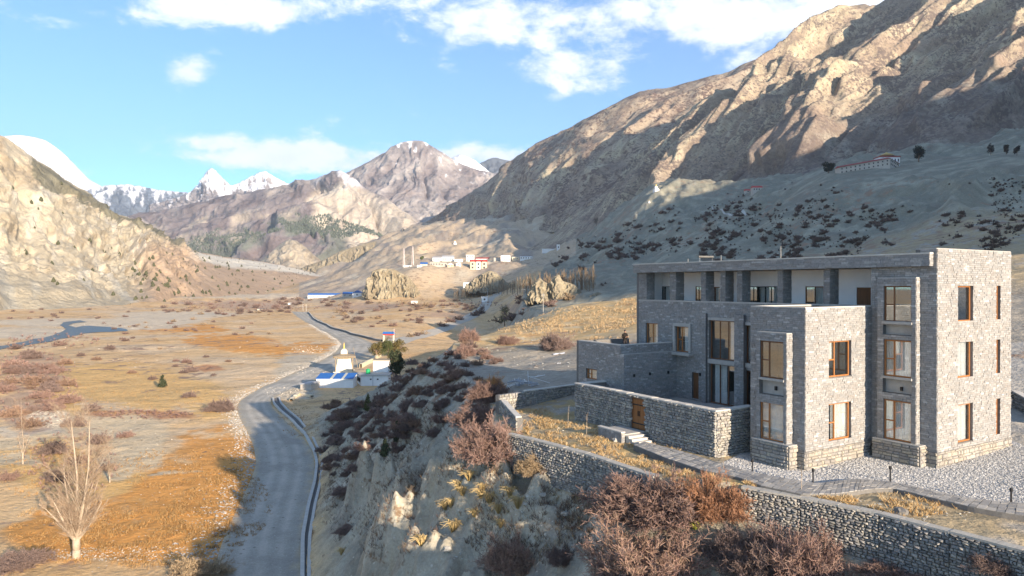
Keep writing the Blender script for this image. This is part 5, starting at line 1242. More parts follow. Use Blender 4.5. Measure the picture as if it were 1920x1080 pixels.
# ------------------------------------------------------------------ road, side road, river
def strip(name, L_, R_, mat, up=.05, n=160, m=9, col=None, edge=.0, colf=None):
    a = ray_ground(L_)[:, :2]; b = ray_ground(R_)[:, :2]; A = resample(a, n); B = resample(b, n)
    for _ in range(4):
        A[1:-1] = (A[:-2] + A[1:-1] * 2 + A[2:]) / 4; B[1:-1] = (B[:-2] + B[1:-1] * 2 + B[2:]) / 4
    t = np.linspace(0, 1, m)[None, :, None]; Q = A[:, None] * (1 - t) + B[:, None] * t; X = Q[..., 0].ravel(); Y = Q[..., 1].ravel()
    w = fbm(X / 1.5, Y / 1.5, 3, 200) * .5; e = np.repeat(((np.linspace(-1, 1, m) ** 8))[None], n, 0).ravel(); Z = height(X, Y) + up - e * edge
    c = np.empty((len(X), 3)); c[:] = col or (.4, .38, .34)
    if colf: c = colf(X, Y, np.repeat(np.linspace(0, 1, m)[None], n, 0).ravel(), c)
    return tag(link(name, np_mesh(name, np.column_stack([X, Y, Z]), quads=grid_quads(n, m), col=c), mat), kind='structure'), A, B
M_ROAD = mat_attr('gravel_road', scales=((2.5, .10), (.5, .12), (.12, .15)), bumps=((1.6, .12), (.4, .06), (.1, .02)), speck=((.35, .2, (.55, .52, .46), .72), (.8, .22, (.24, .22, .19), .78)))
def road_col(X, Y, t, c):
    trk = np.exp(-((t - .3) / .07) ** 2) + np.exp(-((t - .52) / .07) ** 2) + np.exp(-((t - .75) / .06) ** 2); n = fbm(X / 6, Y / 6, 4, 201)
    return mixc(mixc(mixc(c, (.53, .49, .42), np.clip(trk, 0, 1) * .75), (.31, .29, .25), sstep(n, -.05, .4) * .75), (.50, .40, .26), sstep(np.abs(t - .5) * 2 + fbm(X / 1.3, Y / 1.3, 4, 203) * .35, .8, 1.05) * .8)
RL = [(385, 1110), (395, 1085), (418, 1010), (446, 950), (470, 900), (480, 870), (476, 840), (464, 810), (450, 785), (443, 768), (449, 752), (470, 738), (500, 722), (540, 704), (575, 690), (610, 672), (634, 655), (640, 645), (630, 635), (608, 622), (582, 608), (558, 595), (545, 584)]
RR = [(563, 1110), (563, 1085), (567, 1010), (577, 950), (588, 900), (590, 868), (583, 840), (560, 812), (533, 788), (511, 766), (506, 752), (520, 742), (545, 732), (580, 718), (615, 703), (650, 688), (685, 668), (702, 655), (705, 645), (672, 632), (632, 617), (605, 603), (577, 585)]
road, rA, rB = strip('road', RL, RR, M_ROAD, .06, 420, 21, (.37, .35, .30), .04, road_col)
strip('track', [(700, 643), (760, 630), (805, 618), (840, 604), (872, 592), (898, 577), (913, 560), (930, 547)], [(722, 655), (775, 639), (820, 627), (858, 609), (890, 597), (917, 579), (927, 560), (942, 547)], M_ROAD, .12, 120, 7, (.45, .42, .36), .05)
M_WATER = mat_noise('river_water', (.035, .075, .10), (.05, .10, .13), .3, .38, .10, bscale=1.0, spec=.3)
def wcol(c): return c
a_, b_ = [(-60, 657), (0, 649), (50, 640), (100, 629), (128, 616), (160, 611), (200, 613), (235, 617)], [(-60, 668), (0, 656), (50, 648), (100, 640), (140, 630), (170, 624), (205, 623), (240, 621)]
strip('river', a_, b_, M_WATER, .22, 120, 9); strip('river_branch', [(126, 618), (112, 610), (122, 604), (150, 601)], [(150, 616), (128, 611), (136, 607), (164, 604)], M_WATER, .24, 50, 5)
strip('mountain_road', [(1330, 391), (1352, 396), (1398, 406)], [(1330, 388), (1352, 393), (1400, 403)], M_ROAD, .6, 40, 3, (.50, .49, .45))
# drainage channel along the road: two concrete walls and a bed
M_DRAIN = mat_noise('drain_concrete', (.46, .45, .42), (.56, .55, .51), 1.5, .9, .01)
drain = empty('drainage_channel', (0, 0, 0), 0, 'open concrete drainage channel with two parallel pale walls, winding along the road', 'drain')
DI = ray_ground([(566, 1110), (567, 1010), (578, 950), (590, 905), (594, 870), (588, 845), (572, 815), (548, 790), (524, 770), (513, 757), (512, 748)])
DO = ray_ground([(578, 1110), (580, 1010), (590, 950), (600, 905), (604, 870), (600, 845), (586, 817), (562, 790), (538, 770), (526, 757), (523, 747)])
di = resample(DI[:, :2], 150); do = resample(DO[:, :2], 150)
for _ in range(6): di[1:-1] = (di[:-2] + di[1:-1] * 2 + di[2:]) / 4; do[1:-1] = (do[:-2] + do[1:-1] * 2 + do[2:]) / 4
zz_ = height(di[:, 0], di[:, 1]); zz_ = np.convolve(np.pad(zz_, 6, 'edge'), np.ones(13) / 13, 'valid')
def kerb_run(name, C_, z, h0, h1, w, mat, parent):
    n_ = len(C_); T_ = np.gradient(C_, axis=0); T_ /= np.linalg.norm(T_, axis=1, keepdims=True); Nn = np.column_stack([-T_[:, 1], T_[:, 0]])
    a, b = C_ - Nn * w / 2, C_ + Nn * w / 2; co = np.stack([np.column_stack([a, z + h0]), np.column_stack([a, z + h1]), np.column_stack([b, z + h1]), np.column_stack([b, z + h0])], 1).reshape(-1, 3)
    q = []
    for k in range(n_ - 1):
        for j in range(3): q.append((k * 4 + j, k * 4 + j + 1, k * 4 + 5 + j, k * 4 + 4 + j))
    return link(name, np_mesh(name, co, quads=np.array(q), smooth=False), mat, parent)
kerb_run('channel_wall', di, zz_, -.8, .38, .38, M_DRAIN, drain); kerb_run('channel_wall', di * .0 + do, zz_, -.8, .42, .34, M_DRAIN, drain)
mb = MB()
for k in range(149): mb.quad((*di[k], zz_[k] + .10), (*di[k + 1], zz_[k + 1] + .10), (*do[k + 1], zz_[k + 1] + .10), (*do[k], zz_[k] + .10))
mb.build('channel_bed', M_MORTAR, drain)
lw = ray_ground([(578, 586), (590, 600), (618, 614), (660, 628), (700, 638), (716, 641)]); lwp = resample(lw[:, :2], 80)
rwl = empty('roadside_wall', (0, 0, 0), 0, 'long low dark wall on the far side of the road bend, beyond the shrine', 'wall')
zl = height(lwp[:, 0], lwp[:, 1]); kerb_run('wall_body', lwp, zl, -.5, 1.0, .6, M_MORTAR, rwl); kerb_run('wall_cap', lwp, zl, 1.0, 1.12, .7, M_COPE, rwl)
# loose stones: along the road bank, in the stream beds, on the bank and terrace
def scatter_px(polys, n, seed, yw=True):
    r_ = np.random.RandomState(seed); P = []
    for (cx, cy, rx, ry, k) in polys:
        a = r_.rand(k) * 6.283; q = np.sqrt(r_.rand(k)); P += list(zip(cx + rx * q * np.cos(a), cy + ry * q * np.sin(a)))
    return ray_ground(np.array(P))
r_ = np.random.RandomState(12); pts = []
for k in range(7500):
    i = r_.randint(0, 280); w = abs(r_.normal(0, 1)) * 2.0 + .1; n_ = rA[i] - rB[i]; n_ = n_ / np.linalg.norm(n_); pts.append(rA[i] + n_ * w + (rA[min(i + 1, 419)] - rA[i]) * r_.rand())
pts = np.array(pts); sz = .09 + .20 * r_.rand(len(pts)) ** 2.5
rock_cloud('roadside_rubble', pts[:, 0], pts[:, 1], height(pts[:, 0], pts[:, 1]), sz, (.46, .44, .40), M_PEB, 13)
P = scatter_px([(260, 1040, 190, 14, 900), (90, 785, 40, 18, 900), (540, 735, 50, 10, 500), (600, 700, 60, 8, 200), (575, 655, 30, 8, 260), (200, 612, 120, 6, 500), (255, 830, 60, 50, 160), (400, 900, 160, 90, 240), (300, 640, 260, 50, 300)], 0, 14)
rock_cloud('stream_stones', P[:, 0], P[:, 1], P[:, 2], (.06 + .16 * np.random.RandomState(3).rand(len(P)) ** 2) * np.clip(P[:, 1] / 110, .8, 2.4) * .8, (.50, .46, .39), M_PEB, 15)
P = scatter_px([(1000, 960, 160, 90, 420), (820, 900, 200, 160, 900), (1020, 880, 60, 40, 120), (1080, 830, 100, 40, 160), (1650, 960, 200, 26, 160), (1550, 1040, 60, 30, 70), (900, 700, 120, 50, 300), (1000, 690, 80, 26, 90), (1150, 560, 40, 16, 80), (1000, 640, 40, 10, 50)], 0, 16)
rock_cloud('loose_stones', P[:, 0], P[:, 1], P[:, 2], (.03 + .10 * np.random.RandomState(5).rand(len(P)) ** 3) * np.clip(P[:, 1] / 60, .8, 1.8), (.44, .43, .39), M_PEB, 17)

# ------------------------------------------------------------------ shrubs, trees, grass
def blades(P, Q, w0, w1, seed, C0_, C1_):
    """thin flat twigs from P to Q"""
    r_ = np.random.RandomState(seed); d = Q - P; d /= np.linalg.norm(d, axis=1, keepdims=True) + 1e-9; s = np.cross(d, r_.normal(size=d.shape)); s /= np.linalg.norm(s, axis=1, keepdims=True) + 1e-9
    w0 = np.asarray(w0).reshape(-1, 1) * np.ones((len(P), 1)); w1 = np.asarray(w1).reshape(-1, 1) * np.ones((len(P), 1))
    co = np.stack([P - s * w0, P + s * w0, Q + s * w1, Q - s * w1], 1); col = np.stack([C0_, C0_, C1_, C1_], 1); return co, col
def shrub_mesh(name, seed, R=1.0, H=.9, stems=70, sub=10, subsub=3, w=.010, base=(.14, .09, .08), tip=(.34, .22, .18), alt=None, upright=0.0):
    r_ = np.random.RandomState(seed); alt = alt or tip
    th = r_.rand(stems) * 6.283; el = np.arccos(1 - r_.rand(stems) ** .75 * (1 - upright)) ; el = np.clip(el, .05, 1.42)
    dirs = np.column_stack([np.sin(el) * np.cos(th), np.sin(el) * np.sin(th), np.cos(el)]); L = (R * np.sin(el) ** 2 + H * np.cos(el) ** 2) * r_.uniform(.72, 1.05, stems)
    lump = 1 + .30 * np.sin(th * 3 + seed) * np.sin(el) + .14 * np.sin(th * 7 + seed * 2); L = L * lump * np.where(r_.rand(stems) < .08, 1.22, 1.0); cos_, cols = [], []
    P0 = np.column_stack([np.cos(th), np.sin(th), 0 * th]) * (r_.rand(stems, 1) * .22 * R); seg = 4; prev = P0; start = []
    def cc(f, n, rs): 
        a = np.array(base) * (1 - f) + np.array(tip) * f; b = np.array(base) * (1 - f) + np.array(alt) * f; m = rs.rand(n, 1); c = a * m + b * (1 - m); return c * rs.uniform(.75, 1.2, (n, 1))
    for k in range(seg):
        t = (k + 1) / seg; bend = dirs.copy(); bend[:, 2] += .35 * (1 - t); nxt = P0 + bend * (L * t)[:, None] + r_.normal(0, .03, (stems, 3)) * R
        c0, c1 = cc(k / seg * .6, stems, r_), cc((k + 1) / seg * .6, stems, r_); a, b = blades(prev, nxt, w * 1.7 * (1 - .18 * k), w * 1.7 * (1 - .18 * (k + 1)), seed + k, c0, c1); cos_.append(a); cols.append(b)
        start.append((prev, nxt)); prev = nxt
    n = stems * sub; idx = r_.randint(0, stems, n); sg = 1 + r_.randint(0, seg - 1, n); f = r_.rand(n, 1); A = np.array([start[s][0][i] for s, i in zip(sg, idx)]); B = np.array([start[s][1][i] for s, i in zip(sg, idx)]); S = A * (1 - f) + B * f
    dd = dirs[idx] * .8 + r_.normal(0, .5, (n, 3)); dd[:, 2] += .18; dd /= np.linalg.norm(dd, axis=1, keepdims=True); E = S + dd * (r_.uniform(.14, .36, (n, 1)) * R); E[:, 2] = np.maximum(E[:, 2], .02)
    a, b = blades(S, E, w * .9, w * .55, seed + 9, cc(.45, n, r_), cc(.85, n, r_)); cos_.append(a); cols.append(b)
    n2 = n * subsub; i2 = r_.randint(0, n, n2); f = r_.uniform(.3, 1, (n2, 1)); S2 = S[i2] * (1 - f) + E[i2] * f; d2 = dd[i2] * .6 + r_.normal(0, .6, (n2, 3)); d2[:, 2] += .15; d2 /= np.linalg.norm(d2, axis=1, keepdims=True); E2_ = S2 + d2 * (r_.uniform(.06, .17, (n2, 1)) * R)
    E2_[:, 2] = np.maximum(E2_[:, 2], .02); a, b = blades(S2, E2_, w * .6, w * .4, seed + 10, cc(.8, n2, r_), cc(1.0, n2, r_)); cos_.append(a); cols.append(b)
    co = np.concatenate(cos_).reshape(-1, 3); cl = np.concatenate(cols).reshape(-1, 3); return np_mesh(name, co, quads=np.arange(len(co)).reshape(-1, 4), col=cl, smooth=False)
M_TWIG = mat_attr('twigs', scales=(), bumps=(), rough=.9, spec=.1, objrnd=.18)
RED = dict(base=(.09, .055, .05), tip=(.30, .185, .16), alt=(.27, .20, .16)); ORB = dict(base=(.13, .07, .045), tip=(.34, .17, .085), alt=(.28, .165, .115)); PUR = dict(base=(.11, .08, .075), tip=(.23, .165, .15), alt=(.24, .18, .15)); YEL = dict(base=(.20, .15, .09), tip=(.42, .30, .18), alt=(.38, .30, .2))
near_sh = []
for k, kw in enumerate([RED, RED, dict(RED, alt=(.27, .20, .14)), ORB, PUR, YEL, dict(base=(.18, .09, .04), tip=(.56, .28, .09), alt=(.48, .26, .12))]):
    me = shrub_mesh('shrub_branches', 300 + k, 1.0, .95, 170, 20, 7, .0095, **kw); me.materials.append(M_TWIG); near_sh.append(me)
mid_sh = []
for k, kw in enumerate([RED, PUR, dict(PUR, alt=(.33, .21, .12)), ORB, YEL]):
    me = shrub_mesh('shrub_branches', 320 + k, 1.0, .85, 60, 12, 5, .020, **kw); me.materials.append(M_TWIG); mid_sh.append(me)
far_sh = []
for k, kw in enumerate([RED, PUR, PUR]):
    me = shrub_mesh('shrub_branches', 340 + k, 1.0, .8, 40, 7, 3, .06, base=(.10, .08, .072), tip=tuple(v * .72 for v in kw['tip']), alt=tuple(v * .70 for v in kw['alt'])); me.materials.append(M_TWIG); far_sh.append(me)
val_sh = []
for k, kw in enumerate([RED, PUR, YEL]):
    me = shrub_mesh('shrub_branches', 360 + k, 1.0, 1.0, 34, 7, 3, .05, base=(.11, .075, .065), tip=tuple(v * .9 for v in kw['tip']), alt=tuple(v * .9 for v in kw['alt'])); me.materials.append(M_TWIG); val_sh.append(me)
def put(name, me, x, y, z, sc, rz=None, label=None, cat='shrub', group=None, sz=None):
    o = bpy.data.objects.new(name, me); COL.objects.link(o); o.location = (x, y, z - .05 * sc); o.rotation_euler = (0, 0, rnd.uniform(0, 6.28) if rz is None else rz); o.scale = (sc, sc, (sz or sc)); return tag(o, label, cat, group)
# (px, py of the base, half width in px, height/width, mesh kind, label)
NEAR = [(1218, 972, 88, .92, 0, 'largest reddish leafless bush, hiding the right end of the middle retaining wall'), (1335, 965, 58, 1.25, 3, 'orange-tipped leafless bush in front of the left end of the lower right retaining wall'),
        (1208, 1096, 96, .88, 2, 'broad pale brown leafless bush at the bottom edge, left of the yellow weed'), (1412, 1068, 70, .95, 4, 'dark red bush at the bottom edge, left one of the pair under the right wall'), (1498, 1095, 76, 1.25, 0, 'dark red bush at the bottom edge, right one of the pair under the right wall'),
        (912, 872, 52, 1.3, 1, 'tall rounded pinkish leafless bush touching the left end of the middle retaining wall'), (905, 800, 46, .9, 0, 'pinkish leafless bush just below the curved low wall'), (912, 752, 34, 1.0, 0, 'reddish leafless bush left of the glowing orange one'), (922, 738, 24, 1.25, 6, 'bright orange leafless bush beside the heap of pipes'),
        (957, 1068, 42, 1.3, 2, 'lone brown leafless bush low on the clay slope at the bottom edge'), (1055, 1055, 26, .9, 4, 'small dark leafless bush between two larger ones on the bottom slope'), (1005, 880, 36, .9, 5, 'straw-coloured dry bush on the edge of the clay ledge'),
        (1042, 655, 26, 1.1, 4, 'round dark leafless bush on the rim behind the terrace'), (878, 640, 16, 1.4, 0, 'upper one of two pink bushes on the far rim of the bank'), (872, 668, 16, 1.3, 0, 'lower one of two pink bushes on the far rim of the bank'), (950, 645, 17, .9, 0, 'low pink bush on the rim between the field and the bank'),
        (1870, 1085, 50, .6, 4, 'low dark brush along the foot of the wall in the bottom right corner'), (1690, 1088, 60, .5, 0, 'low reddish brush at the bottom edge under the right wall'), (770, 800, 20, .7, 4, 'dark bush high on the shaded bank, left of the tall pinkish bush'), (820, 815, 20, .6, 4, 'small dark bush on the shaded bank below the rim wall'), (650, 1000, 18, .8, 4, 'small dark bush near the foot of the bank beside the channel'),
        (640, 930, 16, .9, 4, 'dusky bush at the foot of the bank, half way down the channel'), (372, 1085, 46, .7, 5, 'pale straw bush cut by the bottom edge, left of the road'), (415, 770, 22, .9, 4, 'leafless bush on the grass at the left side of the road bend'), (40, 1060, 40, .6, 4, 'dark tangled brush in the bottom left corner')]
P = ray_ground([(a, b) for a, b, *_ in NEAR])
for (px, py, hw, hr, kind, lab), (x, y, z) in zip(NEAR, P):
    sc = hw / F * y; o = put("leafless_shrub", near_sh[kind], x, y, z, sc, None, lab, 'shrub', 'large leafless shrubs', sc * hr); 
# shrubs over the bank in shade
r_ = np.random.RandomState(31); cand = []
for (cx, cy, rx, ry, k, smin, smax) in [(700, 800, 100, 60, 50, 8, 17), (800, 720, 80, 45, 40, 8, 15), (880, 670, 60, 30, 22, 7, 13), (650, 850, 60, 50, 26, 8, 16), (760, 780, 70, 50, 30, 9, 20), (860, 740, 50, 40, 18, 8, 15), (640, 780, 40, 25, 16, 8, 14)]:
    for _ in range(k): a = r_.rand() * 6.283; q = math.sqrt(r_.rand()); cand.append((cx + rx * q * math.cos(a), cy + ry * q * math.sin(a), r_.uniform(smin, smax)))
cand = [c for c in cand if c[0] > 604 + max(0, (c[1] - 730)) * .0 and c[1] > 640 + abs(c[0] - 880) * .32 and (c[0] > 700 or c[1] > 748)]
P = ray_ground([(a, b) for a, b, _ in cand])
for (px, py, hw), (x, y, z) in zip(cand, P): put('bank_shrub', mid_sh[r_.choice([0, 1, 1, 2])], x, y, z, hw / F * y, None, 'dark leafless shrub on the shaded bank above the road', 'shrub', 'shrubs growing over the shaded bank')
# shrubs on the valley floor
cand = []
explicit = [(233, 820, 13), (248, 700, 8), (360, 697, 12), (345, 700, 8), (285, 712, 8), (120, 683, 13), (88, 692, 12), (60, 672, 20), (150, 668, 8), (95, 730, 18), (205, 655, 10), (235, 640, 7), (355, 745, 12), (350, 680, 9), (182, 675, 8), (130, 755, 20), (70, 720, 22), (30, 690, 20), (175, 770, 16), (112, 648, 12), (30, 655, 12), (440, 628, 5), (300, 655, 5), (520, 650, 3), (95, 850, 26), (190, 830, 20), (20, 780, 22), (60, 800, 22), (150, 870, 20), (205, 880, 14), (15, 900, 16), (110, 900, 24), (140, 800, 20),
            (940, 605, 14), (962, 600, 16), (1000, 572, 8), (1030, 575, 12), (1066, 562, 14), (980, 590, 8), (830, 612, 10), (845, 604, 10), (860, 600, 9), (770, 632, 8), (782, 630, 8), (794, 627, 8), (900, 588, 10), (890, 592, 9)]
cand += [(a, b, c, 0) for a, b, c in explicit]
for (cx, cy, rx, ry, k, s0, s1) in [(700, 590, 130, 24, 70, 3, 8), (430, 580, 150, 14, 60, 3, 7), (330, 620, 200, 22, 30, 3, 6), (120, 590, 130, 14, 16, 3, 5), (560, 566, 70, 6, 26, 3, 7), (850, 575, 60, 14, 26, 3, 6), (60, 740, 70, 60, 22, 8, 18), (1000, 570, 40, 14, 14, 4, 9), (380, 680, 60, 30, 8, 3, 6)]:
    for _ in range(k): a = r_.rand() * 6.283; q = math.sqrt(r_.rand()); cand.append((cx + rx * q * math.cos(a), cy + ry * q * math.sin(a), r_.uniform(s0, s1), 1))
P = ray_ground([(c[0], c[1]) for c in cand])
_n = 0
for (px, py, hw, _), (x, y, z) in zip(cand, P):
    _n += 1
    if _n > 326: break
    if 545 < px < 705 and 580 < py < 760: 
        if abs(px - (545 + (py - 580) * 1.2)) < 60: continue
    far_ = y > 300
    put('valley_shrub', (val_sh if far_ else mid_sh)[r_.choice([0, 1, 1, 2])], x, y, z, hw / F * y, None, 'low leafless shrub on the sunlit valley floor', 'shrub', 'shrubs on the valley floor', hw / F * y * 1.0)
# shrubs on the shaded slopes above the lodge: the largest one by one, the rest as one mass
r_ = np.random.RandomState(33); N_ = 12000; px = r_.uniform(990, 1925, N_); py = r_.uniform(300, 545, N_)
dn = fbm(px / 60, py / 30, 4, 211) + fbm(px / 16, py / 8, 3, 212) * .6
lim = np.where(px < 1200, 400 + (1230 - px) * .35, np.where(px < 1560, 360 - (px - 1230) * .1, 305))
dens_ = .12 + .30 * gpatch([(1420, 440, 160, 70), (1580, 430, 120, 70), (1860, 430, 80, 50), (1150, 450, 90, 60), (1880, 370, 60, 40), (1280, 440, 60, 60)], px, py, dn * 40, dn * 20)
keep = (py > lim) & (dn > .62 - dens_ * 1.55) & (r_.rand(N_) < .7) ; px, py = px[keep], py[keep]
P = ray_ground(np.column_stack([px, py])); sp = (1.7 + 4.3 * r_.rand(len(px)) ** 1.8) * (.7 + .7 * (py - 300) / 240); order = np.argsort(-sp); 
for i in order[:290]: put('slope_shrub', far_sh[i % 3], P[i, 0], P[i, 1], P[i, 2], sp[i] / F * P[i, 1], None, 'dark shrub dotted on the shaded slope behind the lodge', 'shrub', 'shrubs on the shaded slope', sp[i] / F * P[i, 1] * 1.35)
def shrub_mass(name, P, S, seed, per=34, base=(.10, .08, .07), w=.11):
    rr = np.random.RandomState(seed); n = len(P); c = np.repeat(P, per, 0); s = np.repeat(S, per)[:, None]; d = rr.normal(size=(n * per, 3)); d[:, 2] = np.abs(d[:, 2]) * 1.3; d /= np.linalg.norm(d, axis=1, keepdims=True); A = c + d * s * rr.uniform(0, .5, (n * per, 1)); B = c + d * s * rr.uniform(.6, 1.1, (n * per, 1))
    col = np.array(base) * rr.uniform(.7, 1.6, (n * per, 1)); a, b = blades(A, B, s[:, 0] * w, s[:, 0] * w * .8, seed, col, col * 1.3); co = a.reshape(-1, 3)
    return tag(link(name, np_mesh(name, co, quads=np.arange(len(co)).reshape(-1, 4), col=b.reshape(-1, 3), smooth=False), M_TWIG), kind='stuff')
rest = order[290:]; shrub_mass('slope_brush', P[rest], sp[rest] / F * P[rest, 1], 34)
# scrub mass in the left foreground and along the far valley
r_ = np.random.RandomState(35); Q = []
for (cx, cy, rx, ry, k) in [(60, 740, 90, 60, 240), (130, 870, 90, 60, 200), (270, 778, 95, 8, 120), (60, 690, 80, 30, 150), (470, 577, 130, 8, 240), (820, 570, 130, 8, 160), (100, 640, 90, 14, 90)]:
    for _ in range(k): a = r_.rand() * 6.283; q = math.sqrt(r_.rand()); Q.append((cx + rx * q * math.cos(a), cy + ry * q * math.sin(a)))
P = ray_ground(Q); shrub_mass('valley_scrub', P, r_.uniform(.35, .95, len(P)) * np.clip(P[:, 1] / 200, .7, 2.2), 36, 40, (.20, .13, .11), .03)
# ------------------------------------------------------------------ trees
M_LEAF = mat_attr('foliage', scales=(), bumps=(), rough=.85, spec=.15, objrnd=.12)
M_BARK = mat_noise('bare_bark', (.30, .24, .18), (.46, .38, .29), 3, .9, .02); M_BARKD = mat_noise('dark_bark', (.16, .11, .08), (.24, .17, .12), 4, .9, .02)
def leaf_crown(name, seed, blobs, n, size, base, mat=None):
    """many small leaf faces spread through lumps; blobs (x,y,z,rx,ry,rz)"""
    r_ = np.random.RandomState(seed); C_, D_, shade = [], [], []
    B = np.array(blobs); w = B[:, 3] * B[:, 4] * B[:, 5]; w = w ** .7; w /= w.sum(); idx = r_.choice(len(B), n, p=w)
    d = r_.normal(size=(n, 3)); d /= np.linalg.norm(d, axis=1, keepdims=True); rad = r_.rand(n, 1) ** .33 * r_.uniform(.8, 1.15, (n, 1)); lump = 1 + .18 * np.sin(d[:, :1] * 7 + idx[:, None]) * np.sin(d[:, 2:] * 6 + idx[:, None] * 2)
    c = B[idx, :3] + d * rad * lump * B[idx, 3:6]; nrm = d + r_.normal(0, .6, (n, 3)); nrm /= np.linalg.norm(nrm, axis=1, keepdims=True)
    t = np.cross(nrm, r_.normal(size=(n, 3))); t /= np.linalg.norm(t, axis=1, keepdims=True); b = np.cross(nrm, t); s = size * r_.uniform(.6, 1.3, (n, 1))
    co = np.stack([c - t * s, c + b * s * .6, c + t * s, c - b * s * .6], 1).reshape(-1, 3); col = np.array(base) * r_.uniform(.65, 1.4, (n, 1)) * (1 + .15 * np.sin(idx[:, None] * 3.1))
    me = np_mesh(name, co, quads=np.arange(n * 4).reshape(-1, 4), col=np.repeat(col, 4, 0), smooth=False); me.materials.append(mat or M_LEAF); return me
def tree(name, px, py, w, h, seed, base, label, shape='round', group=None, n=2600, leaf=.16, cat='tree', lean=0):
    """px,py of the trunk base; w,h of the crown in px"""
    (x, y, z), = ray_ground([(px, py)]); k = y / F; W_, H_ = w * k, h * k; r = random.Random(seed); t = empty(name, (x, y, z - .1), 0, label, cat, group)
    m = MB(); m.tube((0, 0, -.3), (lean * W_ * .3, 0, H_ * .45), W_ * .05 + .06, W_ * .03 + .04, 8)
    for i in range(5): a = r.uniform(0, 6.28); q = r.uniform(.15, .4); m.tube((lean * W_ * .3 * q, 0, H_ * q), (lean * W_ * .3 + math.cos(a) * W_ * .3, math.sin(a) * W_ * .3, H_ * (q + .3)), W_ * .025 + .03, .02, 5)
    m.build('trunk', M_BARKD, t); bl = []
    if shape == 'round':
        for i in range(9): a = r.uniform(0, 6.28); q = r.uniform(.1, .32); zz = r.uniform(.3, .78); bl.append((lean * W_ * .3 + math.cos(a) * W_ * q, math.sin(a) * W_ * q, H_ * zz, W_ * .24, W_ * .24, H_ * .2))
    elif shape == 'cone':
        for i in range(7): f = i / 6; bl.append((r.uniform(-.05, .05) * W_, r.uniform(-.05, .05) * W_, H_ * (.15 + f * .75), W_ * (.45 - .34 * f), W_ * (.45 - .34 * f), H_ * .13))
    o = link('crown', leaf_crown('crown', seed, bl, n, leaf, base), None, t); return t
OLV = (.13, .105, .04); DKG = (.045, .055, .03); MG = (.08, .09, .035)
tree('juniper_tree', 706, 672, 32, 34, 501, OLV, 'rounded olive juniper beside the end of the shrine compound', leaf=.22)
tree('juniper_tree', 746, 668, 44, 34, 502, OLV, 'wide olive juniper in full sun behind the shrine, rightmost', leaf=.24)
tree('juniper_tree', 728, 682, 28, 50, 503, MG, 'tall ragged green juniper behind the white building', leaf=.22)
tree('juniper_tree', 742, 712, 34, 60, 504, DKG, 'dark green juniper in shade at the right of the white building', leaf=.22)
tree('juniper_tree', 304, 726, 20, 24, 505, DKG, 'small lone dark conifer standing on the yellow grass', shape='cone', n=900, leaf=.2)
tree('juniper_tree', 946, 612, 22, 44, 506, MG, 'green juniper at the far edge of the golden field', n=1600, leaf=.25)
tree('juniper_tree', 722, 860, 22, 34, 507, DKG, 'dark juniper growing on the shaded bank above the channel', shape='cone', n=1500, leaf=.13)
tree('juniper_tree', 745, 826, 18, 40, 508, DKG, 'slim dark juniper higher up the shaded bank', shape='cone', n=1300, leaf=.13)
tree('juniper_tree', 690, 770, 20, 34, 509, MG, 'dull green juniper low on the bank behind the channel', shape='cone', n=1200, leaf=.15)
tree('pine_tree', 1722, 304, 26, 34, 510, (.03, .04, .03), 'dark tall tree right of the golden-roofed temple', n=1500, leaf=.6)
tree('pine_tree', 1553, 325, 26, 22, 511, (.03, .038, .03), 'broad dark tree left of the long red-roofed monastery building', n=1200, leaf=.6)
tree('pine_tree', 792, 488, 9, 9, 512, (.10, .12, .04), 'small green tree among the village houses', n=300, leaf=1.1)
for i, (px, py) in enumerate([(1857, 290), (1886, 290), (1906, 292), (1470, 322), (1118, 425)]): tree('pine_tree', px, py, 12, 22, 520 + i, (.05, .045, .04), 'small dark bare tree on the shaded bench above the lodge', n=420, leaf=.5, group='dark trees on the shaded bench')
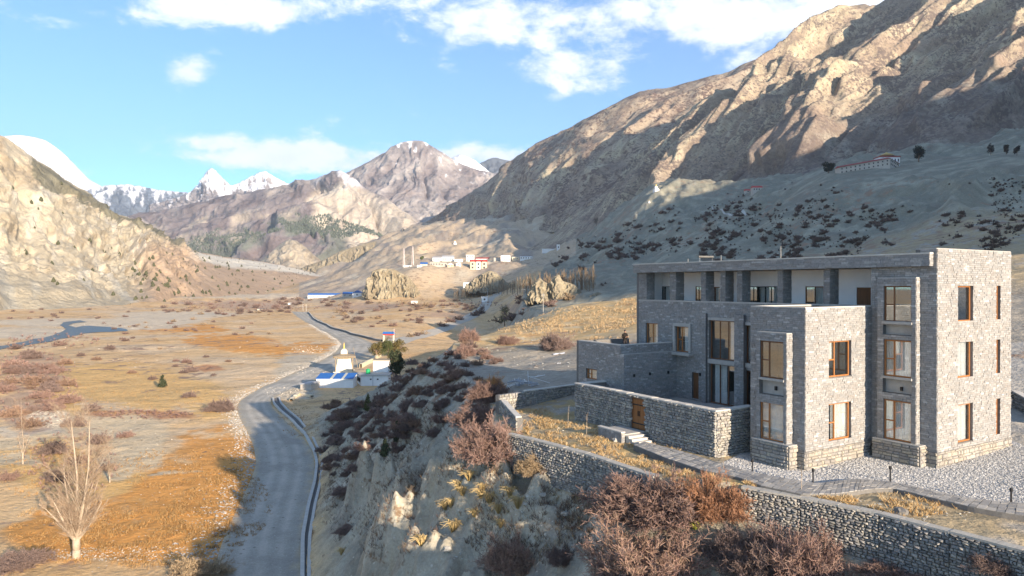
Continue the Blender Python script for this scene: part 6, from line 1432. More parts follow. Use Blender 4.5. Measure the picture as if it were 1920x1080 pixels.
# bare trees on the left
def bare_tree(px, py, hpx, seed, label, stems, mat, spread=1.0, twigs=True, group=None, tr=.30, levels=3):
    (x, y, z), = ray_ground([(px, py)]); H_ = hpx / F * y; r = random.Random(seed); t = empty('bare_tree', (x, y, z - .15), 0, label, 'tree', group); mt = MB(); mb = MB(); A, B = [], []
    th = H_ * .14; mt.tube((0, 0, -.2), (.05 * tr, 0, th * .5), tr * 1.15, tr, 10); mt.tube((.05 * tr, 0, th * .5), (0, 0, th), tr, tr * .95, 10)
    def grow(p, d, L_, r0, lv):
        n = 4; q = p; dd = d.normalized()
        for i in range(n):
            dd = (dd + Vector((r.uniform(-.12, .12), r.uniform(-.12, .12), r.uniform(-.02, .10)))).normalized(); q2 = q + dd * (L_ / n); ra, rb = r0 * (1 - .2 * i), r0 * (1 - .2 * (i + 1))
            mb.tube(q, q2, max(ra, .012), max(rb, .010), 6 if r0 > .05 else 3, cap=False)
            if lv > 0:
                for _ in range(3 if lv > 1 else 2):
                    if r.random() < .85:
                        a = r.uniform(0, 6.28); side = Vector((math.cos(a), math.sin(a), r.uniform(.1, .6))) * spread; grow(q + (q2 - q) * r.random(), (dd * .75 + side * .6), L_ * r.uniform(.30, .50) * (1.15 - .2 * i), rb * .42, lv - 1)
            else:
                for _ in range(5):
                    a = r.uniform(0, 6.28); A.append(tuple(q + (q2 - q) * r.random())); B.append(tuple(q2 + (dd * .5 + Vector((math.cos(a), math.sin(a), r.uniform(-.2, .5))) * .7) * L_ * r.uniform(.35, .9)))
            q = q2
    for (dx, dy, f) in stems: grow(Vector((0, 0, th * .9)), Vector((dx, dy, 1)), H_ * f, tr * .50, levels - 1)
    mt.build('trunk', mat, t, smooth=True); mb.build('branches', mat, t)
    if twigs and A:
        c = np.array([[.31, .23, .165]]) * np.random.RandomState(seed).uniform(.7, 1.1, (len(A), 1)); a_, b_ = blades(np.array(A), np.array(B),   .008, .005, seed, c, c); co = a_.reshape(-1, 3)
        me = np_mesh('twigs', co, quads=np.arange(len(co)).reshape(-1, 4), col=b_.reshape(-1, 3), smooth=False); tag(link('twigs', me, M_TWIG, t), kind='stuff')
    return t
bare_tree(142, 1047, 268, 61, 'large pale leafless tree with two tall stems standing on the orange grass', [(.02, .0, .84), (.13, .03, .84), (-.5, .1, .40), (.5, -.1, .44), (-.35, -.3, .36), (.3, .35, .42), (-.8, .05, .32), (.8, .05, .34), (-.12, .2, .55), (.3, -.15, .58)], M_BARK, tr=.36)
bare_tree(42, 870, 130, 62, 'slender leafless tree standing behind the large one, near the left edge', [(.0, 0, .84), (.2, .1, .3), (-.25, 0, .3)], M_BARK, tr=.12, levels=2)
bare_tree(205, 905, 100, 63, 'thin leafless tree right behind the large pale one', [(.05, 0, .8), (-.2, .1, .4), (.3, 0, .3)], M_BARK, tr=.10, levels=2)
for (px, py, hp, lab) in [(1100, 815, 46, 'thin staked sapling nearest to the gate steps'), (1065, 800, 44, 'thin bare sapling in the middle of the dry grass strip'), (995, 768, 24, 'small bare sapling by the low curved wall'), (1503, 925, 62, 'thin bare sapling between the path and the lower right wall'), (1356, 885, 30, 'tiny sapling at the kerb of the path')]:
    (x, y, z), = ray_ground([(px, py)]); H_ = hp / F * y; t = empty('sapling', (x, y, z - .05), 0, lab, 'sapling'); m = MB(); m.tube((0, 0, -.1), (.02, 0, H_ * .75), .018, .012, 5); m.build('trunk', M_BARK, t); m = MB(); r = random.Random(int(px))
    for k in range(9): a = r.uniform(0, 6.28); zz = H_ * r.uniform(.5, .8); m.tube((.015, 0, zz), (.015 + math.cos(a) * .16 * H_ * .5, math.sin(a) * .08 * H_, zz + H_ * .22), .009, .004, 3)
    m.build('branches', M_BARK, t)
# poplar belt below the village, too many to count
P = []; r_ = np.random.RandomState(70)
for k in range(330): u = r_.rand(); P.append((850 + 265 * u + r_.normal(0, 2), 560 - 14 * u - r_.rand() * 7 + (4 if u < .1 else 0)))
P = ray_ground(P); A, B, w0, w1 = [], [], [], []
for (x, y, z) in P:
    h = r_.uniform(7, 13); A.append((x, y, z - .3)); B.append((x + r_.normal(0, .2), y, z + h)); w0.append(.16); w1.append(.05)
    for k in range(9): q = r_.uniform(.2, .9); a = r_.rand() * 6.283; A.append((x, y, z + h * q)); B.append((x + math.cos(a) * .8, y + math.sin(a) * .8, z + h * q + r_.uniform(1.5, 3))); w0.append(.12); w1.append(.06)
c = np.array([[.22, .165, .11]]) * r_.uniform(.7, 1.15, (len(A), 1)); a_, b_ = blades(np.array(A), np.array(B), w0, w1, 71, c, c); co = a_.reshape(-1, 3)
tag(link('poplar_belt', np_mesh('poplar_belt', co, quads=np.arange(len(co)).reshape(-1, 4), col=b_.reshape(-1, 3), smooth=False), M_TWIG), kind='stuff')
# far pine wood on the slopes beyond and junipers on the left cliffs
def cone_mass(name, X, Y, Z, h, seed, base):
    r_ = np.random.RandomState(seed); n = len(X); k = 5; a = np.arange(k) / k * 6.283; ring = np.column_stack([np.cos(a), np.sin(a)]); w = h * r_.uniform(.25, .42, n)
    co = np.zeros((n, k + 1, 3)); co[:, :k, 0] = X[:, None] + ring[None, :, 0] * w[:, None] * r_.uniform(.7, 1.2, (n, k)); co[:, :k, 1] = Y[:, None] + ring[None, :, 1] * w[:, None]; co[:, :k, 2] = (Z - h * .1)[:, None]; co[:, k, 0] = X; co[:, k, 1] = Y; co[:, k, 2] = Z + h
    t = np.array([(j, (j + 1) % k, k) for j in range(k)]); tr = (t[None] + (np.arange(n) * (k + 1))[:, None, None]).reshape(-1, 3); cc = np.repeat((np.array(base) * r_.uniform(.6, 1.4, (n, 1)))[:, None], k + 1, 1)
    return tag(link(name, np_mesh(name, co.reshape(-1, 3), tris=tr, col=cc.reshape(-1, 3), smooth=False), M_LEAF), kind='stuff')
def mesh_px(objname):
    me = bpy.data.objects[objname].data; co = np.empty(len(me.vertices) * 3, dtype=np.float32); me.vertices.foreach_get('co', co); co = co.reshape(-1, 3).astype(float)
    px = 960 + F * co[:, 0] / np.maximum(co[:, 1], 5); py = HY - F * (co[:, 2] - CH) / np.maximum(co[:, 1], 5); return co, px, py
co, px, py = mesh_px('mountain_cliff_face'); r_ = np.random.RandomState(72); nz_ = fbm(px / 30, py / 18, 4, 73)
m_ = gpatch([(470, 470, 150, 34), (590, 445, 95, 40), (660, 450, 60, 26), (560, 480, 140, 26)], px, py, nz_ * 50, nz_ * 24) * (r_.rand(len(px)) < .5); i_ = np.where(m_ > .3)[0]; i_ = np.repeat(i_, 2)[:9000]
cone_mass('pine_wood', co[i_, 0] + r_.normal(0, 5, len(i_)), co[i_, 1], co[i_, 2] - 3, r_.uniform(6, 11, len(i_)), 74, (.10, .12, .095))
co, px, py = mesh_px('mountain_left'); nz_ = fbm(px / 22, py / 22, 4, 75); r_ = np.random.RandomState(76)
band = np.exp(-((py - (368 + (px - 40) * .62)) / 12) ** 2) * (px > 20) * (px < 340) + np.exp(-((py - (520 + (px - 260) * .5)) / 8) ** 2) * (px > 220) * (px < 335)
m_ = (r_.rand(len(px)) < (.02 * band * (nz_ > .08) + .0008 * (nz_ > 0) + .004 * (px > 250) * (py > 470))) & (py > 300) & (px < 620) & (px > -40) & (co[:, 1] > 300); i_ = np.where(m_)[0]
X, Y, Z = co[i_, 0], co[i_, 1], co[i_, 2]; hh = r_.uniform(3.5, 7.5, len(i_))
order = np.argsort(-hh / Y); conem = []
for k in range(3):
    m = MB(); m.lathe([(.03, -.1), (.40, .12), (.34, .45), (.18, .78), (.02, 1.0)], 7, c=(.075, .078, .04)); rr = random.Random(k); m.v = [(x + rr.uniform(-.07, .07), y + rr.uniform(-.07, .07), z) for x, y, z in m.v]; me = m.mesh('cliff_juniper', cols=True); me.materials.append(M_LEAF); conem.append(me)
for q in order[:150]: put('cliff_juniper', conem[q % 3], X[q], Y[q], Z[q] - .3, hh[q], None, 'small dark juniper clinging to the sunlit left mountainside', 'tree', 'junipers on the left mountainside')
rest = order[150:]
if len(rest): cone_mass('cliff_scrub', X[rest], Y[rest], Z[rest], hh[rest] * .7, 77, (.09, .08, .045))

# dry grass: golden tufts on the clay ledge, straw on the terrace strips and the field
def tuft_mesh(seed, n=46, h=.55, sp=.5, base=(.36, .26, .11), tip=(.66, .50, .25)):
    r_ = np.random.RandomState(seed); a = r_.rand(n) * 6.283; q = r_.rand(n) * .08; P = np.column_stack([np.cos(a) * q, np.sin(a) * q, 0 * a]); out = r_.uniform(.1, 1, n) * sp; M = P + np.column_stack([np.cos(a) * out * .4, np.sin(a) * out * .4, h * r_.uniform(.5, .8, n)]); E = P + np.column_stack([np.cos(a) * out, np.sin(a) * out, h * r_.uniform(.5, 1, n) * .8])
    c0 = np.array([base]) * r_.uniform(.8, 1.2, (n, 1)); c1 = np.array([tip]) * r_.uniform(.8, 1.15, (n, 1)); a1, b1_ = blades(P, M, .010, .008, seed, c0, (c0 + c1) / 2); a2, b2 = blades(M, E, .008, .003, seed + 1, (c0 + c1) / 2, c1)
    co = np.concatenate([a1, a2]).reshape(-1, 3); cl = np.concatenate([b1_, b2]).reshape(-1, 3); me = np_mesh('grass_tuft', co, quads=np.arange(len(co)).reshape(-1, 4), col=cl, smooth=False); me.materials.append(M_TWIG); return me
tm = [tuft_mesh(80 + k, 90) for k in range(3)]
TF = [(868, 930), (846, 948), (835, 955), (905, 922), (902, 935), (918, 942), (935, 960), (957, 938), (890, 975), (940, 985), (880, 905), (860, 915), (972, 950), (790, 1020), (642, 1035), (850, 1000)]
P = ray_ground(TF)
for i, (x, y, z) in enumerate(P): put('grass_tuft', tm[i % 3], x, y, z, rnd.uniform(1.2, 2.0), None, 'golden tuft of dry grass arching from the clay ledge', 'grass tuft', 'golden grass tufts on the clay ledge')
def grass_field(name, polys, n, seed, h=(.10, .3), w=.012, cols=((.50, .35, .17), (.44, .27, .11), (.52, .42, .27)), k=3, scale_y=False, clump=None):
    r_ = np.random.RandomState(seed); Q = []
    for (cx, cy, rx, ry, wt) in polys:
        m = int(n * wt); a = r_.rand(m) * 6.283; q = np.sqrt(r_.rand(m)); Q.append(np.column_stack([cx + rx * q * np.cos(a), cy + ry * q * np.sin(a)]))
    P = ray_ground(np.concatenate(Q)); 
    if clump: P = P[(fbm(P[:, 0] / clump, P[:, 1] / clump, 3, seed) > -.05)]
    la = (P[:, 0] - C0[0]) * E1[0] + (P[:, 1] - C0[1]) * E1[1]; lb = (P[:, 0] - C0[0]) * E2[0] + (P[:, 1] - C0[1]) * E2[1]; P = P[~((la > CWa - .3) & (lb > CWb - .2) & (lb < 26)) & ~((la > LBa - .6) & (lb > LBb) & (lb < 26)) & ~in_poly(P[:, 0], P[:, 1], pathpoly) & ~in_poly(P[:, 0], P[:, 1], GRAVEL_POLY)]
    P = np.repeat(P, k, 0); n_ = len(P); s = np.clip(P[:, 1] / 55, .8, 6)[:, None] if scale_y else 1.0
    A = P + r_.normal(0, .06, (n_, 3)) * np.array([1, 1, 0]) * s; hh = r_.uniform(*h, (n_, 1)); B = A + np.column_stack([r_.normal(0, .5, n_), r_.normal(0, .5, n_), np.ones(n_)]) * hh * (s ** .5 if scale_y else 1)
    c = np.array(cols)[r_.randint(0, len(cols), n_)] * r_.uniform(.75, 1.15, (n_, 1)); sw = (s[:, 0] if scale_y else np.ones(n_)) * w; a_, b_ = blades(A, B, sw, sw * .4, seed, c * .8, c); co = a_.reshape(-1, 3)
    return tag(link(name, np_mesh(name, co, quads=np.arange(len(co)).reshape(-1, 4), col=b_.reshape(-1, 3), smooth=False), M_TWIG), kind='stuff')
grass_field('dry_grass_strip', [(1090, 815, 120, 26, .3), (1010, 790, 60, 25, .15), (1200, 855, 90, 22, .2), (1290, 885, 70, 16, .15), (1650, 950, 150, 22, .2), (1600, 940, 60, 14, .1), (1450, 915, 60, 6, .06)], 5200, 85, (.05, .20), .014, k=5, clump=1.6)
grass_field('golden_field_grass', [(1100, 600, 95, 26, .5), (1000, 612, 80, 16, .2), (1180, 575, 30, 14, .15), (1150, 640, 60, 8, .1)], 3000, 86, (.10, .3), .016, ((.55, .39, .21), (.50, .33, .17), (.58, .46, .30)), k=3, scale_y=True, clump=5)
grass_field('bank_grass', [(700, 800, 110, 70, .22), (640, 880, 50, 80, .12), (720, 950, 120, 100, .2), (830, 860, 110, 90, .2), (1000, 980, 140, 90, .16), (800, 720, 90, 50, .1), (1100, 940, 90, 60, .08)], 7000, 87, (.10, .38), .016, ((.16, .11, .09), (.22, .16, .11), (.28, .21, .13), (.12, .085, .075)), 4, False, 2.2)
grass_field('valley_grass', [(400, 950, 110, 80, .3), (300, 1010, 160, 60, .2), (150, 1000, 140, 60, .12), (330, 880, 120, 40, .1), (260, 740, 130, 40, .14), (80, 880, 90, 60, .08), (560, 790, 40, 30, .06)], 11000, 88, (.10, .30), .022, ((.52, .30, .11), (.42, .25, .10), (.56, .38, .18), (.34, .21, .10)), 4, False, 3.5)
grass_field('bank_debris_grass', [(1000, 960, 120, 80, .4), (900, 920, 70, 60, .3), (1100, 930, 60, 40, .3)], 1500, 89, (.08, .26), .012, ((.45, .36, .20), (.34, .27, .16), (.24, .18, .12)), 4, False, 1.2)
# ------------------------------------------------------------------ outcrops
def drk(seed, lam, amp):
    def f(Uu, Vv, T, S):
        w = fbm(Uu / lam, Vv / lam, 3, seed); a = ridged(Uu / lam + w * .9, Vv / (lam * 7), 4, seed + 1, gain=.6) - .45; b = fbm(Uu / (lam * .35) + w * 2, Vv / (lam * 1.2), 5, seed + 2)
        g = ridged(Uu / (lam * .3) + w, Vv / (lam * 2.2), 4, seed + 4) - .45; return (a * amp * .75 + g * amp * .35 + b * amp * .12) * sstep(T, .0, .2), dict(a=a, b=b)
    return f
def crk(S, n, Uu, Vv, T, px, py, e):
    c = base_col(T.shape, (.235, .20, .14)); return mixc(mixc(c, (.31, .27, .19), sstep(e['a'], .0, .3)), (.30, .25, .18), sstep(e['b'], .1, .3) * .5)
M_CRAG = mat_attr('crag', scales=((8, .15), (2, .15)), bumps=((4, .5), (1, .2)))
def crag(pts, D, base, thick, seed, lam, amp, nu=150, nv=60): return loft('rock_outcrop', [[(px, py, D + thick), (px + (px - pts[len(pts) // 2][0]) * .05, base, D)] for px, py in pts], nu, nv, drk(seed, lam, amp), crk, M_CRAG, back=(thick * 2.0, thick * .8), ridge_amp=.3)
crag([(686, 553), (690, 530), (698, 508), (712, 503), (728, 504), (740, 505), (752, 512), (765, 517), (780, 536), (790, 560)], 830, 562, 22, 601, 13, 12)
crag([(872, 544), (880, 530), (893, 519), (905, 512), (918, 507), (930, 511), (942, 521), (955, 535), (962, 548)], 790, 549, 26, 604, 12, 10)
crag([(986, 562), (992, 545), (1003, 527), (1012, 520), (1020, 528), (1030, 532), (1038, 519), (1048, 514), (1055, 527), (1066, 530), (1078, 534), (1088, 545), (1100, 562)], 372, 569, 12, 607, 6, 5.0)
crag([(1102, 566), (1108, 553), (1120, 547), (1132, 552), (1142, 546), (1154, 549), (1162, 566)], 350, 570, 8, 610, 5, 3.5, 80, 30)
crag([(560, 505), (575, 498), (600, 490), (640, 470), (690, 455), (705, 452)], 2350, 512, 60, 613, 40, 22)

# ------------------------------------------------------------------ far buildings
M_WHITE = mat_noise('white_paint', (.70, .70, .69), (.80, .80, .79), .6, .85); M_CREAM = mat_noise('cream_paint', (.58, .50, .36), (.66, .58, .43), .6, .85); M_STONEW = mat_noise('grey_masonry', (.40, .37, .33), (.50, .47, .42), 1, .9, .02)
M_BLUE = mat_noise('blue_sheet', (.02, .11, .36), (.03, .14, .42), .8, .5); M_REDR = mat_noise('red_sheet', (.42, .035, .03), (.50, .05, .04), .8, .55); M_DRED = mat_noise('dark_red_sheet', (.26, .035, .035), (.34, .05, .045), .8, .6)
M_GREYR = mat_noise('grey_sheet', (.32, .34, .37), (.42, .44, .47), .8, .6); M_GOLD = mat_plain('golden_roof', (.60, .42, .12), .4, .3); M_DARKW = mat_plain('dark_opening', (.03, .035, .045), .25, 0, .5); M_GREEN = mat_plain('green_tank', (.02, .33, .12), .45)
M_TIMB = mat_noise('old_timber', (.24, .19, .13), (.34, .28, .20), 2, .9); M_SKYL = mat_plain('fibreglass', (.46, .46, .40), .5); M_REDW = mat_plain('red_paint', (.45, .05, .03), .5)
def house(name, px0, px1, base, eave, label, wall=None, roof='flat', rmat=None, nwin=3, rows=1, depth=7, rz=0, cat='house', group=None, roofh=.28, D=None, over=.3):
    pc = (px0 + px1) / 2; (x, y, z), = ray_ground([(pc, base)])
    if D: y = D; x = (pc - 960) / F * D; z = CH + (HY - base) / F * D
    w = (px1 - px0) / F * y; h = (base - eave) / F * y; t = empty(name, (x, y, z), rz, label, cat, group); m = MB(); m.box(-w / 2, 0, -4, w / 2, depth, h); m.build('wall', wall or M_WHITE, t)
    rmat = rmat or M_GREYR; m = MB()
    if roof == 'flat': m.box(-w / 2 - over, -over, h, w / 2 + over, depth + over, h + .3)
    elif roof == 'gable':
        r = w * roofh; v = [(-w / 2 - over, -over, h - .1), (w / 2 + over, -over, h - .1), (w / 2 + over, depth + over, h - .1), (-w / 2 - over, depth + over, h - .1), (0, -over, h + r), (0, depth + over, h + r)]; m.add(v, [(0, 1, 4), (1, 2, 5, 4), (2, 3, 5), (3, 0, 4, 5), (3, 2, 1, 0)])
    else:
        r = depth * roofh; v = [(-w / 2 - over, -over, h - .1), (w / 2 + over, -over, h - .1), (w / 2 + over, depth + over, h - .1), (-w / 2 - over, depth + over, h - .1), (-w / 2 - over, depth / 2, h + r), (w / 2 + over, depth / 2, h + r)]; m.add(v, [(0, 1, 5, 4), (1, 2, 5), (2, 3, 4, 5), (3, 0, 4), (3, 2, 1, 0)])
    m.build('roof', rmat, t)
    for rr in range(rows):
        for k in range(nwin):
            cx = -w / 2 + w * (k + .5) / nwin; ww = min(w / nwin * .22, .8); zz = h * (rr + .35) / rows; m = MB(); m.box(cx - ww, -.05, zz, cx + ww, .02, zz + h / rows * .36); m.build('window', M_DARKW, t)
    return t, (x, y, z, w, h)
for a in [(811, 829, 491, 484, 'long low white house with grey roof, leftmost of the upper village row', M_WHITE, 'ridge', M_GREYR, 4, 1), (829, 851, 490, 482, 'larger pale house with grey roof in the middle of the village row', M_WHITE, 'ridge', M_GREYR, 5, 1), (852, 867, 491, 486, 'small white house right of the larger grey-roofed one', M_WHITE, 'flat', M_GREYR, 3, 1),
          (806, 826, 499, 492, 'grey masonry house at the front left of the village', M_STONEW, 'flat', M_STONEW, 4, 1), (826, 838, 500, 493, 'stone house beside the cream cottage', M_STONEW, 'flat', M_GREYR, 2, 1), (839, 850, 501, 496, 'cream cottage with pointed roof at the village front', M_CREAM, 'gable', M_WHITE, 2, 1), (855, 864, 499, 494, 'small white gabled house right of the cream cottage', M_WHITE, 'gable', M_GREYR, 1, 1),
          (788, 801, 499, 495, 'dark bluish shed at the left end of the village', M_STONEW, 'ridge', M_BLUE, 0, 1), (874, 889, 491, 478, 'tall white house behind the red-roofed hotel', M_WHITE, 'flat', M_GREYR, 3, 2), (892, 920, 489, 484, 'long white house with rusty roof behind the hotel', M_WHITE, 'ridge', M_DRED, 5, 1),
          (939, 957, 490, 479, 'white block with bright blue roof edge, right of the hotel', M_WHITE, 'flat', M_BLUE, 4, 2), (926, 938, 489, 483, 'dark shed between the hotel and the blue-edged block', M_STONEW, 'flat', M_DARKW, 0, 1), (960, 973, 488, 482, 'small cream house right of the blue-edged block', M_CREAM, 'flat', M_GREYR, 2, 1), (975, 998, 487, 481, 'long white house with blue roof, rightmost of the village', M_WHITE, 'flat', M_BLUE, 5, 1),
          (782, 790, 501, 497, 'tiny white hut below the radio masts', M_WHITE, 'flat', M_GREYR, 1, 1), (757, 771, 501, 498, 'low white hut at the foot of the radio masts', M_WHITE, 'flat', M_WHITE, 2, 1), (903, 914, 566, 557, 'small white roadside building near the poplar belt', M_WHITE, 'flat', M_WHITE, 1, 1), (577, 642, 558, 553, 'very long low shed with blue roof across the valley floor', M_WHITE, 'ridge', M_BLUE, 9, 1),
          (661, 678, 557, 549, 'white gabled hut with blue roof at the end of the long shed', M_WHITE, 'gable', M_BLUE, 1, 1), (642, 661, 556, 551, 'dark blue-roofed store between the long shed and the gabled hut', M_STONEW, 'ridge', M_BLUE, 2, 1), (869, 880, 543, 530, 'white house against the shaded foot of the crag', M_WHITE, 'flat', M_WHITE, 1, 2), (482, 494, 583, 579, 'small stone ruin on the scrubby valley floor', M_STONEW, 'flat', M_DARKW, 1, 1),
          (771, 781, 569, 565, 'tiny white hut standing alone before the poplar belt', M_WHITE, 'flat', M_WHITE, 1, 1), (404, 409, 551, 548, 'tiny white hut below the left mountainside', M_WHITE, 'flat', M_WHITE, 0, 1), (540, 556, 571, 568, 'low pale shed by the far end of the road', M_WHITE, 'flat', M_GREYR, 2, 1)]:
    house('village_house', *a[:4], a[4], a[5], a[6], a[7], a[8], a[9], depth=9, group='houses of the far village' if a[2] < 505 else None)
t, (hx, hy, hz_, hw, hh) = house('hotel', 881, 913, 505, 491, 'cream hotel with bright red gabled roofs standing at the edge of the village plateau', M_CREAM, 'ridge', M_REDR, 6, 2, 11, roofh=.30)
for k in (-.34, 0, .34):
    m = MB(); gw_ = hw * .13; cx = hw * k; m.box(cx - gw_, -1.6, -3, cx + gw_, 0, hh + .4); m.build('bay_front', M_CREAM if k else M_WHITE, t)
    m = MB(); m.add([(cx - gw_ - .5, -2, hh + .3), (cx + gw_ + .5, -2, hh + .3), (cx + gw_ + .5, 5, hh + .3), (cx - gw_ - .5, 5, hh + .3), (cx, -2, hh + 3.6), (cx, 5, hh + 3.6)], [(0, 1, 4), (1, 2, 5, 4), (2, 3, 5), (3, 0, 4, 5)]); m.build('gable_roof', M_REDR, t)
    for zz in (hh * .12, hh * .58):
        m = MB(); m.box(cx - gw_ * .4, -1.66, zz, cx + gw_ * .4, -1.58, zz + hh * .26); m.build('window', M_DARKW, t)
for px, base, top, lab in [(757.5, 500, 466, 'left red and white lattice radio mast above the village'), (774, 497, 462, 'right white lattice radio mast above the village')]:
    (x, y, z), = ray_ground([(px, base)]); H_ = (base - top) / F * y; t = empty('radio_mast', (x, y, z), 0, lab, 'mast', 'radio masts by the village')
    for sx, sy in ((-1, -1), (1, -1), (1, 1), (-1, 1)): m = MB(); m.tube((sx * 1.5, sy * 1.5, -1), (sx * .5, sy * .5, H_), .28, .2, 4); m.build('leg', M_WHITE, t)
    m = MB(); nb = 12
    for k in range(nb):
        z0_, z1_ = H_ * k / nb, H_ * (k + 1) / nb; q0, q1 = 1.5 - k / nb, 1.5 - (k + 1) / nb; s = 1 if k % 2 else -1; m.tube((-q0 * s, -q0, z0_), (q1 * s, -q1, z1_), .14, n=3); m.tube((-q0, -q0 * s, z0_), (-q1, q1 * s, z1_), .14, n=3)
    tag(m.build('lattice', M_REDW, t), kind='stuff')
# white stupas on the hills
def stupa(px, base, hpx, label, group=None, D=None, name='stupa', mat=None):
    (x, y, z), = ray_ground([(px, base)]);
    if D: y = D; x = (px - 960) / F * D; z = CH + (HY - base) / F * D
    H_ = hpx / F * y; t = empty(name, (x, y, z), .3, label, 'stupa', group); m = MB(); s = H_ * .32; m.box(-s, -s, -2, s, s, H_ * .22); m.box(-s * .8, -s * .8, H_ * .22, s * .8, s * .8, H_ * .32); m.build('base', mat or M_WHITE, t)
    m = MB(); m.lathe([(s * .62, H_ * .32), (s * .74, H_ * .48), (s * .6, H_ * .60), (s * .25, H_ * .66)], 12); m.build('dome', mat or M_WHITE, t); m = MB(); m.lathe([(s * .22, H_ * .66), (s * .16, H_ * .85), (.03, H_)], 8); m.build('spire', M_GOLD, t); return t
stupa(1230, 359, 14, 'white stupa alone on the shaded ridge in the centre right'); stupa(1037, 447, 12, 'small white stupa at the foot of the brown mountain'); stupa(853, 458, 9, 'tiny white stupa on the terraces above the village'); stupa(1217, 380, 5, 'tiny white shrine on the slope just below the ridge stupa')
for i, px in enumerate(np.linspace(1855, 1882, 8)): stupa(px, 294, 5, 'one of a row of small white stupas on the bench at the far right', 'row of small white stupas', D=520)
stupa(1912, 294, 7, 'white stupa nearest the right edge of the photo, on the bench', D=520)
house('hillside_shed', 1398, 1407, 361, 357, 'small shed with red roof on the shaded bench, left one', M_STONEW, 'ridge', M_REDR, 1, 1, 6); house('hillside_shed', 1412, 1430, 357, 350, 'longer shed with red roof on the shaded bench, right one', M_STONEW, 'ridge', M_REDR, 4, 1, 7)
house('compound_wall', 1016, 1046, 471, 467, 'long white compound wall at the foot of the shaded slope', M_WHITE, 'flat', M_WHITE, 0, 1, 2, rz=.3, cat='wall'); house('hillside_house', 1044, 1050, 470, 460, 'small white tower house at the end of the compound wall', M_WHITE, 'flat', M_WHITE, 1, 1, 5)
# monastery on the bench
(mx, my, mz), = ray_ground([(1668, 316)]); my = max(my, 1); MS = my / F
def wing(px0, py0, px1, py1, hpx, label, n, nm='monastery'):
    t = empty(nm, (mx, my, mz), 0, label, 'monastery'); 
    x0, x1 = (px0 - 1668) * MS, (px1 - 1668) * MS; z0_, z1_ = (316 - py0) * MS, (316 - py1) * MS; h = hpx * MS; dy0, dy1 = (14, 0) if px0 < 1668 else (0, 12); m = MB(); bk = 8
    m.add([(x0, dy0, z0_ - h - 6), (x1, dy1, z1_ - h - 6), (x1, dy1 + bk, z1_ - h - 6), (x0, dy0 + bk, z0_ - h - 6), (x0, dy0, z0_), (x1, dy1, z1_), (x1, dy1 + bk, z1_), (x0, dy0 + bk, z0_)], [(3, 2, 1, 0), (4, 5, 6, 7), (0, 1, 5, 4), (1, 2, 6, 5), (2, 3, 7, 6), (3, 0, 4, 7)]); m.build('wall', M_STONEW, t)
    m = MB(); m.add([(x0 - .6, dy0 - .9, z0_), (x1 + .4, dy1 - .9, z1_), (x1 + .4, dy1 + bk, z1_), (x0 - .6, dy0 + bk, z0_), (x0 - .6, dy0 + bk / 2, z0_ + 1.3), (x1 + .4, dy1 + bk / 2, z1_ + 1.3)], [(0, 1, 5, 4), (1, 2, 5), (2, 3, 4, 5), (3, 0, 4), (3, 2, 1, 0)]); m.build('roof', M_DRED, t)
    for r in range(2):
        for k in range(n):
            f = (k + .5) / n; cx = x0 + (x1 - x0) * f; cy = dy0 + (dy1 - dy0) * f; cz = z0_ + (z1_ - z0_) * f - h * (.22 + .45 * r); m = MB(); m.box(cx - .5, cy - .12, cz - h * .13, cx + .5, cy + .3, cz + h * .05); m.build('window', M_DARKW, t)
    return t
wing(1591, 308, 1668, 297, 14, 'long two-storey monastery wing with dark red roof on the shaded bench', 11); wing(1668.5, 297, 1702, 302, 14, 'short monastery wing with dark red roof, turning away to the right', 6)
t = empty('temple', ((1686 - 960) * MS, my + 14, mz), 0, 'white temple with golden pagoda roof above the monastery wings', 'temple'); x_ = 9 * MS * 1.0; m = MB(); hh = 31 * MS; m.box(-18 * MS, 0, 0, 20 * MS, 9, hh - 6 * MS * .4); m.build('wall', M_WHITE, t)
m = MB(); m.box(-19 * MS, -.5, hh - 3 * MS, 21 * MS, 9.5, hh - 1.2 * MS); m.build('cornice', M_DRED, t)
for k in range(4): m = MB(); xx = (-2 + k * 6) * MS; m.box(xx, -.1, hh - 12 * MS, xx + 2.2 * MS, .1, hh - 6.5 * MS); m.build('window', M_DARKW, t)
m = MB(); m.box(-8 * MS, 2, hh - 1 * MS, 8 * MS, 7.5, hh + 2.4 * MS); m.build('upper_storey', M_CREAM, t)
for (w_, z0_, z1_) in ((15, 0, 2.6), (12, 2.4, 8.4)):
    m = MB(); z0_, z1_ = hh + z0_ * MS, hh + z1_ * MS; a_ = w_ * MS; m.lathe([(a_ * 1.2, z0_), (a_ * .75, z0_ + (z1_ - z0_) * .3), (a_ * .3, z0_ + (z1_ - z0_) * .7), (.1, z1_)], 4, cy=4.7); m.build('golden_roof', M_GOLD, t)

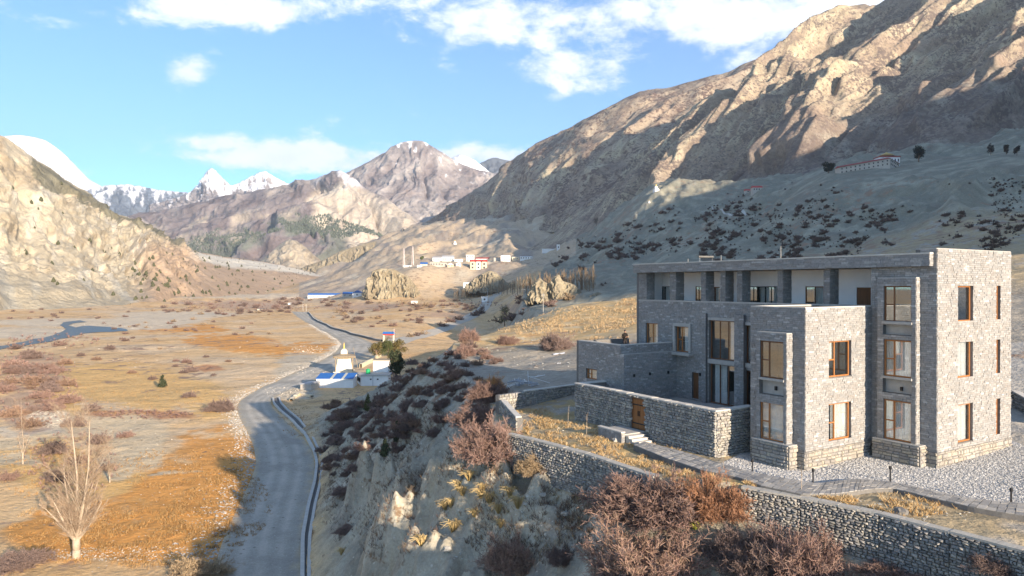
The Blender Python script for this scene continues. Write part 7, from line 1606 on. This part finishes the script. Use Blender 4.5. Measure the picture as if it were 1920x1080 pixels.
# ------------------------------------------------------------------ shrine compound by the road
(cx, cy, cz), = ray_ground([(645, 698)]); k = cy / F
ch = empty('chorten', (cx, cy, cz), .25, 'cream chorten with wide timber canopy, small upper tower and golden finial, beside the road', 'chorten')
M_CHW = mat_noise('limewash', (.60, .53, .40), (.72, .66, .53), 1.2, .9, .02)
m = MB(); m.box(-20 * k, -20 * k, -1, 20 * k, 20 * k, 3 * k); m.build('plinth', M_CHW, ch)
m = MB(); m.lathe([(22 * k, 3 * k), (21 * k, 10 * k), (17.5 * k, 20 * k), (16.5 * k, 28 * k)], 4); m.build('body', M_CHW, ch)
for sx in (-1, 1):
    for sy in (-1, 1): m = MB(); m.tube((sx * 15.5 * k, sy * 15.5 * k, 3 * k), (sx * 15.5 * k, sy * 15.5 * k, 29 * k), .14, n=6); m.build('post', M_TIMB, ch)
m = MB(); m.box(-18 * k, -18 * k, 29 * k, 18 * k, 18 * k, 30.5 * k); m.build('canopy_beam', M_TIMB, ch)
for q in range(13):
    for s_ in (0, 1): m = MB(); p_ = (-18 + q * 3) * k; (m.box(p_ - .09, -20.5 * k, 28.4 * k, p_ + .09, 20.5 * k, 29.2 * k) if s_ == 0 else m.box(-20.5 * k, p_ - .09, 28.4 * k, 20.5 * k, p_ + .09, 29.2 * k)); m.build('rafter', M_TIMB, ch)
m = MB(); m.lathe([(29 * k, 30.5 * k), (29 * k, 31.5 * k), (8 * k, 35 * k)], 4); m.build('canopy', M_TIMB, ch); m = MB(); m.lathe([(8.5 * k, 34 * k), (8 * k, 41 * k), (6 * k, 42.5 * k), (3.4 * k, 44 * k)], 4); m.build('upper_tower', M_CHW, ch)
m = MB(); m.lathe([(1.6 * k, 44 * k), (1.2 * k, 51 * k), (.2 * k, 56 * k)], 8); m.build('finial', M_GOLD, ch)
(x, y, z), = ray_ground([(627.5, 727.5)]); kb = y / F; bh = empty('blue_roofed_hut', (x, y, z), 0, 'white hut with bright blue metal roof and two pale skylights in front of the chorten', 'hut')
w_, h_, d_ = 34.5 * kb, 17.5 * kb, 4.4; m = MB(); m.box(-w_, 0, -1, w_, d_, h_); m.build('wall', M_WHITE, bh)
rise = .85; xs = [-35.3, -8.4, -3.2, 13, 18, 35.3]
for i in range(5):
    m = MB(); x0_, x1_ = xs[i] * kb, xs[i + 1] * kb - .02; m.add([(x0_, -.35, h_ - .02), (x1_, -.35, h_ - .02), (x1_, d_ + .3, h_ + rise), (x0_, d_ + .3, h_ + rise), (x0_, -.35, h_ + .08), (x1_, -.35, h_ + .08), (x1_, d_ + .3, h_ + rise + .1), (x0_, d_ + .3, h_ + rise + .1)], [(3, 2, 1, 0), (4, 5, 6, 7), (0, 1, 5, 4), (1, 2, 6, 5), (2, 3, 7, 6), (3, 0, 4, 7)]); m.build('roof_sheet' if i % 2 == 0 else 'skylight', M_BLUE if i % 2 == 0 else M_SKYL, bh)
m = MB(); m.add([(w_, 0, h_), (w_, d_, h_), (w_, d_, h_ + rise), (-w_, 0, h_), (-w_, d_, h_), (-w_, d_, h_ + rise)], [(0, 1, 2), (5, 4, 3)]); m.build('gable', M_WHITE, bh)
# side wall annex of the white building
(x, y, z), = ray_ground([(697, 723.5)]); kb = y / F; wb = empty('white_building', (x, y, z), .06, 'low flat-roofed white building with small square windows, right of the blue-roofed hut', 'building')
x0_, x1_, h_ = -20 * kb, 31 * kb, 18.5 * kb; M_PALEB = mat_noise('pale_blue_paint', (.50, .62, .70), (.60, .71, .78), .8, .8)
m = MB(); m.add([(x0_, 0, -1), (x1_, 0, -1), (x1_, 6, -1), (x0_ - 13 * kb, 6, -1), (x0_, 0, h_), (x1_, 0, h_), (x1_, 6, h_), (x0_ - 13 * kb, 6, h_)], [(3, 2, 1, 0), (4, 5, 6, 7), (0, 1, 5, 4), (1, 2, 6, 5), (2, 3, 7, 6), (3, 0, 4, 7)]); m.build('wall', M_WHITE, wb)
m = MB(); m.add([(x0_ - .3, -.3, h_), (x1_ + .3, -.3, h_), (x1_ + .3, 6.2, h_), (x0_ - 13 * kb - .3, 6.2, h_), (x0_ - .3, -.3, h_ + .22), (x1_ + .3, -.3, h_ + .22), (x1_ + .3, 6.2, h_ + .22), (x0_ - 13 * kb - .3, 6.2, h_ + .22)], [(3, 2, 1, 0), (4, 5, 6, 7), (0, 1, 5, 4), (1, 2, 6, 5), (2, 3, 7, 6), (3, 0, 4, 7)]); m.build('roof', M_CONC, wb)
for xx in (-2, 11): m = MB(); m.box(xx * kb - .22, -.06, 11 * kb, xx * kb + .22, .02, 13.5 * kb); m.build('window', M_DARKW, wb)
m = MB(); m.tube((2 * kb, -.1, 0), (2 * kb, -.1, h_), .07, n=6); m.build('drainpipe', M_GREYR, wb)
for f in (.2, .45, .75): m = MB(); xx = x0_ - 13 * kb * f; m.box(xx - .25, 6 * f - .35, 6 * kb, xx - .05, 6 * f + .35, 14 * kb); m.build('window', M_DARKW, wb)
(x2, y2, z2) = (x + 8 * kb, y + 6.6, z); ub_ = empty('white_hut', (x2, y2, z2), 0, 'small taller white hut with dark flat roof behind the low white building', 'hut'); k2 = y2 / F; m = MB(); m.box(-14 * k2, 0, -1, 14 * k2, 3.6, 41 * k2); m.build('wall', M_WHITE, ub_); m = MB(); m.box(-15 * k2, -.2, 41 * k2, 15 * k2, 3.8, 42.3 * k2); m.build('roof', M_TIMB, ub_)
tk = empty('water_tank', (x - 11.5 * kb, y + 3.2, z + h_ + .22), 0, 'bright green water tank on the roof of the low white building', 'water tank'); m = MB(); m.lathe([(.58, 0), (.60, .5), (.57, .55), (.60, .6), (.60, 1.1), (.3, 1.32)], 14); m.build('barrel', M_GREEN, tk, smooth=False); m = MB(); m.lathe([(.2, 1.3), (.2, 1.4)], 10); m.build('lid', M_GREEN, tk)
(x, y, z), = ray_ground([(573, 731)]); kb = y / F; sh = empty('stone_shed', (x, y, z), -.35, 'low grey shed with sloping roof at the left of the blue-roofed hut', 'shed'); m = MB(); m.box(-12 * kb, 0, -1, 12 * kb, 3.4, 11 * kb); m.build('wall', M_STONEW, sh); m = MB(); m.add([(-13 * kb, -.3, 11 * kb), (13 * kb, -.3, 14 * kb), (13 * kb, 3.7, 14.6 * kb), (-13 * kb, 3.7, 11.6 * kb), (-13 * kb, -.3, 10 * kb), (13 * kb, -.3, 10 * kb), (13 * kb, 3.7, 10 * kb), (-13 * kb, 3.7, 10 * kb)], [(0, 1, 2, 3), (7, 6, 5, 4), (4, 5, 1, 0), (5, 6, 2, 1), (6, 7, 3, 2), (7, 4, 0, 3)]); m.build('roof', M_GREYR, sh)
(x, y, z), = ray_ground([(728.5, 642)]); kb = y / F; ga = empty('entrance_arch', (x, y, z), 0, 'entrance archway with two pale pillars and blue and red roof where the roads meet', 'archway')
for sx in (-1, 1): m = MB(); m.box(sx * 9 * kb - 1.3 * kb, 0, -1, sx * 9 * kb + 1.3 * kb, .9, 15 * kb); m.build('pillar', M_CREAM, ga)
m = MB(); m.box(-10.5 * kb, -.1, 13.5 * kb, 10.5 * kb, 1.0, 16.5 * kb); m.build('lintel', M_REDR, ga); m = MB(); m.add([(-11.5 * kb, -.8, 16.3 * kb), (11.5 * kb, -.8, 16.3 * kb), (11.5 * kb, 1.8, 16.3 * kb), (-11.5 * kb, 1.8, 16.3 * kb), (-10 * kb, .5, 20 * kb), (10 * kb, .5, 20 * kb)], [(0, 1, 5, 4), (1, 2, 5), (2, 3, 4, 5), (3, 0, 4), (3, 2, 1, 0)]); m.build('roof', M_BLUE, ga)
fp = empty('flag_pole', (x + 11 * kb, y - 1, z), 0, 'thin flag pole with faded red flag right of the entrance arch', 'flag pole'); m = MB(); m.tube((0, 0, 0), (0, 0, 26 * kb), .07, n=5); m.build('pole', M_WHITE, fp); m = MB(); m.box(0.05, -.02, 20 * kb, 1.0 * kb, .02, 24.5 * kb); m.build('flag', M_DRED, fp)
fp = empty('leaning_pole', (*ray_ground([(671, 690)])[0],), 0, 'leaning wooden pole at the right side of the chorten', 'pole'); m = MB(); m.tube((0, 0, 0), (-6 * kb, 0, 26 * kb), .10, .07, n=5); m.build('shaft', M_TIMB, fp)
for (a, b, lab, hgt) in [([(676, 690), (696, 680), (713, 668)], None, 'broken sandy wall running from the chorten towards the junipers', 1.3), ([(585, 745), (560, 740), (545, 752)], None, 'rubble bank wall in front of the grey shed', .5)]:
    q = ray_ground(a); t = empty('ruined_wall', (0, 0, 0), 0, lab, 'wall'); pp = resample(q[:, :2], 24); zz = height(pp[:, 0], pp[:, 1]) + fbm(np.arange(24) / 3., np.zeros(24), 3, 5) * .5; kerb_run('wall_body', pp, zz, -.8, hgt, .8, M_CREAM, t)
# poles along the fields
for (px, base, top, lab) in [(982, 562, 541, 'pale power pole left of the crag behind the golden field'), (1018.5, 586, 550, 'tall pale power pole standing in front of the crag'), (568, 583, 570, 'left one of two thin posts at the road bend'), (574, 584, 571, 'right one of two thin posts at the road bend'), (914, 557, 540, 'thin pole beside the far end of the side road'), (962, 548, 532, 'thin pole beyond the crag foot')]:
    (x, y, z), = ray_ground([(px, base)]); t = empty('power_pole', (x, y, z), 0, lab, 'pole'); H_ = (base - top) / F * y; m = MB(); m.tube((0, 0, -.5), (0, 0, H_), .16 * max(y / 380, .9), .11 * max(y / 380, .9), 6); m.build('shaft', M_CONC, t); m = MB(); m.box(-.8, -.08, H_ * .9, .8, .08, H_ * .93); m.build('crossarm', M_CONC, t)

# ------------------------------------------------------------------ things on and around the lodge
a_s = 3.0; b_s = sA(1332, a_s)
hx_, hy_ = LW(a_s, b_s); sw_ = empty('solar_water_heater', (hx_, hy_, 11.79), RZ - .35, 'solar water heater with slanted tubes and tank on the flat roof', 'solar heater')
for k in range(12): m = MB(); m.tube((-.9 + k * .16, 0, .12), (-.9 + k * .16, 1.2, .85), .035, n=6); m.build('tube', M_BLACK, sw_)
m = MB(); m.tube((-1.05, 1.25, .95), (1.0, 1.25, .95), .15, n=12); m.build('tank', M_MORTAR, sw_); sw_.scale = (.62, .62, .55)
m = MB(); m.tube((-.9, 1.2, 0), (-.9, 1.2, .8), .03, n=4); m.tube((.85, 1.2, 0), (.85, 1.2, .8), .03, n=4); m.box(-1, -.05, 0, .95, 0, .1); m.build('frame', M_GREYR, sw_)
for px, hgt, lab in [(1464, .95, 'thin antenna rod on the roof above the colonnade'), (1290, .35, 'short vent pipe near the left end of the roof'), (1352, .5, 'thin rod beside the solar heater')]:
    q = LW(1.5, sA(px, 1.5)); t = empty('roof_rod', (*q, 11.78), 0, lab, 'antenna'); m = MB(); m.tube((0, 0, 0), (0, 0, hgt), .022, .015, 5); m.build('shaft', M_CONC, t)
# person on the terrace
pb = 22.2; pa_ = sB(1172, pb); pq = LW(pa_, pb)
def person_mesh():
    V = [(0, 0, .95), (0, .01, 1.15), (0, .02, 1.38), (0, .0, 1.50), (0, -.02, 1.60), (0, -.03, 1.70), (.10, 0, .92), (.11, .02, .50), (.12, .02, .09), (.13, -.10, .04), (-.10, 0, .92), (-.11, -.02, .50), (-.12, .0, .09), (-.13, -.12, .04),
         (.19, .02, 1.40), (.25, .03, 1.14), (.12, -.22, 1.16), (.05, -.29, 1.22), (-.19, .02, 1.40), (-.25, .03, 1.14), (-.12, -.22, 1.14), (-.04, -.28, 1.20)]
    R = [.15, .145, .15, .06, .085, .07, .09, .065, .045, .035, .09, .065, .045, .035, .065, .052, .04, .032, .065, .052, .04, .032]
    E = [(0, 1), (1, 2), (2, 3), (3, 4), (4, 5), (0, 6), (6, 7), (7, 8), (8, 9), (0, 10), (10, 11), (11, 12), (12, 13), (2, 14), (14, 15), (15, 16), (16, 17), (2, 18), (18, 19), (19, 20), (20, 21)]
    fb = len(V)
    for s_, w_ in ((1, 17), (-1, 21)):
        for f in range(4): x, y, z = V[w_]; V.append((x - s_ * .012 * f + s_ * .01, y - .055, z + .025 - f * .016)); R.append(.0095); E.append((w_, len(V) - 1))
        x, y, z = V[w_]; V.append((x, y - .02, z + .05)); R.append(.010); E.append((w_, len(V) - 1))
    me = bpy.data.meshes.new('body_base'); me.from_pydata(V, E, []); o = bpy.data.objects.new('body_base', me); COL.objects.link(o)
    md = o.modifiers.new('s', 'SKIN'); me.skin_vertices.new() if not me.skin_vertices else None
    for i, sv in enumerate(me.skin_vertices[0].data): sv.radius = (R[i], R[i] * (.8 if i in (0, 1, 2) else 1)); sv.use_root = (i == 0)
    o.modifiers.new('d', 'SUBSURF').levels = 2; dg = bpy.context.evaluated_depsgraph_get(); dg.update(); r = bpy.data.meshes.new_from_object(o.evaluated_get(dg)); bpy.data.objects.remove(o, do_unlink=True)
    co = np.empty(len(r.vertices) * 3, dtype=np.float32); r.vertices.foreach_get('co', co); co = co.reshape(-1, 3); c = np.empty((len(co), 4), dtype=np.float32); c[:] = (.035, .032, .035, 1)
    c[co[:, 2] > .9] = (.018, .016, .016, 1); c[co[:, 2] > 1.52] = (.32, .20, .14, 1); c[(co[:, 1] < -.27) & (co[:, 2] > 1.0)] = (.32, .20, .14, 1); c[co[:, 2] < .08] = (.03, .03, .03, 1)
    a = r.color_attributes.new('Col', 'FLOAT_COLOR', 'POINT'); a.data.foreach_set('color', c.ravel()); r.polygons.foreach_set('use_smooth', [True] * len(r.polygons)); r.name = 'body'; return r
per = empty('person', (*pq, 4.75), math.radians(20), 'person in dark clothes standing on the terrace, both hands raised to the chest', 'person')
link('body', person_mesh(), mat_attr('clothing', scales=((.1, .1),), bumps=(), rough=.9), per)
m = MB(); m.blob(0, .012, 1.66, .088, .10, .105, 3, n=10, m=7, jit=.04); m.build('hair', M_BLACK, per, smooth=True)
m = MB(); m.box(-.012, -.125, 1.585, .012, -.095, 1.63); m.build('nose', mat_plain('skin', (.32, .20, .14), .7), per)
# heap of pipes and boards on the open ground behind the boundary wall
(x, y, z), = ray_ground([(975, 726)]); hp = empty('pipe_heap', (x, y, z), 0, 'untidy heap of pale pipes and boards on the ground behind the orange bush', 'heap of pipes'); r = random.Random(3)
for k in range(46):
    p = (r.uniform(-1.5, 1.5), r.uniform(-1, 1), r.uniform(.1, .7)); a = r.uniform(0, 6.28); l_ = r.uniform(.5, 1.4); tz_ = r.uniform(-.3, .3); m = MB(); m.tube((p[0] - math.cos(a) * l_ / 2, p[1] - math.sin(a) * l_ / 2, p[2] - tz_ / 2), (p[0] + math.cos(a) * l_ / 2, p[1] + math.sin(a) * l_ / 2, p[2] + tz_ / 2), r.choice([.02, .03, .05]), n=5); m.build('pipe', M_GREYR if k % 3 else M_WHITE, hp)
m = MB(); m.tube((.9, .2, 0), (.8, .2, 1.6), .025, n=5); m.tube((.8, .2, 1.1), (3.0, -.5, .5), .02, n=5); m.build('pole', M_WHITE, hp)
for (px, py, lab, w_, d_) in [(1048, 664, 'crumpled pale blue plastic sheet lying beside the round dark bush', 1.6, .8), (1008, 707, 'thin white strip of litter on the shaded ground behind the boundary wall', 1.6, .15), (1048, 682, 'small white scrap on the shaded open ground', .4, .3)]:
    (x, y, z), = ray_ground([(px, py)]); r = random.Random(px); n = 7; V = []; Fc = []
    for i in range(n):
        for j in range(4): xx, yy = (i / (n - 1) - .5) * w_, (j / 3 - .5) * d_; V.append((x + xx + r.uniform(-.04, .04), y + yy, float(height([x + xx], [y + yy])[0]) + .04 + r.uniform(0, .10)))
    for i in range(n - 1):
        for j in range(3): q = i * 4 + j; Fc.append((q, q + 4, q + 5, q + 1))
    m = MB(); m.add(V, Fc); tag(m.build('plastic_sheet', M_WHITE), lab, 'plastic sheet')
(x, y, z), = ray_ground([(1304, 994)]); tag(put('yellow_weed', leaf_crown('weed_leaves', 91, [(0, 0, .25, .35, .3, .22)], 240, .06, (.42, .42, .08)), x, y, z + .05, 1.0), 'small yellow-green weed between the big leafless bushes', 'plant')
for (px, py, s_, lab) in [(1018, 931, .22, 'pale grey boulder on the clay ledge right of the grass tufts'), (1058, 968, .28, 'larger pale boulder lower on the ledge'), (984, 948, .18, 'white boulder at the foot of the straw-coloured bush'), (1156, 828, .28, 'grey boulder lying beside the path below the gate steps'), (1105, 1048, .3, 'round boulder at the bottom of the slope beside the lone bush'), (1688, 965, .3, 'dark flat stone on the grass behind the right wall'), (838, 1030, .3, 'pale boulder on the lit crest of a clay rib'), (1330, 1047, .22, 'pale block of stone between the two bottom bushes')]:
    (x, y, z), = ray_ground([(px, py)]); m = MB(); m.blob(0, 0, s_ * .35, s_, s_ * .8, s_ * .6, int(px), n=8, m=5, jit=.3); tag(m.build('boulder', M_CAPG if px != 1688 else M_MORTAR, loc=(x, y, z)), lab, 'boulder', 'boulders around the terrace')
# low wall and rubble at the right edge
q = ray_ground([(1899, 762), (1925, 778), (1975, 800)]); t = empty('low_wall', (0, 0, 0), 0, 'low stone wall at the right edge, behind the tower', 'wall'); rubble_line([tuple(p[:2]) for p in q], [float(p[2]) + 1.1 for p in q], [float(p[2]) - .5 for p in q], t, 97, outside=-1, nsingle=60); cap_strip([tuple(p[:2]) for p in q], [float(p[2]) + 1.1 for p in q], t, .4, outside=-1, mat=M_COPE)
